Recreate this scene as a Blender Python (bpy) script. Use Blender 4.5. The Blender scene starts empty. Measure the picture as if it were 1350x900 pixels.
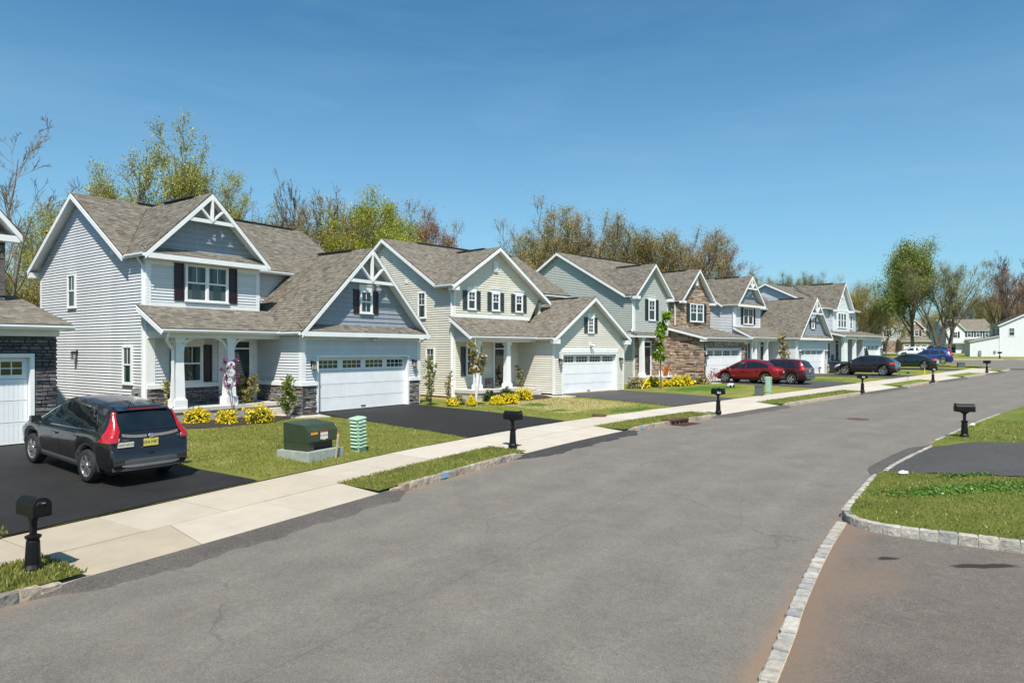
import bpy, bmesh, math, random
import numpy as np
from mathutils import Vector, Matrix, Euler
from math import sin, cos, pi, radians, hypot, atan2, sqrt

SC = bpy.context.scene
COL = SC.collection
rnd = random.Random(7)

# ---------------------------------------------------------------- camera, sky, sun, exposure
CAMZ = 3.2
cam_data = bpy.data.cameras.new('camera')
cam_data.sensor_width = 36.0
cam_data.lens = 24.0
cam_data.shift_y = 11 / 1350
cam_data.clip_start = 0.1
cam_data.clip_end = 4000
cam = bpy.data.objects.new('camera', cam_data)
cam.location = (0, 0, CAMZ)
cam.rotation_euler = (radians(90), 0, 0)
COL.objects.link(cam)
SC.camera = cam

SUN_ELEV, SUN_AZ = 56.0, 177.0          # azimuth clockwise from +Y: the sun stands behind the camera
world = bpy.data.worlds.new('World')
SC.world = world
world.use_nodes = True
wn = world.node_tree
sky = wn.nodes.new('ShaderNodeTexSky')
sky.sky_type = 'NISHITA'
sky.sun_disc = False
sky.sun_elevation = radians(SUN_ELEV)
sky.sun_rotation = radians(SUN_AZ)
sky.altitude = 300
sky.air_density = 1.0
sky.dust_density = 1.0
sky.ozone_density = 4.0
bg = wn.nodes['Background']
bg.inputs[1].default_value = 0.107
tint = wn.nodes.new('ShaderNodeMix'); tint.data_type = 'RGBA'; tint.blend_type = 'MULTIPLY'
tint.inputs[0].default_value = 1.0
tint.inputs[7].default_value = (.54, .965, 1.0, 1)          # clear spring air: a cleaner blue than the model's
wn.links.new(sky.outputs[0], tint.inputs[6])
# thin spring haze: paler towards the horizon, with faint streaks of high cloud
wtc = wn.nodes.new('ShaderNodeTexCoord'); wsep = wn.nodes.new('ShaderNodeSeparateXYZ'); wn.links.new(wtc.outputs['Generated'], wsep.inputs[0])
wr = wn.nodes.new('ShaderNodeValToRGB'); wn.links.new(wsep.outputs[2], wr.inputs[0])
wr.color_ramp.elements[0].position = 0.0; wr.color_ramp.elements[0].color = (.5, .5, .5, 1)
wr.color_ramp.elements[1].position = .42; wr.color_ramp.elements[1].color = (0, 0, 0, 1)
wmap = wn.nodes.new('ShaderNodeMapping'); wmap.inputs['Scale'].default_value = (1.2, 1.6, 7.0); wmap.inputs['Rotation'].default_value = (.12, .18, .3)
wn.links.new(wtc.outputs['Generated'], wmap.inputs[0])
wno = wn.nodes.new('ShaderNodeTexNoise'); wno.inputs['Scale'].default_value = 2.1; wno.inputs['Detail'].default_value = 7; wno.inputs['Roughness'].default_value = .6; wno.inputs['Distortion'].default_value = .5
wn.links.new(wmap.outputs[0], wno.inputs['Vector'])
wr2 = wn.nodes.new('ShaderNodeValToRGB'); wn.links.new(wno.outputs['Fac'], wr2.inputs[0])
wr2.color_ramp.elements[0].position = .46; wr2.color_ramp.elements[0].color = (0, 0, 0, 1)
wr2.color_ramp.elements[1].position = .85; wr2.color_ramp.elements[1].color = (.16, .16, .16, 1)
wadd = wn.nodes.new('ShaderNodeMath'); wadd.operation = 'ADD'; wadd.use_clamp = True
wn.links.new(wr.outputs[0], wadd.inputs[0]); wn.links.new(wr2.outputs[0], wadd.inputs[1])
wmix = wn.nodes.new('ShaderNodeMix'); wmix.data_type = 'RGBA'
wn.links.new(wadd.outputs[0], wmix.inputs[0]); wn.links.new(tint.outputs[2], wmix.inputs[6]); wmix.inputs[7].default_value = (3.1, 4.5, 5.7, 1)
wn.links.new(wmix.outputs[2], bg.inputs[0])

sun_data = bpy.data.lights.new('sun', 'SUN')
sun_data.energy = 5.0
sun_data.angle = radians(0.53)
sun_data.color = (1.0, 0.93, 0.83)
sun = bpy.data.objects.new('sun', sun_data)
d = Vector((-sin(radians(SUN_AZ)) * cos(radians(SUN_ELEV)), -cos(radians(SUN_AZ)) * cos(radians(SUN_ELEV)), -sin(radians(SUN_ELEV))))
sun.rotation_euler = d.to_track_quat('-Z', 'Y').to_euler()
sun.location = (0, -20, 60)
COL.objects.link(sun)

SC.view_settings.view_transform = 'Standard'
SC.view_settings.look = 'None'
SC.view_settings.exposure = 0.42
SC.view_settings.gamma = 1.0
SC.view_settings.use_curve_mapping = False
SC.cycles.max_bounces = 5
SC.cycles.diffuse_bounces = 2
SC.cycles.glossy_bounces = 3
SC.cycles.transparent_max_bounces = 8
SC.cycles.transmission_bounces = 3
SC.cycles.use_denoising = True
# ---------------------------------------------------------------- street geometry
GY = [-60, 0, 10, 20, 30, 40, 50, 65, 100, 145, 300, 900, 4000]
GD = [3.40, 3.38, 3.30, 2.99, 2.82, 2.62, 2.38, 2.06, 1.5, 1.05, .5, .3, .3]
_gy = np.linspace(-60, 400, 2301)
_g0 = np.interp(_gy, GY, GD)
_k = np.hanning(41); _k /= _k.sum()
_gs = np.convolve(np.pad(_g0, 20, mode='edge'), _k, mode='valid')

def gz(y):
    return CAMZ - np.interp(y, _gy, _gs)

def catmull(pts, n=40):
    P = np.array(pts, float)
    P = np.vstack([2 * P[0] - P[1], P, 2 * P[-1] - P[-2]])
    out = []
    for i in range(1, len(P) - 2):
        p0, p1, p2, p3 = P[i - 1], P[i], P[i + 1], P[i + 2]
        t = np.linspace(0, 1, n, endpoint=False)[:, None]
        out.append(.5 * (2 * p1 + (p2 - p0) * t + (2 * p0 - 5 * p1 + 4 * p2 - p3) * t ** 2 + (3 * p1 - p0 - 3 * p2 + p3) * t ** 3))
    out.append(P[-2][None])
    return np.vstack(out)

class Line2:
    """a smooth plan curve with arc length s and left offset t"""
    def __init__(self, pts, smooth=True):
        P = catmull(pts) if smooth else np.array(pts, float)
        d = np.hypot(*np.diff(P, axis=0).T)
        S = np.concatenate([[0], np.cumsum(d)])
        self.L = S[-1]
        self.s = np.arange(0, self.L, .2)
        self.p = np.stack([np.interp(self.s, S, P[:, 0]), np.interp(self.s, S, P[:, 1])], 1)
        T = np.gradient(self.p, axis=0)
        if smooth:
            for _ in range(6):
                T[1:-1] = (T[:-2] + 2 * T[1:-1] + T[2:]) / 4
        T /= np.linalg.norm(T, axis=1)[:, None]
        self.T = T
    def at(self, s, t=0):
        x = np.interp(s, self.s, self.p[:, 0]); y = np.interp(s, self.s, self.p[:, 1])
        tx = np.interp(s, self.s, self.T[:, 0]); ty = np.interp(s, self.s, self.T[:, 1])
        n = np.hypot(tx, ty)
        return x - ty / n * t, y + tx / n * t
    def head(self, s):
        return atan2(np.interp(s, self.s, self.T[:, 1]), np.interp(s, self.s, self.T[:, 0]))
    def inv(self, x, y):
        i = int(np.argmin((self.p[:, 0] - x) ** 2 + (self.p[:, 1] - y) ** 2))
        dx, dy = x - self.p[i, 0], y - self.p[i, 1]
        return self.s[i] + dx * self.T[i, 0] + dy * self.T[i, 1], -dx * self.T[i, 1] + dy * self.T[i, 0]

KL = Line2([(-17.2, -8.1), (-11.8, .4), (-6.5, 8.8), (-2.98, 14.3), (.5, 19.4), (4.5, 24.5), (9.1, 29.1), (13.6, 33.5), (20.5, 40.0),
            (30.3, 49.2), (37.9, 56.3), (46.6, 64.6), (51.5, 70.3), (55.5, 77), (58.2, 84), (57, 89), (52, 92), (40, 95), (20, 98)])
KR = Line2([(-3.5, -3.2), (2.46, 6.82), (3.56, 8.75), (4.86, 10.9), (6.12, 12.8), (7.75, 15.1), (9.4, 17.3), (11.5, 19.6), (13.8, 21.95), (18.1, 26.4), (24.3, 32.4),
            (34, 41.6), (45, 52), (56, 62.3), (62, 68), (72, 74), (100, 80)])

# houses: name, P (left bottom corner of the garage door trim), slab height, front direction (degrees from +X)
HS = {0: ((-13.45, 17.36), .70, 54.6), 1: ((-7.55, 26.3), .77, 54.6), 2: ((2.66, 36.55), .80, 46.3), 3: ((13.73, 48.2), .93, 44.5),
      4: ((24.2, 57.3), 1.09, 44.5), 5: ((34.2, 67.2), 1.4, 44.5)}
_hs = []
for P, z, a in HS.values():
    _st = KL.inv(*(np.array(P) + 2.5 * np.array([cos(radians(a)), sin(radians(a))])))
    _hs.append((_st[0], z, _st[1]))
_hs.sort()
LOT_S = [h[0] for h in _hs]; LOT_Z = [h[1] - .04 for h in _hs]; LOT_T = [h[2] for h in _hs]

def sstep(x):
    x = np.clip(x, 0, 1)
    return x * x * (3 - 2 * x)

def yard_w(s, t):
    tf = np.interp(s, LOT_S, LOT_T)
    x = np.clip((t - 2.7) / (tf - 2.7), 0, 1)
    return float(x * (1 + .25 * (1 - x)))

def yard_z(x, y):
    """ground of the left-hand front yards"""
    s, t = KL.inv(x, y)
    w = yard_w(s, t)
    return (1 - w) * (float(gz(y)) + .15) + w * float(np.interp(s, LOT_S, LOT_Z))

def yard_st(s, t):
    x, y = KL.at(s, t)
    w = yard_w(s, t)
    return x, y, (1 - w) * (float(gz(y)) + .15) + w * float(np.interp(s, LOT_S, LOT_Z))
# ---------------------------------------------------------------- mesh and object helpers
class MB:
    def __init__(s):
        s.v = []; s.f = []
    def poly(s, pts):
        n = len(s.v); s.v += [tuple(p) for p in pts]; s.f.append(tuple(range(n, n + len(pts))))
    def box(s, x0, x1, y0, y1, z0, z1):
        n = len(s.v)
        s.v += [(x0, y0, z0), (x1, y0, z0), (x1, y1, z0), (x0, y1, z0), (x0, y0, z1), (x1, y0, z1), (x1, y1, z1), (x0, y1, z1)]
        s.f += [tuple(n + i for i in q) for q in ((3, 2, 1, 0), (4, 5, 6, 7), (0, 1, 5, 4), (1, 2, 6, 5), (2, 3, 7, 6), (3, 0, 4, 7))]
    def hexa(s, p):     # bottom 4, top 4
        n = len(s.v); s.v += [tuple(q) for q in p]
        s.f += [tuple(n + i for i in q) for q in ((3, 2, 1, 0), (4, 5, 6, 7), (0, 1, 5, 4), (1, 2, 6, 5), (2, 3, 7, 6), (3, 0, 4, 7))]
    def prism(s, pts, vec):
        n = len(s.v); k = len(pts)
        s.v += [tuple(p) for p in pts] + [tuple(np.array(p) + np.array(vec)) for p in pts]
        s.f.append(tuple(range(n, n + k))); s.f.append(tuple(range(n + 2 * k - 1, n + k - 1, -1)))
        for i in range(k):
            j = (i + 1) % k
            s.f.append((n + i, n + k + i, n + k + j, n + j))
    def ring(s, rings, close=True, cap=True):
        n = len(s.v); m = len(rings[0])
        for r in rings: s.v += [tuple(p) for p in r]
        for a in range(len(rings) - 1):
            for i in range(m if close else m - 1):
                j = (i + 1) % m
                s.f.append((n + a * m + i, n + a * m + j, n + (a + 1) * m + j, n + (a + 1) * m + i))
        if cap:
            s.f.append(tuple(range(n + m - 1, n - 1, -1))); b = n + (len(rings) - 1) * m
            s.f.append(tuple(range(b, b + m)))
    def tube(s, path, r, n=8):
        P = [Vector(p) for p in path]; rings = []
        rr = r if isinstance(r, (list, tuple)) else [r] * len(P)
        up = Vector((0, 0, 1))
        for i, p in enumerate(P):
            t = (P[min(i + 1, len(P) - 1)] - P[max(i - 1, 0)]).normalized()
            a = t.cross(up)
            if a.length < 1e-3: a = t.cross(Vector((1, 0, 0)))
            a.normalize(); b = t.cross(a)
            rings.append([p + rr[i] * (cos(2 * pi * k / n) * a + sin(2 * pi * k / n) * b) for k in range(n)])
        s.ring(rings)
    def lathe(s, prof, n=16, c=(0, 0, 0), sx=1, sy=1):
        s.ring([[(c[0] + sx * r * cos(2 * pi * k / n), c[1] + sy * r * sin(2 * pi * k / n), c[2] + z) for k in range(n)] for r, z in prof])
    def beam(s, a, b, w, h, up=(0, 0, 1)):
        a = Vector(a); b = Vector(b); t = (b - a).normalized(); u = Vector(up)
        x = t.cross(u).normalized() * w / 2; y = x.cross(t).normalized() * h / 2
        s.hexa([a - x - y, a + x - y, a + x + y, a - x + y, b - x - y, b + x - y, b + x + y, b - x + y])

def mesh_of(name, mb, m=None, smooth=False):
    me = bpy.data.meshes.new(name)
    me.from_pydata(mb.v, [], mb.f)
    if m: me.materials.append(m)
    if smooth: me.polygons.foreach_set('use_smooth', [True] * len(me.polygons))
    return me

def link(name, data, parent=None):
    o = bpy.data.objects.new(name, data)
    COL.objects.link(o)
    if parent is not None: o.parent = parent
    return o

def ob(name, mb, m, parent=None, smooth=False, kind=None):
    o = link(name, mesh_of(name, mb, m, smooth), parent)
    if kind: o['kind'] = kind
    return o

def npmesh(name, V, F, m, parent=None, kind=None, smooth=False, k=4):
    """V (n,3), F (m,k) arrays"""
    me = bpy.data.meshes.new(name)
    V = np.asarray(V, np.float32); F = np.asarray(F, np.int32)
    me.vertices.add(len(V)); me.vertices.foreach_set('co', V.ravel())
    me.loops.add(F.size); me.loops.foreach_set('vertex_index', F.ravel())
    me.polygons.add(len(F)); me.polygons.foreach_set('loop_start', np.arange(0, F.size, k, dtype=np.int32))
    me.polygons.foreach_set('loop_total', np.full(len(F), k, np.int32))
    if smooth: me.polygons.foreach_set('use_smooth', np.ones(len(F), bool))
    me.update(calc_edges=True)
    if m: me.materials.append(m)
    o = link(name, me, parent)
    if kind: o['kind'] = kind
    return o

def thing(name, label, cat, loc=(0, 0, 0), rz=0, group=None):
    o = link(name, None)
    o.location = loc; o.rotation_euler = (0, 0, rz)
    o['label'] = label; o['category'] = cat
    if group: o['group'] = group
    return o

def tag(o, label, cat, group=None):
    o['label'] = label; o['category'] = cat
    if group: o['group'] = group
    return o

def struct(o, label=None):
    o['kind'] = 'structure'
    if label: o['label'] = label
    return o

def dup(root, loc, rz=0, scale=None, label=None):
    r = root.copy(); COL.objects.link(r); r.location = loc; r.rotation_euler = (0, 0, rz)
    if scale is not None: r.scale = scale if isinstance(scale, tuple) else (scale,) * 3
    if label: r['label'] = label
    for ch in root.children:
        c = ch.copy(); COL.objects.link(c); c.parent = r
        for g in ch.children:
            d = g.copy(); COL.objects.link(d); d.parent = c
    return r

# ---------------------------------------------------------------- materials
def nodes_of(name):
    m = bpy.data.materials.new(name); m.use_nodes = True
    nt = m.node_tree
    return m, nt, nt.nodes['Principled BSDF']

def nnoise(nt, scale, detail=4, rough=.55, vec=None, dist=0):
    n = nt.nodes.new('ShaderNodeTexNoise')
    n.inputs['Scale'].default_value = scale; n.inputs['Detail'].default_value = detail
    n.inputs['Roughness'].default_value = rough; n.inputs['Distortion'].default_value = dist
    if vec is None:
        tc = nt.nodes.new('ShaderNodeTexCoord'); vec = tc.outputs['Object']
    nt.links.new(vec, n.inputs['Vector'])
    return n.outputs['Fac']

def nramp(nt, fac, stops):
    r = nt.nodes.new('ShaderNodeValToRGB')
    el = r.color_ramp.elements
    while len(el) < len(stops): el.new(.5)
    for e, (p, c) in zip(el, stops):
        e.position = p
        e.color = (c, c, c, 1) if isinstance(c, (int, float)) else (*c, 1)
    nt.links.new(fac, r.inputs[0])
    return r.outputs[0]

def nmix(nt, fac, a, b, mode='MIX'):
    x = nt.nodes.new('ShaderNodeMix'); x.data_type = 'RGBA'; x.blend_type = mode
    for sock, val in ((x.inputs[0], fac), (x.inputs[6], a), (x.inputs[7], b)):
        if hasattr(val, 'is_linked'): nt.links.new(val, sock)
        elif isinstance(val, (int, float)): sock.default_value = val if sock == x.inputs[0] else (val, val, val, 1)
        else: sock.default_value = (*val, 1)
    return x.outputs[2]

def nmath(nt, op, a, b=0.0, clamp=False):
    x = nt.nodes.new('ShaderNodeMath'); x.operation = op; x.use_clamp = clamp
    for i, val in enumerate((a, b)):
        if hasattr(val, 'is_linked'): nt.links.new(val, x.inputs[i])
        else: x.inputs[i].default_value = val
    return x.outputs[0]

def nbump(nt, h, strength, dist, bsdf):
    b = nt.nodes.new('ShaderNodeBump'); b.inputs['Strength'].default_value = strength; b.inputs['Distance'].default_value = dist
    nt.links.new(h, b.inputs['Height']); nt.links.new(b.outputs[0], bsdf.inputs['Normal'])

def nattr(nt, name):
    a = nt.nodes.new('ShaderNodeAttribute'); a.attribute_name = name
    return a.outputs['Fac']

def nisland(nt):
    return nt.nodes.new('ShaderNodeNewGeometry').outputs['Random Per Island']

def nobjrand(nt):
    return nt.nodes.new('ShaderNodeObjectInfo').outputs['Random']

def plain(name, c, rough=.6, var=.12, scale=6, metal=0, bump=0, bscale=40, coat=0, spec=.5, rnd_obj=0):
    """a coloured surface with a little wear and unevenness"""
    m, nt, b = nodes_of(name)
    f = nnoise(nt, scale, 5)
    lo = tuple(x * (1 - var) for x in c); hi = tuple(min(1, x * (1 + var)) for x in c)
    col = nramp(nt, f, [(.3, lo), (.7, hi)])
    if rnd_obj:
        k = nramp(nt, nobjrand(nt), [(0, 1 - rnd_obj), (1, 1 + rnd_obj * .6)])
        col = nmix(nt, 1.0, col, k, 'MULTIPLY')
    nt.links.new(col, b.inputs['Base Color'])
    r2 = nramp(nt, nnoise(nt, scale * 2.3, 3), [(.3, max(.02, rough - .08)), (.7, min(1, rough + .08))])
    nt.links.new(r2, b.inputs['Roughness'])
    b.inputs['Metallic'].default_value = metal
    b.inputs['Specular IOR Level'].default_value = spec
    if coat:
        b.inputs['Coat Weight'].default_value = coat; b.inputs['Coat Roughness'].default_value = .03
    if bump: nbump(nt, nnoise(nt, bscale, 6), bump, .02, b)
    return m

def island_mat(name, cols, rough=.9, bump=0, bscale=30, noise=.2, nscale=9, obj=False, spec=.3):
    """each loose piece (shingle, stone, slab) its own tone"""
    m, nt, b = nodes_of(name)
    r = nobjrand(nt) if obj else nisland(nt)
    ramp = nt.nodes.new('ShaderNodeValToRGB'); el = ramp.color_ramp.elements
    ramp.color_ramp.interpolation = 'LINEAR'
    while len(el) < len(cols): el.new(.5)
    for i, (e, c) in enumerate(zip(el, cols)):
        e.position = i / max(1, len(cols) - 1); e.color = (*c, 1)
    nt.links.new(r, ramp.inputs[0])
    k = nramp(nt, nnoise(nt, nscale, 6, .65), [(.25, 1 - noise), (.75, 1 + noise)])
    nt.links.new(nmix(nt, 1.0, ramp.outputs[0], k, 'MULTIPLY'), b.inputs['Base Color'])
    b.inputs['Roughness'].default_value = rough
    b.inputs['Specular IOR Level'].default_value = spec
    if bump: nbump(nt, nnoise(nt, bscale, 6, .65), bump, .03, b)
    return m

def leaf_mat(name, c1, c2, c3=None, trans=.35):
    m = bpy.data.materials.new(name); m.use_nodes = True
    nt = m.node_tree; nt.nodes.clear()
    out = nt.nodes.new('ShaderNodeOutputMaterial')
    stops = [(0, c1), (1, c2)] if c3 is None else [(0, c1), (.5, c2), (1, c3)]
    col = nramp(nt, nisland(nt), stops)
    big = nramp(nt, nnoise(nt, .7, 3), [(.3, .72), (.7, 1.2)])
    col = nmix(nt, 1.0, col, big, 'MULTIPLY')
    di = nt.nodes.new('ShaderNodeBsdfDiffuse'); tr = nt.nodes.new('ShaderNodeBsdfTranslucent')
    gl = nt.nodes.new('ShaderNodeBsdfGlossy'); gl.inputs['Roughness'].default_value = .45
    gl.inputs['Color'].default_value = (.8, .8, .8, 1)
    nt.links.new(col, di.inputs[0]); nt.links.new(col, tr.inputs[0])
    mx = nt.nodes.new('ShaderNodeMixShader'); mx.inputs[0].default_value = trans
    nt.links.new(di.outputs[0], mx.inputs[1]); nt.links.new(tr.outputs[0], mx.inputs[2])
    m2 = nt.nodes.new('ShaderNodeMixShader'); m2.inputs[0].default_value = .04
    nt.links.new(mx.outputs[0], m2.inputs[1]); nt.links.new(gl.outputs[0], m2.inputs[2])
    nt.links.new(m2.outputs[0], out.inputs[0])
    return m

def glass_mat(name, c=(.012, .018, .018), rough=.03, alpha=.0):
    m, nt, b = nodes_of(name)
    f = nnoise(nt, 1.3, 3)
    nt.links.new(nramp(nt, f, [(.35, tuple(x * .5 for x in c)), (.65, tuple(x * 1.6 for x in c))]), b.inputs['Base Color'])
    b.inputs['Roughness'].default_value = rough
    b.inputs['IOR'].default_value = 1.6
    b.inputs['Specular IOR Level'].default_value = .8
    nbump(nt, nnoise(nt, .9, 2), .03, .05, b)
    return m

M = {}
def mats():
    M['white'] = plain('white_trim_paint', (.77, .78, .79), .42, .05, 3)
    M['door_white'] = plain('white_garage_door_paint', (.76, .78, .80), .42, .05, 2)
    M['siding_gray'] = plain('pale_gray_vinyl', (.62, .635, .66), .5, .075, 1.1, rnd_obj=.05)
    M['siding_beige'] = plain('cream_vinyl', (.70, .665, .575), .5, .075, 1.1, rnd_obj=.05)
    M['siding_green'] = plain('gray_green_vinyl', (.455, .475, .445), .5, .05, 3)
    M['siding_white'] = plain('white_vinyl', (.70, .715, .73), .5, .05, 3)
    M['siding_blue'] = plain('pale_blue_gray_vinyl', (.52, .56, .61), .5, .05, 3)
    M['siding_dark'] = plain('dark_slate_vinyl', (.10, .115, .13), .5, .06, 3)
    M['shake'] = plain('blue_gray_shake', (.27, .30, .35), .6, .08, 5, rnd_obj=.05)
    M['shingle'] = island_mat('weathered_shingles', [(.115, .1, .082), (.2, .178, .148), (.155, .137, .112), (.245, .218, .182), (.18, .16, .132)], .95, .5, 60, .22, 14)
    M['deck'] = plain('shingle_edge', (.045, .038, .033), .9, .2)
    M['shutter_plum'] = plain('plum_shutter_paint', (.022, .008, .012), .38, .15)
    M['shutter_green'] = plain('dark_green_gray_shutter_paint', (.035, .047, .045), .45, .15)
    M['shutter_black'] = plain('black_shutter_paint', (.012, .015, .019), .4, .15)
    M['glass'] = glass_mat('window_glass')
    M['glass_green'] = glass_mat('painted_green_reflection_glass', (.01, .035, .022))  # the green reflection is put into the base colour of the pane
    M['curtain'] = plain('curtain_cloth', (.075, .1, .1), .8, .2)
    M['black'] = plain('black_metal', (.006, .006, .0065), .45, .3, 20)
    M['door_dark'] = plain('dark_front_door_paint', (.012, .013, .014), .3, .2)
    M['stone_gray'] = island_mat('gray_ledgestone', [(0.09, 0.093, 0.102), (0.195, 0.195, 0.21), (0.3, 0.277, 0.27), (0.24, 0.195, 0.165), (0.15, 0.158, 0.173), (0.36, 0.3, 0.255)], .85, .8, 18, .35, 7, obj=True)
    M['stone_dark'] = island_mat('dark_ledgestone', [(0.051, 0.054, 0.062), (0.109, 0.113, 0.128), (0.16, 0.152, 0.152), (0.123, 0.104, 0.096), (0.08, 0.084, 0.096)], .85, .8, 18, .35, 7, obj=True)
    M['stone_tan'] = island_mat('tan_fieldstone', [(.26, .16, .11), (.46, .34, .24), (.19, .12, .09), (.54, .43, .32), (.3, .26, .22), (.36, .23, .155), (.44, .36, .29), (.2, .165, .145)], .9, .8, 14, .35, 5)
    M['mortar'] = plain('dark_mortar', (.05, .045, .042), .95, .25, 20)
    M['concrete'] = plain('concrete', (.50, .475, .43), .85, .1, 2.2, bump=.15, bscale=60)
    M['foundation'] = plain('gray_foundation', (.34, .33, .31), .9, .2, 2, bump=.2)
    M['foundation_tan'] = plain('clay_stained_foundation', (.38, .27, .18), .9, .25, 1.5, bump=.2)
    M['mulch'] = plain('dark_mulch', (.035, .024, .018), .95, .55, 30, bump=1, bscale=60)
    M['trunk'] = plain('gray_brown_bark', (.105, .085, .068), .95, .35, 4, bump=.4, bscale=12)
    M['twig'] = plain('gray_twig_bark', (.19, .16, .135), .95, .3, 3)
    M['white_bark'] = plain('white_bark', (.55, .52, .48), .8, .25, 9)
mats()
# ---------------------------------------------------------------- ground, road, pavements
def dirtmix(nt, col, attr, tint, nscale=2.2, hard=(.35, .65), amount=1.0):
    n = nnoise(nt, nscale, 6, .65)
    f = nmath(nt, 'MULTIPLY', nattr(nt, attr), amount)
    f = nmath(nt, 'ADD', f, nmath(nt, 'MULTIPLY', nmath(nt, 'SUBTRACT', n, .5), .9))
    f = nramp(nt, f, [(hard[0], 0.0), (hard[1], 1.0)])
    f = nmath(nt, 'MULTIPLY', f, nmath(nt, 'GREATER_THAN', nattr(nt, attr), .02))
    return nmix(nt, f, col, tint)

def asphalt_mat(name, lo, hi, tint=None, stain=None, speck=.35, blot=.35, rough=.88, sealed=False, lanes=False, tan_c=(.24, .185, .14)):
    m, nt, b = nodes_of(name)
    col = nramp(nt, nnoise(nt, .8, 9, .72), [(.28, lo), (.72, hi)])
    if lanes:
        t = nattr(nt, 'tt')
        wob = nmath(nt, 'MULTIPLY', nmath(nt, 'SUBTRACT', nnoise(nt, .35, 4), .5), .5)
        tw = nmath(nt, 'ADD', t, wob)
        for c, w, k in ((-1.55, .38, .10), (-3.2, .38, .10), (-5.6, .38, .10), (-7.2, .38, .10)):
            dd = nmath(nt, 'ABSOLUTE', nmath(nt, 'SUBTRACT', tw, c))
            f = nramp(nt, dd, [(0, k), (w, 0.0)])
            col = nmix(nt, f, col, (.30, .275, .245))
        wob2 = nmath(nt, 'MULTIPLY', nmath(nt, 'SUBTRACT', nnoise(nt, 1.6, 5), .5), .05)
        dd = nmath(nt, 'ABSOLUTE', nmath(nt, 'ADD', nmath(nt, 'SUBTRACT', t, -4.38), wob2))
        col = nmix(nt, nramp(nt, dd, [(0.0, .32), (.022, 0.0)]), col, (.055, .05, .046))
    if not sealed:
        tan = nramp(nt, nnoise(nt, 1.5, 9, .78, dist=.9), [(.54, 0.0), (.72, blot)])
        col = nmix(nt, tan, col, tan_c)
        ck = nt.nodes.new('ShaderNodeTexVoronoi'); ck.feature = 'DISTANCE_TO_EDGE'; ck.inputs['Scale'].default_value = .23; ck.inputs['Randomness'].default_value = 1
        tcx = nt.nodes.new('ShaderNodeTexCoord'); wv = nt.nodes.new('ShaderNodeVectorMath'); wv.operation = 'ADD'
        nz = nt.nodes.new('ShaderNodeTexNoise'); nz.inputs['Scale'].default_value = .9; nz.inputs['Detail'].default_value = 6
        nt.links.new(tcx.outputs['Object'], nz.inputs['Vector']); nt.links.new(tcx.outputs['Object'], wv.inputs[0]); nt.links.new(nz.outputs['Color'], wv.inputs[1]); nt.links.new(wv.outputs[0], ck.inputs['Vector'])
        cf = nramp(nt, ck.outputs['Distance'], [(0.0, .42), (.006, 0.0)])
        cf = nmath(nt, 'MULTIPLY', cf, nramp(nt, nnoise(nt, .3, 2), [(.5, 0.0), (.6, 1.0)]))
        col = nmix(nt, cf, col, (.05, .045, .04))
    sp = nramp(nt, nnoise(nt, 40, 4, .85), [(.28, 1 - speck), (.5, 1.0), (.72, 1 + speck)])
    col = nmix(nt, 1.0, col, sp, 'MULTIPLY')
    sp2 = nramp(nt, nnoise(nt, 11, 5, .8), [(.3, 1 - speck * .35), (.7, 1 + speck * .35)])
    col = nmix(nt, 1.0, col, sp2, 'MULTIPLY')
    st = nramp(nt, nnoise(nt, 75, 2, .5), [(.63, 0.0), (.68, .55 if not sealed else .12)])
    col = nmix(nt, st, col, (.38, .35, .31))
    if tint: col = dirtmix(nt, col, 'dirt', tint, 3.0, (.25, .85))
    if stain: col = dirtmix(nt, col, 'stain', stain, 5, (.42, .75))
    if tint or stain:
        g = nramp(nt, nnoise(nt, 52, 4, .85), [(.3, .78), (.7, 1.22)])
        col = nmix(nt, 1.0, col, g, 'MULTIPLY')
    nt.links.new(col, b.inputs['Base Color'])
    b.inputs['Roughness'].default_value = rough
    b.inputs['Specular IOR Level'].default_value = .3
    nbump(nt, nnoise(nt, 60, 5, .8), .8, .014, b)
    return m

def grass_mat(name, lo, hi, dry=(.34, .28, .13), lush=(.075, .17, .022), dryk=.5, lushk=.4):
    m, nt, b = nodes_of(name)
    col = nramp(nt, nnoise(nt, 1.4, 7, .68), [(.32, lo), (.68, hi)])
    d = nramp(nt, nnoise(nt, .75, 7, .7, dist=.5), [(.5, 0.0), (.72, dryk)])
    col = nmix(nt, d, col, dry)
    l = nramp(nt, nnoise(nt, .42, 5, .6), [(.56, 0.0), (.72, lushk)])
    col = nmix(nt, l, col, lush)
    col = dirtmix(nt, col, 'dry', dry, 1.3, (.4, .75))
    col = dirtmix(nt, col, 'lush', lush, 2.2, (.42, .62))
    k = nramp(nt, nnoise(nt, 26, 7, .8), [(.22, .45), (.5, .95), (.78, 1.5)])
    col = nmix(nt, 1.0, col, k, 'MULTIPLY')
    nt.links.new(col, b.inputs['Base Color'])
    b.inputs['Roughness'].default_value = .9
    b.inputs['Specular IOR Level'].default_value = .15
    nbump(nt, nnoise(nt, 34, 6, .8), 1.0, .06, b)
    return m

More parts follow.
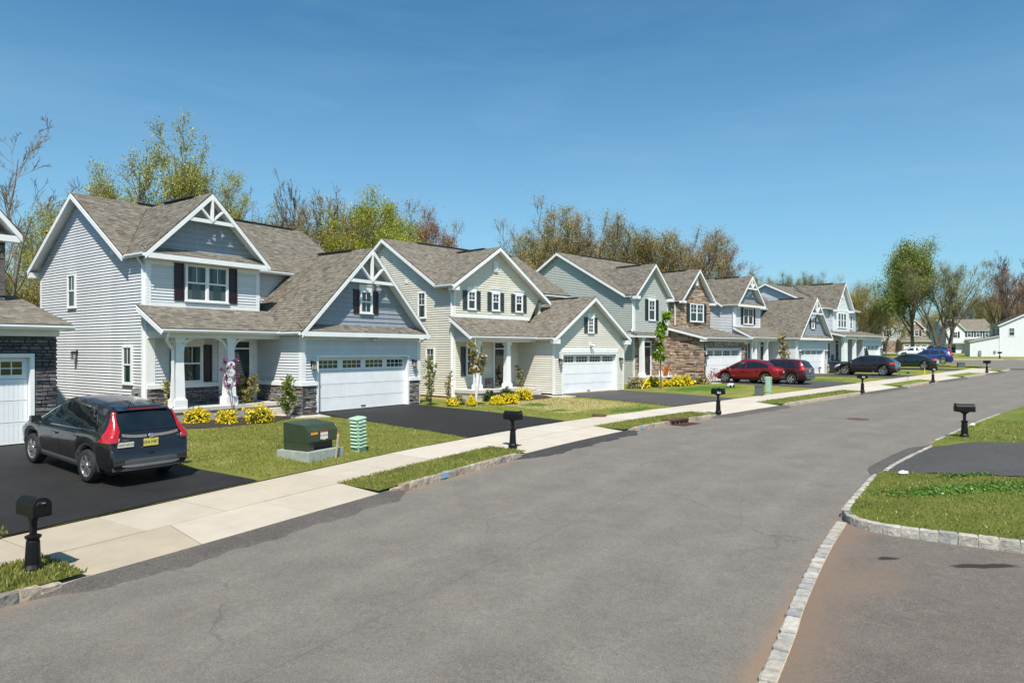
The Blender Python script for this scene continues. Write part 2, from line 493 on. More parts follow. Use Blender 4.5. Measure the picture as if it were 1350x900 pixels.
M['road'] = asphalt_mat('worn_road_asphalt', (.128, .116, .102), (.188, .172, .151), (.225, .165, .12), speck=.42, blot=.45, lanes=True, tan_c=(.25, .2, .16))
M['drive'] = asphalt_mat('sealed_black_asphalt', (.010, .010, .0105), (.024, .0235, .0245), None, None, .3, .1, .7, True)
M['drive_gray'] = asphalt_mat('gray_driveway_asphalt', (.05, .049, .05), (.075, .073, .072), None, None, .3, .12, .85)
M['drive_worn'] = asphalt_mat('worn_brown_asphalt', (.105, .09, .078), (.155, .136, .118), (.19, .138, .102), (.035, .026, .02), .45, .5)
M['patch'] = asphalt_mat('dark_asphalt_ramp', (.07, .062, .056), (.105, .095, .086), (.17, .135, .11), None, .5, .2)
M['patch_black'] = asphalt_mat('fresh_asphalt_ramp', (.03, .029, .03), (.05, .048, .048), None, None, .4, .1)
M['grass'] = grass_mat('lawn_grass', (.165, .19, .033), (.25, .26, .058), dry=(.42, .35, .15))
M['grass_dry'] = grass_mat('thin_lawn_grass', (.10, .15, .03), (.17, .2, .055), dryk=.85, lushk=.2)
M['grass_lush'] = grass_mat('lush_lawn_grass', (.13, .175, .026), (.205, .235, .045), dry=(.38, .32, .125), dryk=.5, lushk=.5)
M['slab'] = island_mat('concrete_slab', [(.45, .40, .33), (.485, .44, .375), (.465, .415, .345), (.495, .455, .395)], .9, .25, 70, .09, 1.6, obj=True)
M['slab_tan'] = island_mat('stained_concrete_slab', [(.35, .295, .22), (.38, .33, .255), (.36, .305, .23), (.39, .345, .275)], .9, .3, 70, .11, 1.6, obj=True)
M['slab_mid'] = island_mat('weathered_concrete_slab', [(.41, .355, .28), (.44, .39, .32), (.42, .37, .30)], .9, .3, 70, .1, 1.6, obj=True)
M['joint'] = plain('slab_joint', (.16, .135, .11), .95, .3, 8)
M['kerb'] = plain('kerb_mortar', (.46, .37, .27), .95, .25, 7, bump=.3)
M['granite'] = island_mat('granite_block', [(.17, .165, .155), (.32, .28, .23), (.38, .31, .235), (.23, .215, .195), (.4, .345, .28), (.27, .21, .155)], .85, .9, 22, .4, 9, obj=True)
M['granite_joined'] = island_mat('granite_block_far', [(.25, .23, .2), (.4, .35, .28), (.46, .38, .29), (.33, .3, .26)], .85, .6, 22, .3, 9)
M['granite_pale'] = island_mat('pale_granite_block', [(.30, .295, .28), (.44, .41, .36), (.38, .345, .29), (.26, .265, .265), (.46, .43, .385)], .85, .9, 22, .35, 9, obj=True)

def sheet(name, A, B, fn, m, attrs=None, kind='structure'):
    """grid over parameters A x B, fn(a, b) -> (x, y, z); attrs {name: fn(a, b, x, y)}"""
    V = []; at = {k: [] for k in (attrs or {})}
    for a in A:
        for b in B:
            p = fn(a, b); V.append(p)
            for k in at: at[k].append(attrs[k](a, b, p[0], p[1]))
    na, nb = len(A), len(B)
    i = np.arange(na - 1)[:, None] * nb + np.arange(nb - 1)[None]
    F = np.stack([i, i + nb, i + nb + 1, i + 1], -1).reshape(-1, 4)
    o = npmesh(name, V, F, m, None, kind, True)
    for k, v in at.items():
        o.data.attributes.new(k, 'FLOAT', 'POINT').data.foreach_set('value', np.array(v, np.float32))
    return o

ST = lambda s, t, dz=0: (*KL.at(s, t), float(gz(KL.at(s, t)[1])) + dz)
SR = lambda s, r, dz=0: (*KR.at(s, -r), float(gz(KR.at(s, -r)[1])) + dz)
def rz_yard(s, r, cut=True):
    k = .03 + .05 * float(sstep((s - 18.3) / 3.5))
    c = -.14 if cut and 23.45 < s < 29.25 else 0
    return SR(s, r, .16 + k * min(r, 9) + .02 * min(max(r - 9, 0), 20) + c)

APRON = [(21.0, 26.9), (32.7, 38.4), (45.2, 51.2), (62.2, 68.4), (76.6, 83.0), (90.2, 95.8)]
STRIPS = [(14.0, 21.0), (26.9, 32.7), (38.4, 45.2), (51.2, 62.2), (68.4, 76.6), (83.0, 90.2), (95.8, 101)]

def build_ground():
    A = np.concatenate([[-3000, -1200, -500, -250, -120], np.arange(-80, 200, 10), [220, 300, 450, 700, 1300, 3000]])
    B = np.concatenate([[-500, -150, -60, -20], np.arange(-10, 200, 6), [230, 300, 450, 700, 1200, 2200, 3600]])
    sheet('ground', A, B, lambda x, y: (x, y, float(gz(y)) - .38), M['grass'])
    # road
    S = np.arange(0, 103.5, 1.0)
    T = np.concatenate([[.12, -.1, -.3, -.6, -1, -1.6], np.arange(-2.4, -8, -1.0), [-8.0, -8.2, -8.4, -8.55, -8.7, -8.8, -9.4, -10.2]])
    def crown(t): return .05 * max(0, 1 - ((t + 4.4) / 4.4) ** 2)
    sheet('road', S, T[::-1], lambda s, t: ST(s, t, crown(t)), M['road'],
          {'dirt': lambda s, t, x, y: .8 * math.exp(-max(0, -t) / .3) + 1.5 * math.exp(-(max(0, 8.78 + t) / .26) ** 2) + .5 * math.exp(-max(0, 8.85 + t) / .8), 'tt': lambda s, t, x, y: t})
    sheet('cross_street', np.arange(40, 210, 4.0), np.array([91.5, 93, 95, 97, 99, 100.3]), lambda x, y: (x, y, float(gz(y)) + .006), M['road'],
          {'dirt': lambda s, t, x, y: 0, 'tt': lambda s, t, x, y: -40})
    sheet('corner_asphalt', np.arange(49, 76, 1.5), np.arange(70, 93, 2.0), lambda x, y: (x + (y - 70) * .25, y, float(gz(y)) + .012), M['road'], {'dirt': lambda s, t, x, y: 0, 'tt': lambda s, t, x, y: -40})
    sheet('corner_lawn', np.arange(-20, 57, 6.0), np.array([74, 78, 82, 86, 91.4]), lambda x, y: (min(x, 53 if y > 88 else 57), y, float(gz(y)) + .125), M['grass'], {'dry': lambda *q: 0, 'lush': lambda *q: 0})
    # far lawn beyond the cross street
    sheet('far_lawn', np.arange(-60, 300, 12.0), np.concatenate([[100.3], np.arange(104, 330, 8.0)]), lambda x, y: (x, y, float(gz(y)) + .14), M['grass'], {'dry': lambda *a: 0, 'lush': lambda *a: 0})
    mb = MB()
    for i in range(80):
        x = 40 + i * 2
        mb.hexa([(x, 100.0, 1.5), (x + 1.98, 100.0, 1.5), (x + 1.98, 100.3, 1.5), (x, 100.3, 1.5)] + [(x, 100.02, float(gz(100)) + .17), (x + 1.98, 100.02, float(gz(100)) + .17), (x + 1.98, 100.3, float(gz(100)) + .17), (x, 100.3, float(gz(100)) + .17)])
    struct(ob('far_kerb', mb, M['granite_joined']))
    # left front yards
    tt = np.concatenate([[2.93], np.arange(3.4, 12, .6), np.arange(12.5, 30, 2.5), [32, 38, 46, 60, 75]])
    def dry(s, t, x, y):
        d = .85 * sstep((s - 39.5) / 1.5) * sstep((47 - s) / 2) * sstep((t - 3.6) / 1.2) + .5 * sstep((s - 51.5) / 2) * sstep((62 - s) / 2) * sstep((5.5 - t) / 1.5)
        return float(d + .3 * sstep((s - 84) / 2) * 0)
    def lush(s, t, x, y):
        v = 0
        for cs, ct, a, b, k in ((43.6, 3.4, 1.7, .5, 1), (41.6, 7.2, .9, .7, 1), (40.9, 5.1, .7, .5, .9), (28.6, 4.6, 1.4, .6, .6), (25.2, 8, 1.5, 1.5, .5), (57, 7.5, 5, 2.2, .8), (70, 6, 5, 4, .6), (86, 6, 3, 3, .7)):
            v = max(v, k * math.exp(-((s - cs) / a) ** 2 - ((t - ct) / b) ** 2))
        return v
    sheet('front_yard', np.arange(8, 103, .6), tt, yard_st, M['grass'], {'dry': dry, 'lush': lush})
    # verge strips
    for a, b in STRIPS:
        S = np.linspace(a, b, max(4, int((b - a) / .4)))
        def edge(s, t, a=a, b=b):
            # the strip narrows to a point on the inner side where the apron flares
            k = max(0, 1 - (s - a) / 1.0, 1 - (b - s) / 1.0)
            return ST(s, t, .135 + .05 * sin(pi * min(1, max(0, (t - .12) / 1.25))) * (1 - k))
        struct(sheet('verge', S, np.array([.1, .35, .65, .95, 1.2, 1.4]), edge, M['grass_lush'], {'dry': lambda *q: 0, 'lush': lambda *q: 0}))
    # pavement with its slabs
    base = MB()
    cuts = np.arange(10.4, 101, 1.52)
    for a, b in zip(cuts[:-1], cuts[1:]):
        P = [ST(s, t, .118) for s, t in ((a, 2.96), (b, 2.96), (b, 1.33), (a, 1.33))]
        base.poly(P); base.prism([P[3], P[2], P[1], P[0]], (0, 0, -.1))
    pv = struct(ob('pavement', base, M['joint']))
    for i, (a, b) in enumerate(zip(cuts[:-1], cuts[1:])):
        mb = MB(); h = rnd.uniform(-.004, .004)
        q = [(a + .006, 2.95), (b - .006, 2.95), (b - .006, 1.36), (a + .006, 1.36)]
        mb.hexa([ST(s, t, .05) for s, t in q] + [ST(s, t, .148 + h) for s, t in q])
        ob('slab', mb, M['slab_tan' if a < 22.5 else 'slab_mid' if a < 29 else 'slab'], pv)
    # driveway aprons, each in three slabs, and the asphalt ramp at their foot
    for k, (a, b) in enumerate(APRON):
        mb = MB(); P = [(a, .1), (b, .1), (b - .2, 1.34), (a + .2, 1.34)]
        mb.hexa([ST(s, t, .0) for s, t in P] + [ST(s, t, .035 if t < 1 else .118) for s, t in P])
        ap = struct(ob('driveway_apron', mb, M['joint']))
        for j in range(3):
            f0, f1 = j / 3, (j + 1) / 3
            g = .008
            e = [(a - .55 + (b - a + 1.1) * f0 + g, .04), (a - .55 + (b - a + 1.1) * f1 - g, .04), (a + .05 + (b - a - .1) * f1 - g, 1.335), (a + .05 + (b - a - .1) * f0 + g, 1.335)]
            mb = MB(); dz = rnd.uniform(-.003, .003)
            mb.hexa([ST(s, t, .0) for s, t in e] + [ST(s, t, (.06 if t < 1 else .146) + dz) for s, t in e])
            ob('slab', mb, M['slab' if k else ('slab_tan', 'slab_mid', 'slab_mid')[j]], ap)
        S = np.linspace(a - .8, b + .9, 44)
        wv = [.5 + .07 * sin(i * .7 + k) + .05 * sin(i * 1.9 + 2 * k) for i in range(44)]
        def ramp(s, f, a=a, b=b, wv=wv, S=S):
            w = float(np.interp(s, S, wv)) * float(sstep(min((s - a + .8), (b + .9 - s)) / 1.1)) + .02
            if f > 1: return ST(s, -w - .01, -.01)
            prof = .058 * (1 - f) ** .9 + .028 * (1 - f ** 3)
            return ST(s, .045 - (w + .045) * f, prof * float(sstep(min((s - a + .9), (b + 1 - s)) / .8)) + .004)
        sheet('asphalt_ramp', S, np.array([0, .25, .5, .75, .93, 1.0, 1.01]), ramp, M['patch_black' if k in (1,) else 'patch'], {'dirt': lambda s, f, x, y: .12 + .3 * f ** 3})
    # kerbs of granite blocks
    def block(P, top, bot, j, m):
        """P: four plan corners (outer a, outer b, inner b, inner a)"""
        a, b, c, d = [Vector((p[0], p[1], 0)) for p in P]
        out = (a - d).normalized()
        mb = MB(); n = 4
        gridv = []
        zz = [bot, bot + (top - bot) * .35, bot + (top - bot) * .7, top - .012, top]
        push = [0, .012, .01, .004, -.012]
        for z, q in zip(zz, push):
            row = []
            for i in range(4):
                f = i / 3; p = a.lerp(b, f)
                e = .012 if i in (0, 3) else 0
                row.append(p + out * (q + (j.uniform(-.011, .011) if z < top else j.uniform(-.004, .004)) - e) + Vector((0, 0, z + (j.uniform(-.006, .006) if z > bot else 0))))
            gridv.append(row)
        gridv.append([d.lerp(c, i / 3) + Vector((0, 0, top + j.uniform(-.006, .006))) for i in range(4)])
        for r in range(5):
            for i in range(3):
                mb.poly([gridv[r][i], gridv[r][i + 1], gridv[r + 1][i + 1], gridv[r + 1][i]])
        mb.poly([gridv[r][0] for r in range(6)] + [d + Vector((0, 0, bot))]); mb.poly([gridv[r][3] for r in range(5, -1, -1)] + [c + Vector((0, 0, bot))])
        return mb
    def kerb_run(line, side, segs, hfun, name, mname, near, wid=.13, L=.255, gap=.016):
        """side +1: the body lies left of the line"""
        for a, b in segs:
            bed = MB(); n = max(1, int((b - a) / L)); st = (b - a) / n
            bods = []; far = MB(); j = random.Random(int(a * 100) + 5)
            for i in range(n):
                s0, s1 = a + i * st, a + (i + 1) * st
                g0, g1 = s0 + gap / 2 * j.uniform(.6, 1.5), s1 - gap / 2 * j.uniform(.6, 1.5)
                P = [line.at(s, side * t) for s, t in ((g0, 0), (g1, 0), (g1, wid), (g0, wid))]
                zz = float(gz(P[0][1])); h = hfun((s0 + s1) / 2)
                mbk = block(P, zz + h + j.uniform(-.006, .006), zz - .1, j, None)
                if s0 < near: bods.append(mbk)
                else:
                    k = len(far.v); far.v += mbk.v; far.f += [tuple(k + q for q in f) for f in mbk.f]
                Q = [line.at(s, side * t) for s, t in ((s0, .012), (s1, .012), (s1, wid + .004), (s0, wid + .004))]
                bed.hexa([(*q, zz - .1) for q in Q] + [(*q, float(gz(q[1])) + h - .022) for q in Q])
            root = struct(ob(name, bed, M['kerb']))
            for mbk in bods: ob('kerb_stone', mbk, M[mname], root)
            if far.v: ob('kerb_stones', far, M['granite_joined'], root, kind='stuff')
    def lefth(s):
        d = min([abs(s - e) if (s - e) * sg > 0 else 0 for ab in APRON for e, sg in ((ab[0], -1), (ab[1], 1))] or [9])
        dd = 9
        for a, b in APRON:
            dd = min(dd, abs(s - a), abs(s - b))
        return .05 + .11 * float(sstep(dd / .8))
    kerb_run(KL, 1, [(a + .35, b - .35) for a, b in STRIPS], lefth, 'kerb', 'granite', 46)
    def righth(s): return .17 - .12 * float(sstep((s - 22.7) / .7)) * float(sstep((30.0 - s) / .7))
    kerb_run(KR, -1, [(18.95, 23.0), (23.0, 29.8), (29.8, 40)], righth, 'kerb', 'granite_pale', 34, .13)
    # kerb round the corner lawn, facing the worn driveway
    R = 1.05; s0 = 18.06
    cpts = []
    for r in np.concatenate([np.linspace(0, .4, 4), np.linspace(.5, R, 5)[:-1]]):
        cpts.append((s0 + R - sqrt(max(0, R * R - (R - r) ** 2)), r))
    pl = [SR(s, r)[:2] for s, r in cpts] + [SR(s0 + .0 * r, r)[:2] for r in np.linspace(R, 9, 14)]
    global KF
    KF = Line2(pl, True)
    def fronth(s): return .168 + .03 * max(0, s - .45)
    kerb_run(KF, 1, [(.0, 8.0)], fronth, 'kerb', 'granite_pale', 99, .13, .27)
    # flush kerb of irregular blocks between the road and the worn driveway
    kerb_run(KR, -1, [(7.4, 18.5)], lambda s: .055, 'kerb', 'granite_pale', 99, .17, .26, .012)
    # right-hand yard
    def ry(f, r):
        sm = s0 + (R - sqrt(max(0, R * R - (R - r) ** 2)) if r < R else 0) + .12
        s = sm + f
        x, y, z = rz_yard(s, r)
        return x, y, z
    def lushr(f, r, x, y):
        v = 0
        for cx, cy, a, b in ((9.3, 14.0, 1.3, .35), (11.1, 13.4, .8, .35), (10.2, 15.3, .6, .12)):
            v = max(v, math.exp(-((x - cx) / a) ** 2 - ((y - cy) / b) ** 2))
        return v * 1.1
    fs = np.concatenate([np.arange(0, 12.5, .3), np.arange(13, 24, 1.0), np.arange(25, 50, 3.0)])
    rs = np.concatenate([[.1, .2, .35, .55, .8, 1.05], np.arange(1.4, 7, .35), np.arange(7.5, 15, 1.5), [18, 24, 32, 44]])
    sheet('right_yard', fs, rs, ry, M['grass_lush'], {'dry': lambda f, r, x, y: .42 * math.exp(-(f / .9) ** 2), 'lush': lushr})
    def d2(s, r):
        x, y, z = rz_yard(s, r, False)
        lip = .055 if r < .2 else 0
        k = float(sstep((r - .1) / 1.0))
        return x, y, (float(gz(y)) + .05) * (1 - k) + (z + .02) * k
    sheet('right_driveway', np.linspace(23.3, 29.4, 16), np.concatenate([[.14, .4, .8, 1.2], np.arange(2, 12, 1.0), [20, 40]]), d2, M['drive_gray'])
    S = np.linspace(22.9, 29.9, 30)
    sheet('asphalt_ramp', S, np.array([0, .3, .6, .9, 1.0, 1.02]),
          lambda s, f: SR(s, -(.42 * float(sstep(min(s - 22.9, 29.9 - s) / 1.6)) + .03) * f + .01, (.05 * (1 - f ** 1.5) + .007) if f <= 1 else -.02), M['patch'], {'dirt': lambda *q: .1})
    # worn driveway in the lower right corner
    def stain(a, b, x, y):
        v = 0
        for cx, cy, L, W in ((7.05, 10.2, .55, .1), (5.85, 10.6, .2, .08)):
            v = max(v, 1.15 * math.exp(-((x - cx) / L) ** 4 - ((y - cy) / W) ** 4))
        return v
    def wdirt(f, r, x, y):
        return .85 * math.exp(-(r / .6) ** 2) + (.42 * math.exp(-((r - 1.0) / .45) ** 2 - ((y - 9.6) / .9) ** 2)) + .35 * math.exp(-((x - 6.6) / .4) ** 2 - ((y - 12.2) / .5) ** 2) + .1
    def wd(s, r):
        x, y = KR.at(s, -r)
        return x, y, float(gz(y)) + .03 + .012 * min(r, 8)
    sheet('worn_driveway', np.arange(3, 18.9, .12), np.concatenate([[.1], np.arange(.2, 5.6, .12), np.arange(6, 12, .8), [16]]), wd, M['drive_worn'], {'dirt': wdirt, 'stain': stain})

build_ground()

# black driveways of the left-hand houses
def drive_sheet(k, name, m, u0=-.02, u1=5.12, flare=0, shift=0):
    (px, py), zz, a = HS[k]; a = radians(a)
    U = np.array([cos(a), sin(a)]); N = np.array([sin(a), -cos(a)]); P = np.array([px, py])
    # length to the inner edge of the pavement
    def tline(u):
        for d in np.arange(0, 16, .02):
            w = P + u * U + d * N
            if KL.inv(*w)[1] <= 2.95: return d
        return 10
    us = np.linspace(0, 1, 12)
    def f(e, g):
        if g < 0:
            w = P + (u0 + (u1 - u0) * e) * U + g * N
            return w[0], w[1], zz + .001
        uu = u0 + (u1 - u0) * e
        d = tline(uu + shift) * g
        w = P + (uu + (flare * (e - .5) + shift) * g) * U + d * N
        z = yard_z(*w) + .02
        q = float(sstep(g / .25))
        return w[0], w[1], (zz + .003) * (1 - q) + z * q
    # crisp top with a small edge
    o = sheet(name, us, np.concatenate([[-.02], np.linspace(0, 1, 15)]), f, m)
    return o
drive_sheet(0, 'driveway', M['drive'], -4.05, 1.2, -.3, 1.85)
drive_sheet(1, 'driveway', M['drive'], -.05, 5.3, .2)
drive_sheet(2, 'driveway', M['drive_gray'], -.05, 5.5, .2)
drive_sheet(3, 'driveway', M['drive_gray'], -.05, 6.4, .2)
drive_sheet(4, 'driveway', M['drive_gray'], -.05, 5.6, .2)
drive_sheet(5, 'driveway', M['drive_gray'], 1.7, 6.2, .2)
# ---------------------------------------------------------------- houses
def clip(poly, a, b, c):
    """keep a*x + b*y <= c"""
    out = []
    for i in range(len(poly)):
        p, q = poly[i], poly[(i + 1) % len(poly)]
        dp, dq = a * p[0] + b * p[1] - c, a * q[0] + b * q[1] - c
        if dp <= 0: out.append(p)
        if dp * dq < 0:
            t = dp / (dp - dq); out.append((p[0] + t * (q[0] - p[0]), p[1] + t * (q[1] - p[1])))
    return out

def span(poly, y):
    xs = []
    for i in range(len(poly)):
        p, q = poly[i], poly[(i + 1) % len(poly)]
        if (p[1] - y) * (q[1] - y) <= 0 and p[1] != q[1]:
            t = (y - p[1]) / (q[1] - p[1]); xs.append(p[0] + t * (q[0] - p[0]))
    return (min(xs), max(xs)) if len(xs) > 1 else None

def frame(kind, w):
    """F(s, z, d): s along the wall, z up, d out of the wall"""
    return {'front': lambda s, z, d: (s, w - d, z), 'left': lambda s, z, d: (w - d, s, z),
            'right': lambda s, z, d: (w + d, s, z), 'back': lambda s, z, d: (s, w + d, z)}[kind]

class House:
    def __init__(s, name, label, loc, z, ang, single=True, group=None, exp=.127, lip=.03):
        s.root = thing(name, label, 'house', (loc[0], loc[1], z), radians(ang), group)
        s.single = single       # boards, stones one by one
        s.exp = exp; s.lip = lip
        s.j = random.Random(len(label))
    def add(s, name, mb, m, parent=None, **k):
        return ob(name, mb, M[m] if isinstance(m, str) else m, parent or s.root, **k)
    # -- walls
    def wall(s, kind, w, poly, m, holes=(), exp=None, cover='siding', thick=.14, base=None, single=None):
        exp = exp or s.exp
        F = frame(kind, w); mb = MB()
        parts = [poly]
        for (h0, z0, h1, z1) in holes:
            new = []
            for p in parts:
                new += [clip(p, 1, 0, h0), clip(p, -1, 0, -h1)]
                mid = clip(clip(p, -1, 0, -h0), 1, 0, h1)
                new += [clip(mid, 0, -1, -z1), clip(mid, 0, 1, z0)]
            parts = [p for p in new if len(p) > 2]
        for p in parts:
            v = np.array(F(0, 0, -thick)) - np.array(F(0, 0, 0))
            mb.prism([F(a, b, 0) for a, b in p], v)
        wo = s.add('wall', mb, m if cover == 'siding' else 'mortar')
        if cover == 'siding': s.boards(F, poly, m, holes, exp, wo, s.single if single is None else single)
        elif cover == 'stone': s.stones(F, poly, base, holes, wo, s.single if single is None else single)
        return wo
    def boards(s, F, poly, m, holes, exp, parent, single):
        z0 = min(p[1] for p in poly); z1 = max(p[1] for p in poly)
        allmb = MB(); cache = {}
        z = z0
        while z < z1 - .01:
            zt = min(z + exp, z1)
            lo, hi = span(poly, z + 1e-4), span(poly, zt - 1e-4)
            if lo and hi and min(lo[1], hi[1] + .02) - max(lo[0], hi[0] - .02) > .02:
                iv = [(lo[0], lo[1], hi[0], hi[1])]
                for h0, hz0, h1, hz1 in holes:
                    if hz0 < zt - .03 and hz1 > z + .03:
                        nv = []
                        for a, b, c, d in iv:
                            if a < h0: nv.append((a, min(b, h0), min(c, h0), min(d, h0)))
                            if b > h1: nv.append((max(a, h1), b, max(c, h1), max(d, h1)))
                        iv = nv
                for a, b, c, d in iv:
                    mb = MB() if single else allmb
                    key = (round(a, 3), round(b, 3), round(c, 3), round(d, 3), round(zt - z, 3))
                    zz = 0 if single else z
                    n = len(mb.v); h = zt - z
                    mb.v += [F(a, zz, 0), F(b, zz, 0), F(a, zz, s.lip), F(b, zz, s.lip), F(b, zz + h * .42, s.lip * .74), F(a, zz + h * .42, s.lip * .74), F(b - (b - d) * .5, zz + h * .5, s.lip * .3), F(a + (c - a) * .5, zz + h * .5, s.lip * .3), F(d, zz + h, .002), F(c, zz + h, .002)]
                    if exp > .15:
                        mb.v[n + 4:n + 8] = [F(b, zz + h * .42, .015), F(a, zz + h * .42, .015), F(b - (b - d) * .5, zz + h * .5, .0135), F(a + (c - a) * .5, zz + h * .5, .0135)]
                    mb.f += [tuple(n + i for i in q) for q in ((0, 1, 3, 2), (2, 3, 4, 5), (5, 4, 6, 7), (7, 6, 8, 9))]
                    if single:
                        me = cache.get(key)
                        if me is None: me = cache[key] = mesh_of('siding_board', mb, M[m])
                        o = link('siding_board', me, parent); o.location = (0, 0, z)
            z = zt
        if not single and allmb.v: ob('siding_boards', allmb, M[m], parent, kind='stuff')
    def stones(s, F, poly, m, holes, parent, single):
        j = s.j; z0 = min(p[1] for p in poly); z1 = max(p[1] for p in poly)
        allmb = MB(); z = z0
        while z < z1 - .02:
            h = j.uniform(.06, .12) if single else j.uniform(.11, .26)
            if z + h > z1 - .05: h = z1 - z
            sp = span(poly, z + h * .5)
            iv = [sp] if sp else []
            for h0, hz0, h1, hz1 in holes:
                if hz0 < z + h - .02 and hz1 > z + .02:
                    nv = []
                    for a, b in iv:
                        if a < h0: nv.append((a, min(b, h0)))
                        if b > h1: nv.append((max(a, h1), b))
                    iv = nv
            for a, b in iv:
                x = a
                while x < b - .01:
                    l = j.uniform(.13, .36) if single else j.uniform(.2, .62)
                    if b - x - l < .1: l = b - x
                    g = .008
                    zj0, zj1 = (j.uniform(-.03, .03), j.uniform(-.03, .03)) if not single else (0, 0)
                    d = j.uniform(.022, .065)
                    mb = MB() if single else allmb
                    x0, x1, a0, a1 = x + g, x + l - g, z + g + zj0, z + h - g + zj1
                    e = lambda: j.uniform(.002, .016)
                    dd = lambda: d + j.uniform(-.014, .014)
                    mb.hexa([F(x0, a0, 0), F(x1, a0, 0), F(x1 - e(), a0 + e(), dd()), F(x0 + e(), a0 + e(), dd()), F(x0, a1, 0), F(x1, a1, 0), F(x1 - e(), a1 - e(), dd()), F(x0 + e(), a1 - e(), dd())])
                    if single: ob('stone', mb, M[m], parent)
                    x += l
            z += h
        if not single and allmb.v: ob('stones', allmb, M[m], parent, kind='stuff')
    # -- trim
    def band(s, kind, w, s0, s1, z0, z1, d0=0, d1=.03, name='trim_board', m='white'):
        F = frame(kind, w); mb = MB()
        p, q = F(s0, z0, d0), F(s1, z1, d1)
        mb.box(min(p[0], q[0]), max(p[0], q[0]), min(p[1], q[1]), max(p[1], q[1]), z0, z1)
        return s.add(name, mb, m)
    def box(s, name, x0, x1, y0, y1, z0, z1, m='white', parent=None):
        mb = MB(); mb.box(x0, x1, y0, y1, z0, z1)
        return s.add(name, mb, m, parent)
    def corner(s, u, v, z0, z1, w=.1, su=1, sv=1):
        """corner post: su, sv tell which way the wall faces lie from the corner"""
        mb = MB(); e = .024
        mb.box(min(u - su * e, u + su * w), max(u - su * e, u + su * w), min(v - sv * e, v + sv * .01), max(v - sv * e, v + sv * .01), z0, z1)
        mb.box(min(u - su * e, u + su * .01), max(u - su * e, u + su * .01), min(v + sv * .01, v + sv * w), max(v + sv * .01, v + sv * w), z0, z1)
        return s.add('corner_board', mb, 'white')
    # -- roofs
    def roof(s, planes, name='roof', soffit=.1, shingles=True):
        """planes: [eave a, eave b, ridge b, ridge a] in house coordinates"""
        slab = MB(); sof = MB(); V = []; Fq = []
        j = s.j
        for pl in planes:
            P = [Vector(p) for p in pl]
            nrm = (P[1] - P[0]).cross(P[3] - P[0]).normalized()
            if nrm.z < 0: nrm = -nrm
            slab.prism([tuple(p) for p in P], tuple(-nrm * .035))
            c = sum(P, Vector()) / len(P)
            Q = [p + (c - p) * .004 - nrm * .036 for p in P]
            sof.prism([tuple(p) for p in Q], (0, 0, -soffit))
            if not shingles: continue
            e = (P[1] - P[0]).normalized(); f = nrm.cross(e).normalized()
            if f.z < 0: f = -f
            poly = [((p - P[0]).dot(e), (p - P[0]).dot(f)) for p in P]
            ymax = max(p[1] for p in poly); y = min(p[1] for p in poly); r = 0
            while y < ymax - .02:
                h = min(.145, ymax - y)
                a, b = span(poly, y + 1e-3) or (0, 0), span(poly, y + h - 1e-3) or (0, 0)
                x0, x1 = a[0], a[1]; r += 1
                x = x0 - j.uniform(0, .2)
                while x < x1 - .005:
                    l = j.uniform(.13, .3)
                    xa, xb = max(x, x0), min(x + l, x1)
                    if xb - xa > .01:
                        t = .009 + (.012 if j.random() < .45 else 0)
                        ua, ub = min(max(xa, b[0]), b[1]), min(max(xb, b[0]), b[1])
                        n = len(V)
                        for (xx, yy, zz) in ((xa, y, 0), (xb, y, 0), (xa, y, t), (xb, y, t), (ub, y + h, .004), (ua, y + h, .004)):
                            V.append(P[0] + e * xx + f * yy + nrm * zz)
                        Fq.append((n, n + 1, n + 3, n + 2)); Fq.append((n + 2, n + 3, n + 4, n + 5))
                    x += l
                y += h
        so = s.add(name, slab, 'deck')
        s.add('soffit', sof, 'white', so)
        if V: npmesh('shingles', V, Fq, M['shingle'], so, 'stuff')
        return so
    def gable(s, u0, u1, z0, zr, v0, v1, uc=None, ze2=None, rake_h=.19, vl=None, vr=None, **k):
        """roof with its ridge along v; eaves at u0, u1 at height z0"""
        uc = (u0 + u1) / 2 if uc is None else uc
        ze2 = z0 if ze2 is None else ze2
        r = s.roof([[(u0, vl or v1, z0), (u0, v0, z0), (uc, v0, zr), (uc, v1, zr)], [(u1, v0, ze2), (u1, vr or v1, ze2), (uc, v1, zr), (uc, v0, zr)]], **k)
        for a, b in (((u0, z0), (uc, zr)), ((u1, ze2), (uc, zr))):
            mb = MB(); o = -.045
            dz = -rake_h
            A0, B0 = (a[0], v0 - .022, a[1] + o), (b[0], v0 - .022, b[1] + o)
            mb.prism([A0, B0, (B0[0], B0[1], B0[2] + dz), (A0[0], A0[1], A0[2] + dz)], (0, .03, 0))
            s.add('rake_board', mb, 'white', r)
        # ridge vent
        mb = MB(); n = 5
        mb.box(uc - .13, uc + .13, v0 + 1.2, v0 + min(3.4, (v1 - v0) * .7), zr + .012, zr + .05)
        s.add('ridge_vent', mb, 'deck', r)
        return r
    def cross(s, v0, v1, z0, zr, u0, u1, vc=None, zb=None, rake_h=.19, rakes=(1, 0), **k):
        """roof with its ridge along u; eaves at v0 (front), v1 (back)"""
        vc = (v0 + v1) / 2 if vc is None else vc
        zb = z0 if zb is None else zb
        r = s.roof([[(u0, v0, z0), (u1, v0, z0), (u1, vc, zr), (u0, vc, zr)], [(u1, v1, zb), (u0, v1, zb), (u0, vc, zr), (u1, vc, zr)]], **k)
        for on, u, sg in ((rakes[0], u0, -1), (rakes[1], u1, 1)):
            if not on: continue
            for a, b in (((v0, z0), (vc, zr)), ((v1, zb), (vc, zr))):
                mb = MB(); o = -.045
                x = u + sg * .022
                mb.prism([(x, a[0], a[1] + o), (x, b[0], b[1] + o), (x, b[0], b[1] + o - rake_h), (x, a[0], a[1] + o - rake_h)], (-sg * .03, 0, 0))
                s.add('rake_board', mb, 'white', r)
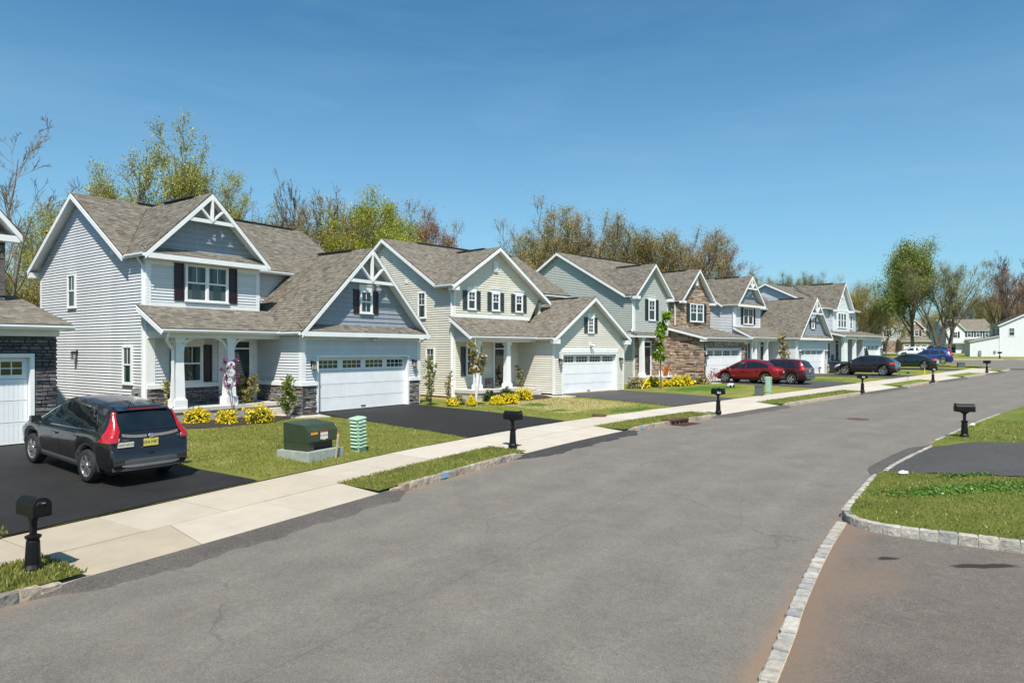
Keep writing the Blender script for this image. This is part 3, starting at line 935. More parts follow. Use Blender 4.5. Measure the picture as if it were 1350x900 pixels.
        mb = MB(); mb.box(u0 + 2.5, u1 - .6, vc - .13, vc + .13, zr + .012, zr + .05)
        s.add('ridge_vent', mb, 'deck', r)
        return r
    def shed(s, u0, u1, v0, v1, z0, z1, rakes=(1, 0), rake_h=.17, **k):
        r = s.roof([[(u0, v0, z0), (u1, v0, z0), (u1, v1, z1), (u0, v1, z1)]], **k)
        for on, u, sg in ((rakes[0], u0, -1), (rakes[1], u1, 1)):
            if not on: continue
            mb = MB(); x = u + sg * .022
            mb.prism([(x, v0, z0 - .04), (x, v1, z1 - .04), (x, v1, z1 - .04 - rake_h), (x, v0, z0 - .04 - rake_h)], (-sg * .03, 0, 0))
            s.add('rake_board', mb, 'white', r)
        return r
    def gutter(s, u0, u1, v, z, kind='front'):
        mb = MB()
        prof = [(0, 0), (0, -.12), (-.085, -.12), (-.125, -.05), (-.125, 0), (-.105, 0), (-.1, -.04), (-.02, -.1), (-.02, 0)]
        if kind == 'front': P = [(u0, v + d, z + h) for d, h in prof]; vec = (u1 - u0, 0, 0)
        else: P = [(v + d, u0, z + h) for d, h in prof]; vec = (0, u1 - u0, 0)
        mb.prism(P, vec)
        return s.add('gutter', mb, 'white')
    def downspout(s, path, m='white'):
        mb = MB()
        for a, b in zip(path[:-1], path[1:]):
            up = (0, 0, 1) if abs(b[2] - a[2]) < .9 * (Vector(b) - Vector(a)).length else (0, 1, 0)
            mb.beam(a, b, .08, .06, up)
        return s.add('downspout', mb, m)
    # -- openings
    def window(s, kind, w, s0, s1, z0, z1, units=1, grid=(2, 2), grid_all=False, header=0, d=.0, curtain=True, glass='glass', sill=True, trim=.075):
        F = frame(kind, w); e = d + .02
        def bx(mb, a, b, c, dd, n0, n1):
            p, q = F(a, c, n0), F(b, dd, n1)
            mb.box(min(p[0], q[0]), max(p[0], q[0]), min(p[1], q[1]), max(p[1], q[1]), c, dd)
        fr = MB()
        bx(fr, s0, s0 + trim, z0, z1, 0, e + .055); bx(fr, s1 - trim, s1, z0, z1, 0, e + .055)
        bx(fr, s0 + trim, s1 - trim, z1 - trim, z1, 0, e + .053); bx(fr, s0 + trim, s1 - trim, z0, z0 + trim * .8, 0, e + .053)
        if header: bx(fr, s0 - .05, s1 + .05, z1 + .004, z1 + header, 0, e + .045); bx(fr, s0 - .08, s1 + .08, z1 + header, z1 + header + .035, 0, e + .075)
        uw = (s1 - s0 - 2 * trim) / units
        for i in range(1, units):
            c = s0 + trim + i * uw
            bx(fr, c - .045, c + .045, z0 + trim * .8, z1 - trim, 0, e + .05)
        wo = s.add('window', fr, 'white')
        zm = (z0 + z1) / 2
        for i in range(units):
            a, b = s0 + trim + i * uw + (.045 if i else 0), s0 + trim + (i + 1) * uw - (.045 if i < units - 1 else 0)
            sash = MB()
            bx(sash, a, b, zm - .028, zm + .028, .004, e + .042)
            for k, (c0, c1, n) in enumerate(((z0 + trim * .8, zm, e + .03), (zm, z1 - trim, e + .038))):
                bx(sash, a, a + .03, c0, c1, .004, n); bx(sash, b - .03, b, c0, c1, .004, n)
                if k == 1 or grid_all:
                    nx, nz = grid
                    for g in range(1, nx):
                        x = a + (b - a) * g / nx; bx(sash, x - .011, x + .011, c0 + .02, c1, .004, n - .006)
                    for g in range(1, nz):
                        y = c0 + (c1 - c0) * g / nz; bx(sash, a + .02, b - .02, y - .011, y + .011, .004, n - .0075)
            s.add('sash', sash, 'white', wo)
            for k, (c0, c1) in enumerate(((z0 + trim * .8, zm), (zm, z1 - trim))):
                pane = MB(); bx(pane, a + .005, b - .005, c0 + .005, c1 - .005, 0, e + .012 + .004 * k)
                s.add('pane', pane, glass, wo)
            if curtain and b - a > .4:
                cu = MB()
                for q in range(2):
                    x0 = a + .04 if q == 0 else b - .04 - (b - a) * .22; n = 6
                    for i2 in range(n):
                        xa = x0 + (b - a) * .22 * i2 / n; xb = x0 + (b - a) * .22 * (i2 + 1) / n
                        bx(cu, xa, xb - .008, z0 + trim + .02, z1 - trim - .04, e + .004, e + .0175 + .0015 * (i2 % 2))
                s.add('curtain', cu, 'curtain', wo)
        if sill:
            mb = MB(); bx(mb, s0 - .03, s1 + .03, z0 - .045, z0 - .003, 0, e + .075); s.add('window_sill', mb, 'white', wo)
        return wo
    def shutter(s, kind, w, s0, s1, z0, z1, m, d=.02):
        F = frame(kind, w); mb = MB()
        def bx(a, b, c, dd, n0, n1):
            p, q = F(a, c, n0), F(b, dd, n1)
            mb.box(min(p[0], q[0]), max(p[0], q[0]), min(p[1], q[1]), max(p[1], q[1]), c, dd)
        bx(s0, s1, z0, z1, d - .012, d + .012)
        t = min(.06, (s1 - s0) * .2)
        bx(s0, s0 + t, z0, z1, d + .012, d + .034); bx(s1 - t, s1, z0, z1, d + .012, d + .034)
        zm = z0 + (z1 - z0) * .45
        for c, dd in ((z0, z0 + .09), (zm - .045, zm + .045), (z1 - .09, z1)): bx(s0 + t, s1 - t, c, dd, d + .012, d + .033)
        return s.add('shutter', mb, m)
    def garage_door(s, w, s0, s1, z0, z1, dep=.16, windows=4, gridx=4, trim=.1, groove=.105):
        """door set back in the front wall at v = w"""
        F = frame('front', w)
        def bx(mb, a, b, c, dd, n0, n1):
            p, q = F(a, c, n0), F(b, dd, n1)
            mb.box(min(p[0], q[0]), max(p[0], q[0]), min(p[1], q[1]), max(p[1], q[1]), c, dd)
        fr = MB()
        bx(fr, s0 - trim, s0, z0, z1, -dep - .03, .035); bx(fr, s1, s1 + trim, z0, z1, -dep - .03, .035)
        bx(fr, s0 - trim, s1 + trim, z1, z1 + trim, -dep - .03, .037)
        s.add('garage_door_frame', fr, 'white')
        root = None; n = 4; h = (z1 - z0) / n
        back = MB(); bx(back, s0, s1, z0, z1, -dep - .09, -dep - .05)
        root = s.add('garage_door', back, 'black')
        for i in range(n):
            a, b = z0 + i * h + .006, z0 + (i + 1) * h - .006
            mb = MB(); top = i == n - 1
            if not top:
                x = s0 + .004; k = int((s1 - s0) / groove); g = (s1 - s0 - .008) / k
                for q in range(k):
                    bx(mb, x + q * g + .006, x + (q + 1) * g - .006, a + .05, b - .05, -dep - .05, -dep + .001)
                bx(mb, s0 + .004, s1 - .004, a, b, -dep - .05, -dep - .007)
                bx(mb, s0 + .004, s1 - .004, a, a + .05, -dep - .05, -dep + .002); bx(mb, s0 + .004, s1 - .004, b - .05, b, -dep - .05, -dep + .002)
                s.add('door_section', mb, 'door_white', root)
            else:
                pw = (s1 - s0) / windows; hs = []
                rail = .105
                bx(mb, s0 + .004, s1 - .004, a, a + rail, -dep - .05, -dep + .002); bx(mb, s0 + .004, s1 - .004, b - rail, b, -dep - .05, -dep + .002)
                for q in range(windows + 1):
                    c = s0 + q * pw; wd = .13
                    bx(mb, max(s0 + .004, c - wd), min(s1 - .004, c + wd), a + rail, b - rail, -dep - .05, -dep + .002)
                so = s.add('door_section', mb, 'door_white', root)
                gl = MB(); gr = MB()
                for q in range(windows):
                    x0, x1 = s0 + q * pw + .12, s0 + (q + 1) * pw - .12
                    gl = MB(); bx(gl, x0, x1, a + rail - .01, b - rail + .01, -dep - .045, -dep - .025)
                    s.add('door_window', gl, 'glass', root)
                    for t in range(1, gridx):
                        x = x0 + (x1 - x0) * t / gridx; bx(gr, x - .012, x + .012, a + rail, b - rail, -dep - .03, -dep - .008)
                    zc = (a + b) / 2; bx(gr, x0, x1, zc - .012, zc + .012, -dep - .03, -dep - .0095)
                s.add('window_grid', gr, 'door_white', root)
        hd = MB(); bx(hd, (s0 + s1) / 2 - .12, (s0 + s1) / 2 + .12, z0 + .1, z0 + .13, -dep, -dep + .03)
        s.add('door_handle', hd, 'black', root)
        return root
    def lantern(s, kind, w, sc, z, d=.02):
        F = frame(kind, w); mb = MB(); gl = MB()
        def bx(m_, a, b, c, dd, n0, n1):
            p, q = F(a, c, n0), F(b, dd, n1)
            m_.box(min(p[0], q[0]), max(p[0], q[0]), min(p[1], q[1]), max(p[1], q[1]), c, dd)
        bx(mb, sc - .055, sc + .055, z - .02, z + .16, d, d + .025)
        bx(mb, sc - .015, sc + .015, z + .1, z + .13, d + .025, d + .14)
        bx(mb, sc - .09, sc + .09, z + .075, z + .1, d + .05, d + .23); bx(mb, sc - .06, sc + .06, z + .1, z + .13, d + .08, d + .2)
        bx(mb, sc - .07, sc + .07, z - .19, z - .165, d + .07, d + .21)
        for a in (-.07, .055):
            for n0 in (.07, .195): bx(mb, sc + a, sc + a + .015, z - .17, z + .08, d + n0, d + n0 + .015)
        o = s.add('wall_lantern', mb, 'black')
        bx(gl, sc - .052, sc + .052, z - .16, z + .07, d + .088, d + .192)
        s.add('lantern_glass', gl, M['lamp_glass'], o)
    def column(s, u, v, z0, z1, w0=.42, w1=.28, base=.3):
        mb = MB()
        mb.box(u - w0 / 2 - .05, u + w0 / 2 + .05, v - w0 / 2 - .05, v + w0 / 2 + .05, z0, z0 + base)
        mb.box(u - w0 / 2 - .03, u + w0 / 2 + .03, v - w0 / 2 - .03, v + w0 / 2 + .03, z0 + base, z0 + base + .04)
        mb.ring([[(u + sx * w / 2, v + sy * w / 2, z) for sx, sy in ((-1, -1), (1, -1), (1, 1), (-1, 1))] for w, z in ((w0, z0 + base + .04), (w1, z1 - .16))])
        mb.box(u - w1 / 2 - .05, u + w1 / 2 + .05, v - w1 / 2 - .05, v + w1 / 2 + .05, z1 - .16, z1)
        return s.add('porch_column', mb, 'white')
    def bracket(s, u, v, z, sg):
        mb = MB(); n = 7; P = []
        for i in range(n):
            a = pi / 2 * i / (n - 1)
            P.append((u + sg * .42 * (1 - cos(a)) * 1.0, v - .04, z - .42 + .42 * sin(a)))
        Q = [(p[0] + sg * (-.0), p[1], p[2]) for p in P]
        for a, b in zip(P[:-1], P[1:]): mb.beam(a, b, .08, .07, (0, 1, 0))
        return s.add('bracket', mb, 'white')
    def truss(s, uc, v, zr, half, slope, tie_z):
        """white king-post truss under a gable peak"""
        mb = MB(); w = .13; hw = (zr - .17 - tie_z) / slope
        for a, b in (((uc - hw - .03, v, tie_z), (uc + hw + .03, v, tie_z)), ((uc, v, tie_z), (uc, v, zr - .2))):
            mb.beam(a, b, .07, w if a[2] == b[2] else w, (0, 1, 0) if a[2] != b[2] else (0, 0, 1))
        dl = hw * .56
        for sg in (-1, 1):
            mb.beam((uc + sg * .03, v + .002, tie_z + .05), (uc + sg * dl, v + .002, tie_z + .05 + (zr - .17 - tie_z) * .52), .066, w * .8, (0, 1, 0))
        return s.add('gable_truss', mb, 'white')
    def pent(s, u0, u1, v0, v1, z0, z1):
        """little shingled skirt roof at the foot of a gable"""
        r = s.shed(u0, u1, v0, v1, z0, z1, (0, 0), soffit=.05)
        s.band('front', v0, u0, u1, z0 - .19, z0 - .012, -.03, .02, 'fascia_board')
        return r
    def door(s, kind, w, s0, s1, z0, z1, m='door_dark', d=.0, transom=.32, storm=True, glazed=True, trim=.11):
        F = frame(kind, w)
        def bx(mb, a, b, c, dd, n0, n1):
            p, q = F(a, c, n0), F(b, dd, n1)
            mb.box(min(p[0], q[0]), max(p[0], q[0]), min(p[1], q[1]), max(p[1], q[1]), c, dd)
        fr = MB(); top = z1 + transom
        bx(fr, s0 - trim, s0, z0, top, 0, .06); bx(fr, s1, s1 + trim, z0, top, 0, .06)
        bx(fr, s0 - trim, s1 + trim, top, top + trim, 0, .062); bx(fr, s0, s1, z1, z1 + .06, 0, .055)
        bx(fr, s0, s1, z0, z0 + .07, 0, .05)
        s.add('door_frame', fr, 'white')
        mb = MB(); bx(mb, s0, s1, z0 + .07, z1, 0, .03)
        pw = (s1 - s0)
        for c0, c1 in ((.12, .42), (.48, .78)):
            for a0, a1 in ((.12, .45), (.55, .88)):
                bx(mb, s0 + pw * a0, s0 + pw * a1, z0 + (z1 - z0) * c0, z0 + (z1 - z0) * c1, .03, .036)
        do = s.add('front_door', mb, m)
        if storm:
            g = MB(); bx(g, s0 + .06, s1 - .06, z0 + .16, z1 - .08, .036, .042); s.add('storm_glass', g, 'glass', do)
        h = MB(); bx(h, s1 - .12, s1 - .08, z0 + .95, z0 + 1.12, .042, .09); s.add('door_handle', h, 'black', do)
        t = MB(); bx(t, s0, s1, z1 + .06, top, 0, .03); s.add('transom_window', t, 'glass')

def lampglass():
    M['lamp_glass'] = plain('lantern_glass', (.34, .33, .3), .25, .1)
    M['vent'] = plain('white_vent', (.74, .75, .76), .5, .05)
lampglass()

def slope_poly(u0, u1, zb, ze, uc, zr):
    return [(u0, zb), (u1, zb), (u1, ze), (uc, zr), (u0, ze)]

def truss_house(k, label, sid, shut, single, L=-5.1, F0=-5.1, F1=-.67, pw=2.7, yard=-.15, z_ridge=8.5, stone='stone_gray', cols=(-4.62, -2.7), dr=-2.0):
    P, z, a = HS[k]
    h = House('truss_gabled_house', label, P, z, a, single, exp=.108 if k == 1 else .127, lip=.027)
    mv, bv = 4.0, 11.5            # main front wall, back wall
    mid = (3.65 + bv + .35) / 2
    ez = 5.78; R = 5.0
    sl = (z_ridge - ez) / (mid - 3.65)
    # --- main body: left gable wall
    lw = 8.3 if k == 1 else 8.1
    h.wall('left', L, [(mv - .01, -.25), (bv, -.25), (bv, ez - .05), (mid, z_ridge - .17), (mv - .01, ez + sl * .35 - .17)], sid)
    h.wall('left', L + .001, [(pw, -.25), (mv, -.25), (mv, ez - .12), (pw, ez - .12)], sid)
    h.wall('right', R, [(mv, 2.6), (bv, 2.6), (bv, ez - .05), (mid, z_ridge - .17), (mv, ez)], sid, single=False)
    h.wall('front', mv, [(F1 - .2, 3), (R, 3), (R, ez - .1), (F1 - .2, ez - .1)], sid, single=False)
    h.wall('back', bv, [(L, -.3), (R, -.3), (R, ez), (L, ez)], sid, single=False)
    h.corner(L, bv, -.25, ez - .1, .12, 1, -1)
    h.cross(3.65, bv + .35, ez, z_ridge, L - .36, R + .3, rakes=(1, 1))
    h.gutter(F1 + .45, R + .3, 3.65, ez - .03)
    h.box('eave_return', L - .36, L - .02, bv + .02, bv + .34, ez - .34, ez - .12)
    # --- projecting two-storey front
    fp = [(F0, 0), (F1, 0), (F1, ez - .1), (F0, ez - .1)]
    h.wall('front', pw, [(F0 + .0, 3.9), (F1, 3.9), (F1, ez - .1), (F0, ez - .1)], sid)
    h.wall('right', F1, [(pw, 3.4), (mv, 3.4), (mv, ez - .1), (pw, ez - .1)], sid)
    uc = (F0 + F1) / 2; hw = (F1 - F0) / 2 + .24; zr = ez + hw * 1.0
    h.wall('front', pw + .004, [(F0 + .03, ez + .16), (F1 - .03, ez + .16), (uc, zr - .26)], 'shake', exp=.19)
    h.gable(uc - hw, uc + hw, ez, zr, pw - .42, mid - .6, soffit=.1, vl=3.72, vr=3.72)
    h.pent(uc - hw + .1, uc + hw - .1, pw - .42, pw + .02, ez - .0, ez + .27)
    h.truss(uc, pw - .39, zr, hw, 1.0, zr - 1.08)
    h.gutter(pw - .4, 3.6, uc - hw + .02, ez - .02, 'side')
    h.band('front', pw, F0, F1, ez - .34, ez - .1, 0, .03, 'frieze_board')
    h.corner(F0, pw, 0 if F0 > L else -.2, ez - .12, .16); h.corner(F1, pw, 3.85, ez - .12, .12, -1, 1)
    h.band('front', pw, F0 + .1, F1, 3.94, 4.1, 0, .028)
    w0 = uc - .84
    h.window('front', pw, w0, w0 + 1.7, 4.22, 5.55, 2, (2, 1), trim=.07)
    h.shutter('front', pw, w0 - .40, w0 - .04, 4.2, 5.56, shut); h.shutter('front', pw, w0 + 1.74, w0 + 2.08, 4.2, 5.56, shut)
    h.downspout([(L - .18, pw + .3, ez - .1), (L - .06, pw + .12, ez - .4), (L - .06, pw + .12, -.1)])
    # --- garage
    G0, G1, gd = -.66, 5.73, 4.8
    gpoly = [(G0, 0), (G1, 0), (G1, 3.05), (G0, 3.05)]
    d0, d1, dz = .1, 4.98, 2.12
    band = 1.08
    if single or k == 1:
        h.wall('front', 0, [(G0, band), (G1, band), (G1, 3.05), (G0, 3.05)], sid, [(d0 - .1, 0, d1 + .1, dz + .1)])
        h.wall('front', -.004, [(G0, -.25), (G1, -.25), (G1, band), (G0, band)], 'mortar', [(d0 - .1, -.4, d1 + .1, dz + .1)], cover='stone', base=stone)
        h.wall('left', G0, [(0, band), (pw + .3, band), (pw + .3, 3.05), (0, 3.05)], sid)
        h.wall('left', G0 - .004, [(-.06, -.25), (pw, -.25), (pw, band), (-.06, band)], 'mortar', cover='stone', base=stone)
        h.band('front', -.004, G0 - .06, d0 - .1, band - .02, band + .13, 0, .085, 'stone_cap'); h.band('front', -.004, d1 + .1, G1 + .06, band - .02, band + .13, 0, .085, 'stone_cap')
        h.band('left', G0 - .004, 0, pw, band - .02, band + .13, 0, .085, 'stone_cap')
        h.corner(G0, 0, band + .13, 3.05, .16); h.corner(G1, 0, band + .13, 3.05, .13, -1, 1)
    else:
        h.wall('front', 0, gpoly, sid, [(d0 - .1, 0, d1 + .1, dz + .1)])
        h.wall('left', G0, [(0, -.2), (pw + .3, -.2), (pw + .3, 3.05), (0, 3.05)], sid)
        h.corner(G0, 0, 0, 3.05, .16); h.corner(G1, 0, 0, 3.05, .13, -1, 1)
    h.wall('right', G1, [(0, -.3), (6, -.3), (6, 3.05), (0, 3.05)], sid, single=False)
    gc = (G0 + G1) / 2; gh = (G1 - G0) / 2 + .3; gzr = 3.12 + gh * 1.0
    h.gable(gc - gh, gc + gh, 3.12, gzr, -.42, 6.0)
    h.wall('front', .004, [(G0 + .05, 3.4), (G1 - .05, 3.4), (gc, gzr - .3)], 'shake', exp=.19)
    h.pent(gc - gh + .1, gc + gh - .1, -.42, .03, 3.13, 3.45)
    h.truss(gc, -.39, gzr, gh, 1.0, gzr - 1.4)
    h.band('front', 0, G0, G1, 2.84, 3.05, 0, .03, 'frieze_board')
    h.garage_door(0, d0, d1, .01, dz)
    h.window('front', .004, gc - .34, gc + .34, 3.95, 4.88, 1, (2, 1), grid_all=True, header=.2, curtain=False)
    h.shutter('front', .004, gc - .68, gc - .38, 3.93, 4.9, shut); h.shutter('front', .004, gc + .38, gc + .68, 3.93, 4.9, shut)
    h.lantern('front', 0, d0 - .32, 1.85); h.lantern('front', 0, d1 + .34, 1.85)
    h.gutter(-.3, 1.2, gc - gh + .02, 3.1, 'side')
    mb = MB(); mb.tube([(gc + .35, -.02, 2.93), (gc + .35, -.16, 2.9)], .04, 8)
    for q in (-.07, .07): mb.tube([(gc + .35 + q, -.14, 2.94), (gc + .35 + q * 1.6, -.28, 2.84)], [.035, .06], 8)
    h.add('flood_light', mb, 'vent')
    h.downspout([(G1 + .3, -.3, 3.0), (G1 + .06, -.0, 2.75), (G1 + .06, .05, -.1)])
    # --- porch
    fl = .42; c0, c1 = L - .0, G0
    p0 = 1.1
    h.wall('front', pw, [(F0, band + .1), (G0, band + .1), (G0, 3.95), (F0, 3.95)], sid) if single else h.wall('front', pw, [(F0, .4), (G0, .4), (G0, 3.95), (F0, 3.95)], sid)
    if single or k == 1:
        h.wall('front', pw - .004, [(F0 + .0, fl), (F0 + 2.9, fl), (F0 + 2.9, band), (F0, band)], 'mortar', cover='stone', base=stone)
        h.band('front', pw - .004, F0, F0 + 2.9, band - .02, band + .13, 0, .085, 'stone_cap')
        h.band('front', pw, F0, F0 + .3, band + .13, 2.85, 0, .03)
    fb = MB(); fb.box(c0 + .02, c1 - .08, p0 + .12, pw, fl - .12, fl)
    h.add('porch_floor', fb, 'concrete')
    fb = MB(); fb.box(c0 + .06, c1 - .12, p0 + .16, pw - .02, -.5, fl - .121); h.add('porch_base', fb, 'foundation')
    h.box('porch_step', c1 - 1.5, c1 - .12, p0 - .22, p0 + .119, -.3, fl - .2, 'concrete')
    h.shed(L - .32, gc - gh + .9, p0 - .05, pw + .01, 3.15, 3.98)
    h.box('porch_beam', L + .0, gc - gh + .4, p0 + .2, p0 + .45, 2.84, 3.1); h.box('porch_beam', L + .02, L + .24, p0 + .45, pw, 2.84, 3.1)
    h.box('porch_ceiling', L + .24, G0 - .1, p0 + .45, pw - .03, 3.02, 3.06)
    h.wall('left', L + .002, [(p0 + .2, 3.1), (pw, 3.1), (pw, 3.8), (p0 + .25, 3.15)], sid)
    h.gutter(L - .32, gc - gh + .2, p0 - .05, 3.12)
    for cu in cols:
        h.column(cu, p0 + .42, fl, 2.84, .35, .25); h.bracket(cu + .15, p0 + .42, 2.84, 1)
    h.bracket(cols[1] - .15, p0 + .42, 2.84, -1)
    h.downspout([(L - .1, p0 - .1, 3.05), (L - .12, p0 + .02, 2.75), (L + .22, p0 + .28, 2.45), (L + .24, p0 + .26, fl + .1)])
    h.window('front', pw, F0 + 1.22, F0 + 2.05, 1.25, 2.62, 1, (2, 1), header=.2)
    h.shutter('front', pw, F0 + .82, F0 + 1.19, 1.24, 2.62, shut); h.shutter('front', pw, F0 + 2.08, F0 + 2.42, 1.24, 2.62, shut)
    h.door('front', pw, dr, dr + .88, fl, fl + 2.03, transom=.3)
    h.band('front', pw, dr - .42, dr - .13, fl, 2.95, 0, .05, 'pilaster'); h.band('front', pw, dr + 1.0, dr + 1.22, fl, 2.95, 0, .04, 'pilaster')
    # --- side windows and fittings
    if k == 1:
        h.window('left', L, 8.1, 8.82, 4.1, 5.42, 1, (2, 1), glass='glass_green')
        h.window('left', L, 3.6, 4.3, 1.22, 2.58, 1, (2, 1), glass='glass_green')
        h.lantern('left', L, 8.0, 2.25)
        mb = MB(); mb.box(L - .16, L - .02, 2.86, 3.2, .55, 1.1); mb.box(L - .14, L - .02, 3.26, 3.44, .5, 1.02); mb.tube([(L - .08, 3.02, .55), (L - .08, 3.02, -.2)], .035, 6); mb.lathe([(0.11, .72), (.11, .76)], 12, (L - .17, 3.02, .2))
        h.add('electric_meter', mb, M['meter'])
        mb = MB(); mb.lathe([(.0, 0), (.12, 0), (.13, .05), (.06, .12)], 12, (0, 0, 0)); 
        for p in range(len(mb.v)): x, y, zz = mb.v[p]; mb.v[p] = (L - .02 - zz, 5.0 + x, 6.0 + y)
        h.add('wall_vent', mb, 'vent')
        mb = MB(); mb.box(L - .05, L - .01, 4.6, 4.8, .6, .7); h.add('hose_tap', mb, 'black')
    fd = MB(); fd.box(L + .02, G0, pw + .03, bv - .02, -.6, -.24); fd.box(G0 + .03, G1 - .03, .03, 6, -.6, -.2)
    h.add('foundation', fd, 'foundation_tan')
    return h
M['meter'] = plain('gray_meter_box', (.22, .23, .235), .5, .15)
truss_house(1, 'largest house in view, pale gray with plum shutters and gray stone base', 'siding_gray', 'shutter_plum', True)
truss_house(4, 'small looking white-trussed gray house with plum shutters, behind the dark purple car', 'siding_gray', 'shutter_plum', False, L=-6.1, F0=-6.1, F1=-1.75, cols=(-5.15, -3.15), dr=-1.75)

def beige_house():
    k = 2; P, z, a = HS[k]; sid = 'siding_beige'; sh = 'shutter_green'
    h = House('beige_house', 'cream sided house with dark green shutters and three small upper windows in a row', P, z, a, True, exp=.12)
    L, R, bv = -5.42, 5.0, 12.6; pw = 2.55; mv = 3.95; ez = 5.78; zr = 8.62; mid = (3.6 + bv + .35) / 2
    sl = (zr - ez) / (mid - 3.6)
    h.wall('left', L, [(mv, .05), (bv, .05), (bv, ez - .05), (mid, zr - .17), (mv, ez + sl * .35 - .17)], sid)
    h.wall('left', L + .001, [(pw, .05), (mv, .05), (mv, ez - .12), (pw, ez - .12)], sid)
    h.wall('front', mv, [(1, 3), (R, 3), (R, ez - .1), (1, ez - .1)], sid, single=False)
    h.wall('right', R, [(mv, 2.5), (bv, 2.5), (bv, ez), (mid, zr - .17), (mv, ez)], sid, single=False)
    h.wall('back', bv, [(L, 0), (R, 0), (R, ez), (L, ez)], sid, single=False)
    h.cross(3.6, bv + .35, ez, zr, L - .32, R + .3, rakes=(1, 1))
    h.corner(L, bv, .05, ez - .1, .12, 1, -1)
    # big upper gable
    uc, gz_, hw = -2.5, 7.86, 3.3
    s_ = .66; u0 = uc - hw; zt = gz_ - hw * s_
    h.gable(u0, 1.6, zt, gz_, pw - .42, mid - .5, uc=uc, ze2=gz_ - (1.6 - uc) * s_, vl=3.66)
    h.wall('front', pw, [(L, 4.05), (.25, 4.05), (1.05, gz_ - (1.05 - uc) * s_ - .17), (uc, gz_ - .17), (L, gz_ - (uc - L) * s_ - .17)], sid)
    h.wall('right', 1.2, [(pw, 3.4), (mv, 3.4), (mv, 5.1), (pw, 5.1)], sid, single=False)
    h.corner(L, pw, -.4, zt - .1, .11)
    h.band('front', pw, L + .1, .2, 4.03, 4.2, 0, .03)
    h.box('eave_return', u0, u0 + .42, pw - .4, pw - .02, zt - .3, zt - .1)
    h.gutter(pw - .4, 3.6, u0 + .02, zt - .02, 'side')
    for c in (-4.22, -2.47, -.66):
        h.window('front', pw, c - .29, c + .29, 4.5, 5.42, 1, (2, 2), header=.2, curtain=False, trim=.06)
        h.shutter('front', pw, c - .62, c - .32, 4.46, 5.44, sh); h.shutter('front', pw, c + .32, c + .62, 4.46, 5.44, sh)
    mb = MB(); mb.box(uc - .17, uc + .17, pw - .09, pw - .015, 6.55, 7.12)
    for i in range(6): mb.box(uc - .14, uc + .14, pw - .105, pw - .085, 6.6 + i * .085, 6.645 + i * .085)
    h.add('gable_vent', mb, 'vent')
    h.downspout([(L - .2, pw + .2, zt - .1), (L - .06, pw + .12, zt - .5), (L - .06, pw + .12, -.55)])
    # garage
    G0, G1 = -.66, 5.76; gc = 2.5; gh = 3.5; ez2 = 3.06; gzr = 5.36; gs = (gzr - ez2) / gh
    d0, d1, dz = .1, 5.0, 2.14
    h.wall('front', 0, [(G0, .04), (G1, .04), (G1, gzr - (G1 - gc) * gs - .17), (gc, gzr - .17), (G0, gzr - (gc - G0) * gs - .17)], sid, [(d0 - .1, 0, d1 + .1, dz + .1)])
    h.wall('left', G0, [(0, .1), (pw + .3, .1), (pw + .3, 3.0), (0, 3.0)], sid)
    h.wall('right', G1, [(0, 0), (6, 0), (6, 3.0), (0, 3.0)], sid, single=False)
    h.gable(gc - gh, gc + gh, ez2, gzr, -.4, 6.0)
    h.corner(G0, 0, .04, 2.95, .1); h.corner(G1, 0, .04, 2.9, .1, -1, 1)
    for u in (gc - gh + .02, gc + gh - .42): h.box('eave_return', u, u + .4, -.4, -.02, ez2 - .34, ez2 - .1)
    h.garage_door(0, d0, d1, .01, dz)
    h.band('front', 0, d0 - .14, d1 + .14, dz + .1, dz + .3, .0, .05, 'door_header')
    h.lantern('front', 0, d0 - .34, 1.78); h.lantern('front', 0, d1 + .36, 1.78)
    c = 2.53
    h.window('front', 0, c - .27, c + .27, 3.36, 4.2, 1, (2, 2), grid_all=True, header=.22, curtain=False, trim=.055)
    h.shutter('front', 0, c - .6, c - .3, 3.34, 4.22, sh); h.shutter('front', 0, c + .3, c + .6, 3.34, 4.22, sh)
    mb = MB(); mb.box(c - .1, c - .02, -.06, -.01, 2.6, 2.85)
    for q in (-.07, .07): mb.tube([(c - .06, -.05, 2.74), (c - .06 + q * 1.5, -.24, 2.62)], [.03, .06], 8)
    h.add('flood_light', mb, 'vent')
    h.gutter(-.3, 1.2, gc - gh + .02, ez2 - .02, 'side')
    h.downspout([(G1 + .3, -.25, 2.9), (G1 + .06, .02, 2.6), (G1 + .06, .06, .05)])
    # porch
    fl, p0 = .4, 1.05
    h.wall('front', pw, [(L, fl), (G0, fl), (G0, 4.05), (L, 4.05)], sid)
    mb = MB(); mb.box(L + .02, G0 - .06, p0 + .12, pw, fl - .16, fl); h.add('porch_floor', mb, 'concrete')
    mb = MB(); mb.box(L + .06, G0 - .1, p0 + .17, pw - .02, -.9, fl - .161); h.add('porch_base', mb, 'foundation')
    h.box('porch_step', G0 - 1.3, G0 - .08, p0 - .25, p0 + .118, -.3, fl - .2, 'concrete')
    h.shed(L - .3, gc - gh + .9, p0 - .05, pw + .01, 3.1, 4.07)
    h.gutter(L - .3, gc - gh + .2, p0 - .05, 3.07)
    h.box('porch_beam', L + .02, gc - gh + .4, p0 + .2, p0 + .44, 2.8, 3.05); h.box('porch_beam', L + .03, L + .26, p0 + .44, pw, 2.8, 3.05)
    h.box('porch_ceiling', L + .26, G0 - .1, p0 + .44, pw - .03, 2.98, 3.02)
    h.wall('left', L + .002, [(p0 + .2, 3.05), (pw, 3.05), (pw, 3.88), (p0 + .25, 3.1)], sid)
    for u in (-4.82, -2.68): h.column(u, p0 + .42, fl, 2.8, .3, .24, .24)
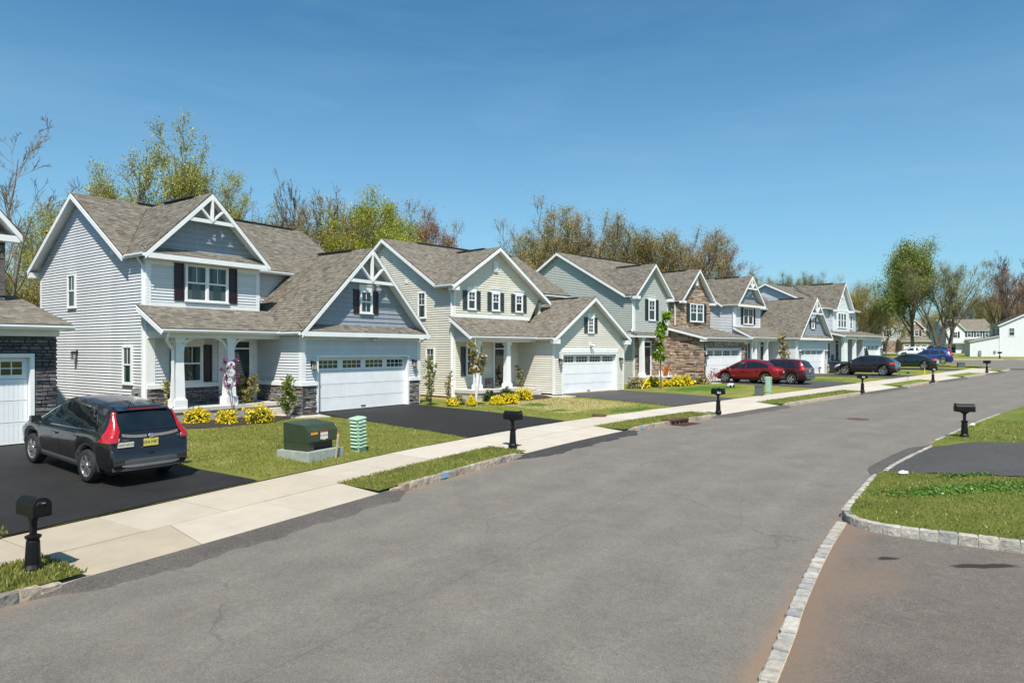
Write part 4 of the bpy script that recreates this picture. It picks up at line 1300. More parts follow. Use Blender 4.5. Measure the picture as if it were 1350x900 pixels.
    h.downspout([(L - .05, p0 - .1, 3.0), (L + .02, p0 - .02, 2.72), (-4.9, p0 + .22, 2.45), (-4.86, p0 + .24, fl + .1)])
    h.window('front', pw, -4.62, -3.9, 1.08, 2.55, 1, (2, 2), header=.22); h.shutter('front', pw, -4.98, -4.66, 1.06, 2.56, sh); h.shutter('front', pw, -3.86, -3.54, 1.06, 2.56, sh)
    h.door('front', pw, -2.55, -1.7, fl, fl + 2.03, transom=.34)
    h.window('left', L, 4.72, 5.4, 4.08, 5.45, 1, (2, 2), glass='glass_green'); h.window('left', L, 4.0, 4.72, 1.14, 2.52, 1, (2, 2), glass='glass_green')
    fd = MB(); fd.box(L + .03, G0, pw + .03, bv - .02, -1.0, .06); h.add('foundation', fd, 'foundation_tan')
    fd = MB(); fd.box(G0 + .03, G1 - .03, .03, 6, -.4, .05); h.add('foundation', fd, 'foundation_tan')
    mb = MB(); mb.box(L - .05, L - .01, 6.3, 6.5, 6.0, 6.16); h.add('wall_vent', mb, 'vent')
beige_house()

def stone_house(k, label, sid, stone, sh, single=False, G0=-.43, G1=5.6, S0=1.0, S1=5.3, L=-4.88, g1=-.72, bv=15.5, zr=9.6, ez=6.1, sP=2.7, pos=None, shared=True, right=False, zs=8.42, door=True, side=True):
    """front: gabled siding bay at the left over an entry, stone gable at the right behind a low garage roof"""
    P, z, a = pos or HS[k]
    h = House('stone_fronted_house', label, P, z, a, single)
    mid = (sP + .75 + bv + .3) / 2; mv = sP + .9
    sl = (zr - ez) / (mid - mv + .35)
    R = S1 + .1
    if side:
        h.wall('left', L, [(mv, -.2), (bv, -.2), (bv, ez - .05), (mid, zr - .17), (mv, ez + sl * .35 - .17)], sid, single=False)
        h.wall('left', L + .001, [(sP, -.2), (mv, -.2), (mv, ez - .1), (sP, ez - .1)], sid, single=False)
    h.wall('right', R, [(mv, 2), (bv, 2), (bv, ez), (mid, zr - .17), (mv, ez)], sid, single=False)
    h.wall('front', mv, [(L, 3), (R, 3), (R, ez - .1), (L, ez - .1)], sid, single=False)
    h.wall('back', bv, [(L, -.3), (R, -.3), (R, ez), (L, ez)], sid, single=False)
    h.cross(mv - .35, bv + .3, ez, zr, L - .32, R + .3, rakes=(1, 1))
    h.gutter(g1, S0, mv - .35, ez - .03)
    # left siding bay
    uc = (L + g1) / 2; hw = (g1 - L) / 2 + .26; zg = ez - .08; zp = zg + hw * .98
    h.wall('front', sP, [(L, 3.3), (g1, 3.3), (g1, zg - .05), (uc, zp - .2), (L, zg - .05)], sid, single=False)
    h.wall('right', g1, [(sP, 3.3), (mv, 3.3), (mv, ez - .1), (sP, ez - .1)], sid, single=False)
    h.gable(uc - hw, uc + hw, zg, zp, sP - .38, mid - 1.6, vl=mv - .28, vr=mv - .28)
    for u in (uc - hw + .02, uc + hw - .5): h.box('eave_return', u, u + .48, sP - .38, sP - .03, zg - .28, zg - .08)
    h.corner(L, sP, -.1, zg - .1, .11); h.corner(g1, sP, 3.4, zg - .1, .1, -1, 1)
    h.window('front', sP, uc - .42, uc + .42, 4.35, 5.78, 1, (2, 2), header=.2, curtain=False)
    h.shutter('front', sP, uc - .82, uc - .45, 4.33, 5.8, sh); h.shutter('front', sP, uc + .45, uc + .82, 4.33, 5.8, sh)
    h.downspout([(L - .2, sP + .2, zg - .1), (L - .06, sP + .1, zg - .4), (L - .06, sP + .1, 3.7), (L - .4, sP - .1, 3.45)])
    h.window('front', mv, (g1 + S0) / 2 - .25, (g1 + S0) / 2 + .25, 4.7, 5.6, 1, (1, 1), curtain=False, trim=.06)
    # stone gable
    us = (S0 + S1) / 2; hs = (S1 - S0) / 2 + .3; zq = ez - .1; zsp = zs
    F_ = [(S0, 3.7), (S1, 3.7), (S1, zq - .05), (us, zsp - .22), (S0, zq - .05)]
    h.wall('front', sP, F_, 'mortar', cover='stone', base=stone, single=False)
    h.wall('left', S0, [(sP, 3.7), (mv, 3.7), (mv, zq - .1), (sP, zq - .1)], 'mortar', cover='stone', base=stone, single=False)
    h.gable(us - hs, us + hs, zq, zsp, sP - .38, mid - 1.4, vl=mv - .28, vr=mv - .28)
    for u in (us - hs + .02, us + hs - .55): h.box('eave_return', u, u + .5, sP - .38, sP - .06, zq - .26, zq - .08)
    h.window('front', sP, us - .98, us + .98, 4.42, 5.78, 2, (2, 2), d=.06, curtain=False)
    h.shutter('front', sP - .05, us - 1.42, us - 1.0, 4.4, 5.8, sh); h.shutter('front', sP - .05, us + 1.0, us + 1.42, 4.4, 5.8, sh)
    mb = MB(); mb.box(us - .17, us + .17, sP - .12, sP - .03, zsp - 1.25, zsp - .62); h.add('gable_vent', mb, 'vent')
    h.downspout([(S0 - .1, mv - .3, ez - .1), (S0 - .12, sP + .4, ez - .5), (S0 - .12, sP + .4, 4.1)])
    # garage with its low roof
    h.wall('front', 0, [(G0, -.1), (G1, -.1), (G1, 3.05), (G0, 3.05)], 'mortar', [(-.1, -.2, 5.1, 2.42)], cover='stone', base=stone)
    h.wall('left', G0, [(-.05, -.2), (sP + .1, -.2), (sP + .1, 3.75), (-.05, 3.05)], 'mortar', cover='stone', base=stone, single=False)
    h.wall('right', G1, [(0, -.2), (5, -.2), (5, 3.2), (0, 3.0)], sid, single=False)
    h.shed(G0 - .28, G1 + .28, -.38, mv, 3.18, 3.18 + (mv + .38) * .245, rakes=(1, 0))
    h.gutter(G0 - .28, G1 + .28, -.38, 3.15)
    h.band('front', -.06, G0 - .05, G1 + .05, 2.86, 3.07, -.02, .03, 'frieze_board')
    h.box('eave_return', G0 - .26, G0 - .02, -.36, .1, 2.86, 3.05)
    h.garage_door(0, .02, 4.98, .01, 2.3, dep=.14)
    h.lantern('front', -.05, -.24, 1.8)
    # entry
    if door:
        h.wall('front', sP, [(L, .4), (G0, .4), (G0, 3.3), (L, 3.3)], 'mortar', cover='stone', base=stone, single=False)
        u0, u1 = L - .75, g1 - 1.9
        h.box('entry_hood', u0, u1, sP - .75, sP - .03, 3.12, 3.32)
        h.shed(u0 - .05, u1 + .05, sP - .8, sP, 3.34, 3.56, rakes=(0, 0), soffit=.02)
        h.box('porch_floor', u0 + .2, G0 - .05, sP - .9, sP, .26, .42, 'concrete')
        h.box('porch_base', u0 + .25, G0 - .08, sP - .85, sP - .05, -.7, .258, 'foundation')
        h.column(u0 + .95, sP - .5, .42, 3.12, .3, .24, .22)
        h.door('front', sP - .05, L + .95, L + 1.8, .42, 2.45, transom=.34)
        h.lantern('front', sP - .05, L + 2.35, 2.1)
    fd = MB(); fd.box(L + .03, R - .03, sP + .03, bv - .03, -1.2, -.19); fd.box(G0 + .03, G1 - .03, .03, sP, -.6, -.09)
    h.add('foundation', fd, 'foundation')
    return h
stone_house(3, 'gray green house with a brown fieldstone gable and stone garage, behind the red car', 'siding_green', 'stone_tan', 'shutter_black')
# the house at the left edge: its garage end shows
_p, _z, _a = HS[0]
_U = np.array([cos(radians(_a)), sin(radians(_a))])
stone_house(0, 'dark stone fronted house cut off by the left edge, beside the parked dark SUV', 'siding_gray', 'stone_dark', 'shutter_black', True, pos=(tuple(np.array(_p) + (1.65 - 5.6) * _U), _z, _a), S0=1.4, S1=5.3, zs=8.5, G1=5.6, ez=6.0)

def porch_house():
    P, z, a = HS[5]; sid = 'siding_blue'; sh = 'shutter_black'
    h = House('porch_fronted_house', 'pale blue white house with a triple window gable and long porch, farthest of the row', P, z, a, False)
    L, R, bv, pw, ez, zr = -4.7, 4.7, 12.6, 2.0, 5.85, 8.55; mid = (1.65 + bv + .3) / 2
    h.wall('left', L, [(pw, -.3), (bv, -.3), (bv, ez - .05), (mid, zr - .17), (pw, ez)], sid)
    h.wall('right', R, [(pw, 2), (bv, 2), (bv, ez), (mid, zr - .17), (pw, ez)], sid)
    h.wall('front', pw, [(L, .3), (R, .3), (R, ez - .1), (L, ez - .1)], sid)
    h.wall('back', bv, [(L, -.3), (R, -.3), (R, ez), (L, ez)], sid)
    h.cross(1.65, bv + .3, ez, zr, L - .3, R + .3, rakes=(1, 1)); h.gutter(L - .3, R + .3, 1.65, ez - .03)
    g0, g1 = -2.5, 1.6; uc = (g0 + g1) / 2; hw = (g1 - g0) / 2 + .25; zp = ez - .05 + hw * 1.15
    h.wall('front', pw - .5, [(g0, 3.5), (g1, 3.5), (g1, ez - .1), (uc, zp - .25), (g0, ez - .1)], 'siding_white')
    h.wall('left', g0, [(pw - .5, 3.5), (pw, 3.5), (pw, ez - .1), (pw - .5, ez - .1)], sid)
    h.gable(uc - hw, uc + hw, ez - .05, zp, pw - .9, mid - .8, vl=1.75, vr=1.75)
    h.band('front', pw - .5, g0, g1, ez - .2, ez, 0, .04)
    for u in (uc - hw + .02, uc + hw - .5): h.box('eave_return', u, u + .48, pw - .9, pw - .53, ez - .33, ez - .12)
    h.corner(g0, pw - .5, 3.6, ez - .1, .12); h.corner(R, pw, 3.6, ez - .1, .12, -1, 1)
    h.window('front', pw - .5, uc - 1.15, uc + 1.15, 4.0, 5.45, 3, (1, 1), curtain=False)
    for c in (2.35, 3.4): h.window('front', pw, c - .36, c + .36, 3.95, 5.4, 1, (1, 1), curtain=False)
    mb = MB(); mb.box(uc - .18, uc + .18, pw - .6, pw - .52, zp - 1.5, zp - .75); h.add('gable_vent', mb, 'vent')
    G0, G1 = 1.05, 6.4
    h.wall('front', 0, [(G0, -.1), (G1, -.1), (G1, 3.0), (G0, 3.0)], sid, [(1.6, -.2, 5.9, 2.4)])
    h.wall('left', G0, [(0, -.2), (pw, -.2), (pw, 3.3), (0, 3.0)], sid)
    h.wall('right', G1, [(0, -.2), (6, -.2), (6, 3.1), (0, 3.0)], sid)
    h.garage_door(0, 1.7, 5.8, .01, 2.3)
    h.corner(G0, 0, -.1, 3.0, .14); h.corner(G1, 0, -.1, 3.0, .12, -1, 1)
    h.shed(L - .3, G1 + .3, -.4, pw, 3.2, 3.75, rakes=(1, 1)); h.gutter(L - .3, G1 + .3, -.4, 3.17)
    h.band('front', 0, G0, G1, 2.8, 3.02, 0, .03, 'frieze_board'); h.box('porch_beam', L, G0, -.2, .05, 2.8, 3.05)
    h.box('porch_floor', L, G0, -.25, pw, .25, .4, 'concrete')
    h.box('porch_base', L + .05, G0, -.2, pw, -.7, .248, 'foundation')
    for u in (L + .3, -3.9, -1.6): h.column(u, -.07, .4, 2.8, .3, .26, .2)
    h.window('front', pw, -3.6, -2.2, .95, 2.55, 2, (2, 2), curtain=False); h.door('front', pw, -.9, -.05, .4, 2.4)
    h.lantern('front', 0, 1.35, 1.8); h.lantern('front', 0, 6.15, 1.8)
    h.downspout([(G0 - 2.2, -.45, 3.05), (G0 - 2.2, -.12, 2.7), (G0 - 2.4, -.1, 2.5)])
    fd = MB(); fd.box(L + .03, R, pw + .03, bv, -1.2, -.28); h.add('foundation', fd, 'foundation')
porch_house()

# far houses across the end street
stone_house(9, 'far gray green and brick house behind the white car, left of the tall green tree', 'siding_green', 'stone_tan', 'shutter_black', pos=((94.2, 164.0), 2.15, -12.0), bv=11.5, zr=8.9)
def white_house():
    h = House('white_house', 'far bright white house with black shutters, right of the bare trunk', (105.6, 166.0), 2.25, -13.0, False)
    sid = 'siding_white'; sh = 'shutter_black'; L, R, bv, ez, zr = .0, 10.2, 10.5, 5.7, 8.6
    h.wall('left', L, [(0.7, -.2), (bv, -.2), (bv, ez), (5.5, zr - .2), (.7, ez)], 'siding_green'); h.wall('right', R, [(.7, -.2), (bv, -.2), (bv, ez), (5.5, zr - .2), (.7, ez)], sid)
    h.wall('front', .7, [(L, -.2), (R, -.2), (R, ez), (L, ez)], sid); h.wall('back', bv, [(L, -.2), (R, -.2), (R, ez), (L, ez)], sid)
    h.cross(.3, bv + .4, ez, zr, L - .3, R + .3, rakes=(1, 1))
    h.wall('front', 0, [(L, 2.7), (3.9, 2.7), (3.9, ez), (1.95, 7.7), (L, ez)], sid)
    h.wall('left', L - .001, [(0, 2.7), (.7, 2.7), (.7, ez), (0, ez)], 'siding_green')
    h.gable(L - .3, 4.2, ez, 7.95, -.4, 4.0)
    h.window('front', 0, 1.45, 2.45, 3.9, 5.3, 1, (2, 2), curtain=False); h.shutter('front', 0, 1.0, 1.42, 3.85, 5.35, sh); h.shutter('front', 0, 2.48, 2.9, 3.85, 5.35, sh)
    for c in (5.2, 7.1, 9.0):
        h.window('front', .7, c - .45, c + .45, 4.1, 5.4, 1, (2, 2), curtain=False); h.shutter('front', .7, c - .85, c - .48, 4.05, 5.45, sh); h.shutter('front', .7, c + .48, c + .85, 4.05, 5.45, sh)
    h.door('front', .7, 1.3, 2.3, .1, 2.2, m='shutter_black')
    h.wall('front', -1.6, [(4.3, -.2), (R, -.2), (R, 2.75), (4.3, 2.75)], sid, [(5.0, -.3, 9.2, 2.3)]); h.wall('left', 4.3, [(-1.6, -.2), (.7, -.2), (.7, 3.2), (-1.6, 2.75)], sid); h.wall('right', R, [(-1.6, -.2), (.7, -.2), (.7, 3.2), (-1.6, 2.75)], sid)
    h.garage_door(-1.6, 5.1, 9.1, .01, 2.2)
    h.shed(4.0, R + .3, -2.0, .8, 2.85, 3.6, rakes=(1, 1)); h.shed(L - .2, 4.2, -.35, .75, 2.62, 2.8, rakes=(0, 0))
white_house()
def side_house():
    # its front looks to the left along the cross street; the gabled side wall faces us
    h = House('white_sided_house', 'big plain white side wall of the house at the right edge', (84.0, 117.5), 1.75, -26, False)
    sid = 'siding_white'; W, ez, zr = 12.5, 5.75, 9.0
    h.wall('front', 0, [(0, -.2), (W, -.2), (W, ez), (W / 2, zr - .17), (0, ez)], sid)
    h.wall('left', 0, [(0, -.2), (9, -.2), (9, ez), (0, ez)], 'siding_blue'); h.wall('back', 9, [(0, -.2), (W, -.2), (W, ez), (W / 2, zr - .2), (0, ez)], sid)  # left wall of the white house: its shade is painted in as blue gray siding
    h.gable(-.35, W + .35, ez - .05, zr, -.3, 9.3)
    h.window('front', 0, 1.2, 2.1, 3.85, 5.2, 1, (2, 2), curtain=False)
    for c in (1.6, 5.5): 
        h.window('left', 0, c - .45, c + .45, 3.9, 5.2, 1, (2, 2), curtain=False); h.shutter('left', 0, c - .85, c - .48, 3.85, 5.25, 'shutter_black'); h.shutter('left', 0, c + .48, c + .85, 3.85, 5.25, 'shutter_black')
    g = -4.3
    h.wall('front', .02, [(g, -.2), (.0, -.2), (.0, 3.95), (g, 2.95)], sid); h.wall('left', g, [(0, -.2), (6, -.2), (6, 2.9), (0, 2.9)], sid)
    h.roof([[(g - .3, -.28, 2.98), (g - .3, 6.3, 2.98), (0, 6.3, 4.0), (0, -.28, 4.0)]])
    h.downspout([(-.05, -.05, 5.4), (-.05, -.05, .1)])
    mb = MB(); mb.box(-.9, -.6, -.14, -.01, .9, 1.3); h.add('utility_meter', mb, 'meter'); mb = MB(); mb.box(g + 1.2, g + 1.6, -.2, -.01, .5, 1.3); h.add('utility_meter', mb, 'meter')
    h.corner(g, .02, -.2, 2.9, .14)
side_house()
# ---------------------------------------------------------------- trees, shrubs, grass
M['leaf_spring'] = leaf_mat('yellow_green_spring_leaf', (0.26, 0.286, 0.046), (0.442, 0.416, 0.078), (0.338, 0.351, 0.065), .4)
M['leaf_bright'] = leaf_mat('bright_yellow_green_leaf', (.24, .29, .015), (.42, .42, .04), (.33, .36, .025), .42)
M['leaf_olive'] = leaf_mat('olive_leaf', (0.221, 0.202, 0.052), (0.39, 0.332, 0.098), (0.305, 0.267, 0.072), .3)
M['leaf_brown'] = leaf_mat('olive_brown_bud', (0.27, 0.215, 0.08), (0.43, 0.35, 0.13), (0.35, 0.275, 0.1), .35)
M['leaf_red'] = leaf_mat('red_brown_leaf', (.23, .115, .075), (.36, .2, .13), (.3, .18, .105), .35)
M['leaf_green'] = leaf_mat('fresh_green_leaf', (0.13, 0.182, 0.033), (0.26, 0.305, 0.065), (0.195, 0.24, 0.046), .35)
M['leaf_dull'] = leaf_mat('dull_green_leaf', (0.195, 0.208, 0.072), (0.338, 0.325, 0.13), (0.26, 0.267, 0.098), .3)
M['leaf_pale'] = leaf_mat('pale_green_leaf', (.2, .23, .09), (.32, .33, .14), None, .3)
M['leaf_lime'] = leaf_mat('lime_leaf', (.16, .30, .02), (.30, .44, .04), None, .45)
M['leaf_yellow'] = leaf_mat('bright_yellow_flower', (.72, .52, .008), (.86, .68, .015), (.62, .5, .01), .25)
M['leaf_dark'] = leaf_mat('dark_green_leaf', (.03, .06, .014), (.075, .12, .03), None, .2)
M['leaf_purple'] = leaf_mat('purple_blossom', (.15, .02, .11), (.3, .055, .23), None, .15)
M['leaf_blossom'] = leaf_mat('pale_pink_blossom', (.62, .48, .4), (.36, .25, .06), (.22, .24, .04), .3)
M['leaf_tan'] = leaf_mat('tan_olive_leaf', (.3, .24, .12), (.42, .36, .2), (.25, .24, .09), .3)
M['blade'] = leaf_mat('grass_blade', (.155, .19, .03), (.33, .31, .085), (.225, .245, .045), .4)
M['clover'] = leaf_mat('clover_leaf', (.07, .17, .018), (.15, .27, .04), None, .3)

def quads(C, size, rng, flat=0.0, up=None):
    """random leaf quads at centres C -> V, F"""
    n = len(C)
    a = rng.normal(size=(n, 3)); a[:, 2] *= (1 - flat); a /= np.linalg.norm(a, axis=1)[:, None]
    b = rng.normal(size=(n, 3)); b -= (b * a).sum(1)[:, None] * a; b /= np.linalg.norm(b, axis=1)[:, None]
    s = (size * rng.uniform(.6, 1.35, n))[:, None]
    a = a * s * .62; b = b * s * .42
    c = np.cross(a, b); c *= (.25 / np.maximum(np.linalg.norm(c, axis=1), 1e-9) * s[:, 0] * .3)[:, None]
    V = np.stack([C - a, C + b + c, C + a, C - b + c], 1).reshape(-1, 3)
    return V, np.arange(4 * n).reshape(n, 4)

def branches(seed, H=12, r0=.2, limbs=7, fork=.28, spread=.75, up=.5, levels=4, kids=(5, 4, 3), shrink=.62, wig=.16, multi=1, lean=.0, droop=0, tf=.72, limb=None, rad_k=.9):
    """returns segments (p, q, rp, rq) and twig points"""
    R = random.Random(seed); segs = []; tips = []
    def rot(dv, ang):
        ax = Vector((R.gauss(0, 1), R.gauss(0, 1), R.gauss(0, 1))); ax = (ax - dv * ax.dot(dv)).normalized()
        return (dv * cos(ang) + ax * sin(ang)).normalized()
    def grow(p, dv, L, r, lev):
        n = 5 if lev <= 1 else (4 if lev == 2 else 3)
        pts = [(p.copy(), r)]; q = p.copy(); dd = dv.copy()
        for i in range(n):
            dd = (rot(dd, R.uniform(0, wig)) + Vector((0, 0, up * .12 - droop * .1 * lev))).normalized()
            q = q + dd * (L / n); rr = r * (1 - .72 * (i + 1) / n) if lev else r * (1 - .45 * (i + 1) / n)
            pts.append((q.copy(), max(rr, .006)))
        for (a, ra), (b, rb) in zip(pts[:-1], pts[1:]): segs.append((a, b, ra, rb))
        if lev >= levels:
            tips.extend([pts[-1][0], pts[-2][0]]); return
        if lev >= levels - 1: tips.append(pts[-1][0])
        nk = limbs if lev == 0 else kids[min(lev - 1, len(kids) - 1)]
        for i in range(nk):
            f = (fork + (1 - fork) * (i + R.random() * .8) / nk) if lev == 0 else R.uniform(.25, 1.0)
            f = min(f, .999); j = int(f * n); t = f * n - j
            a, ra = pts[j]; b, rb = pts[j + 1]
            base = a.lerp(b, t); rad = (ra + (rb - ra) * t)
            d0 = (b - a).normalized()
            ang = R.uniform(.45, 1.0) * spread * (1.25 - .45 * f if lev == 0 else 1)
            nd = rot(d0, ang)
            if nd.z < -.15 and lev < 3: nd.z *= -.4; nd.normalize()
            l = L * shrink * R.uniform(.65, 1.15) * ((1.15 - .55 * f) if lev == 0 else (1.1 - .4 * f))
            if lev == 0 and limb: l = H * limb * R.uniform(.8, 1.15) * (1.12 - .28 * f)
            grow(base, nd, l, max(.006, rad * R.uniform(.45, .68)), lev + 1)
    for k in range(multi):
        dv = Vector((R.gauss(0, .12) + lean, R.gauss(0, .12), 1)).normalized()
        if multi > 1: dv = Vector((cos(2.4 * k) * .22, sin(2.4 * k) * .22, 1)).normalized()
        grow(Vector((cos(2.4 * k) * r0 * (multi > 1), sin(2.4 * k) * r0 * (multi > 1), -.4)), dv, H * tf * R.uniform(.9, 1.05), r0, 0)
    top = max(t.z for t in tips)
    k = H / top
    segs = [(a * k, b * k, ra, rb) for a, b, ra, rb in segs]
    return segs, np.array([tuple(t * k) for t in tips])

def seg_mesh(name, segs, m, minr=0):
    V = []; F = []
    for a, b, ra, rb in segs:
        n = 7 if ra > .09 else (5 if ra > .035 else 3)
        t = (b - a)
        if t.length < 1e-5: continue
        t.normalize(); x = t.cross(Vector((.3, .2, .93))); x.normalize(); y = t.cross(x)
        k = len(V)
        ra, rb = max(ra, minr), max(rb, minr)
        for c, r in ((a, ra), (b, rb)):
            for i in range(n):
                w = 2 * pi * i / n
                V.append(c + x * (r * cos(w)) + y * (r * sin(w)))
        for i in range(n):
            j = (i + 1) % n; F.append((k + i, k + j, k + n + j, k + n + i))
    me = bpy.data.meshes.new(name)
    V = np.array([tuple(v) for v in V], np.float32); F = np.array(F, np.int32)
    me.vertices.add(len(V)); me.vertices.foreach_set('co', V.ravel())
    me.loops.add(F.size); me.loops.foreach_set('vertex_index', F.ravel())
    me.polygons.add(len(F)); me.polygons.foreach_set('loop_start', np.arange(0, F.size, 4, dtype=np.int32)); me.polygons.foreach_set('loop_total', np.full(len(F), 4, np.int32))
    me.polygons.foreach_set('use_smooth', np.ones(len(F), bool)); me.update(calc_edges=True)
    me.materials.append(m)
    return me

def leaf_mesh(name, C, size, m, rng, flat=0):
    V, F = quads(C, size, rng, flat)
    me = bpy.data.meshes.new(name)
    me.vertices.add(len(V)); me.vertices.foreach_set('co', V.astype(np.float32).ravel())
    me.loops.add(F.size); me.loops.foreach_set('vertex_index', F.astype(np.int32).ravel())
    me.polygons.add(len(F)); me.polygons.foreach_set('loop_start', np.arange(0, F.size, 4, dtype=np.int32)); me.polygons.foreach_set('loop_total', np.full(len(F), 4, np.int32))
    me.update(calc_edges=True); me.materials.append(m)
    return me

PROTO = {}
def proto(key, seed, n_leaf, size, jit, clump=1.0, minr=.012, **k):
    segs, tips = branches(seed, H=12, **k)
    rng = np.random.default_rng(seed)
    tm = seg_mesh('trunk', segs, M['trunk'], minr)
    cm = None
    if n_leaf:
        w = rng.random(len(tips)) ** clump; w /= w.sum()
        idx = rng.choice(len(tips), n_leaf, p=w)
        C = tips[idx] + rng.normal(size=(n_leaf, 3)) * jit
        cm = leaf_mesh('crown', C, size, M['leaf_olive'], rng)
    PROTO[key] = (tm, cm, tips)
def protos():
    proto('bare', 3, 0, .1, .2, limbs=8, fork=.25, spread=.75, levels=5, kids=(6, 4, 4, 2), up=.6, wig=.2, minr=.009, tf=.55, limb=.5, shrink=.55)
    proto('bare_fan', 11, 4200, .055, .16, limbs=7, fork=.2, spread=.5, levels=5, kids=(6, 4, 3, 2), up=.95, wig=.13, multi=2, minr=.009, tf=.5, limb=.5, shrink=.55)
    proto('sparse', 5, 17000, .07, .2, .5, limbs=8, fork=.3, spread=.7, levels=4, kids=(7, 5, 3), up=.6, wig=.2, minr=.009, tf=.5, limb=.5, shrink=.5)
    proto('open', 29, 19000, .075, .21, .7, limbs=8, fork=.42, spread=.72, levels=4, kids=(8, 5, 3), up=.55, wig=.19, minr=.011, tf=.42, limb=.6, shrink=.45, r0=.26)
    proto('fan', 17, 22000, .062, .22, .5, limbs=7, fork=.2, spread=.5, levels=4, kids=(7, 5, 3), up=.9, wig=.14, multi=2, minr=.009, tf=.5, limb=.5, shrink=.5)
    proto('round', 23, 40000, .08, .3, .35, limbs=9, fork=.25, spread=.85, levels=4, kids=(7, 5, 3), up=.55, wig=.18, tf=.5, limb=.5, shrink=.5)
    proto('dense', 31, 42000, .085, .34, .3, limbs=10, fork=.1, spread=.8, levels=4, kids=(7, 4, 3), up=.6, wig=.18, multi=2, tf=.55, limb=.5, shrink=.5)
    proto('tall', 41, 38000, .085, .25, .5, limbs=13, fork=.3, spread=.95, levels=4, kids=(7, 4, 3), up=.5, wig=.18, tf=.75, limb=.36, shrink=.5)
protos()
proto('full', 37, 62000, .12, .5, .2, limbs=12, fork=.32, spread=.85, levels=4, kids=(7, 5, 3), up=.6, wig=.15, tf=.62, limb=.42, shrink=.5, r0=.24)

def tree(kind, leaf, px, top, Y, label, wide=1.0, group='trees behind the houses', zb=None, cat='tree', name='tree', bark='trunk'):
    X = (px - 675) / 900 * Y
    zg = float(gz(Y)) + .1 if zb is None else zb
    H = CAMZ + (461 - top) / 900 * Y - zg
    tm, cm, tips = PROTO[kind]
    mx, my = tips[:, 0].mean(), tips[:, 1].mean()
    rz = (pi / 2 if rnd.random() < .5 else -pi / 2) - atan2(my, mx) + rnd.uniform(-.55, .55)
    t = thing(name, label, cat, (X, Y, zg), rz, group)
    k = H / 12
    t.scale = (k * wide, k * wide, k)
    a = link('trunk', tm, t)
    if bark != 'trunk':
        a.material_slots[0].link = 'OBJECT'; a.material_slots[0].material = M[bark]
    if cm is not None and leaf:
        c = link('crown', cm, t)
        c.material_slots[0].link = 'OBJECT'; c.material_slots[0].material = M[leaf]
    return t

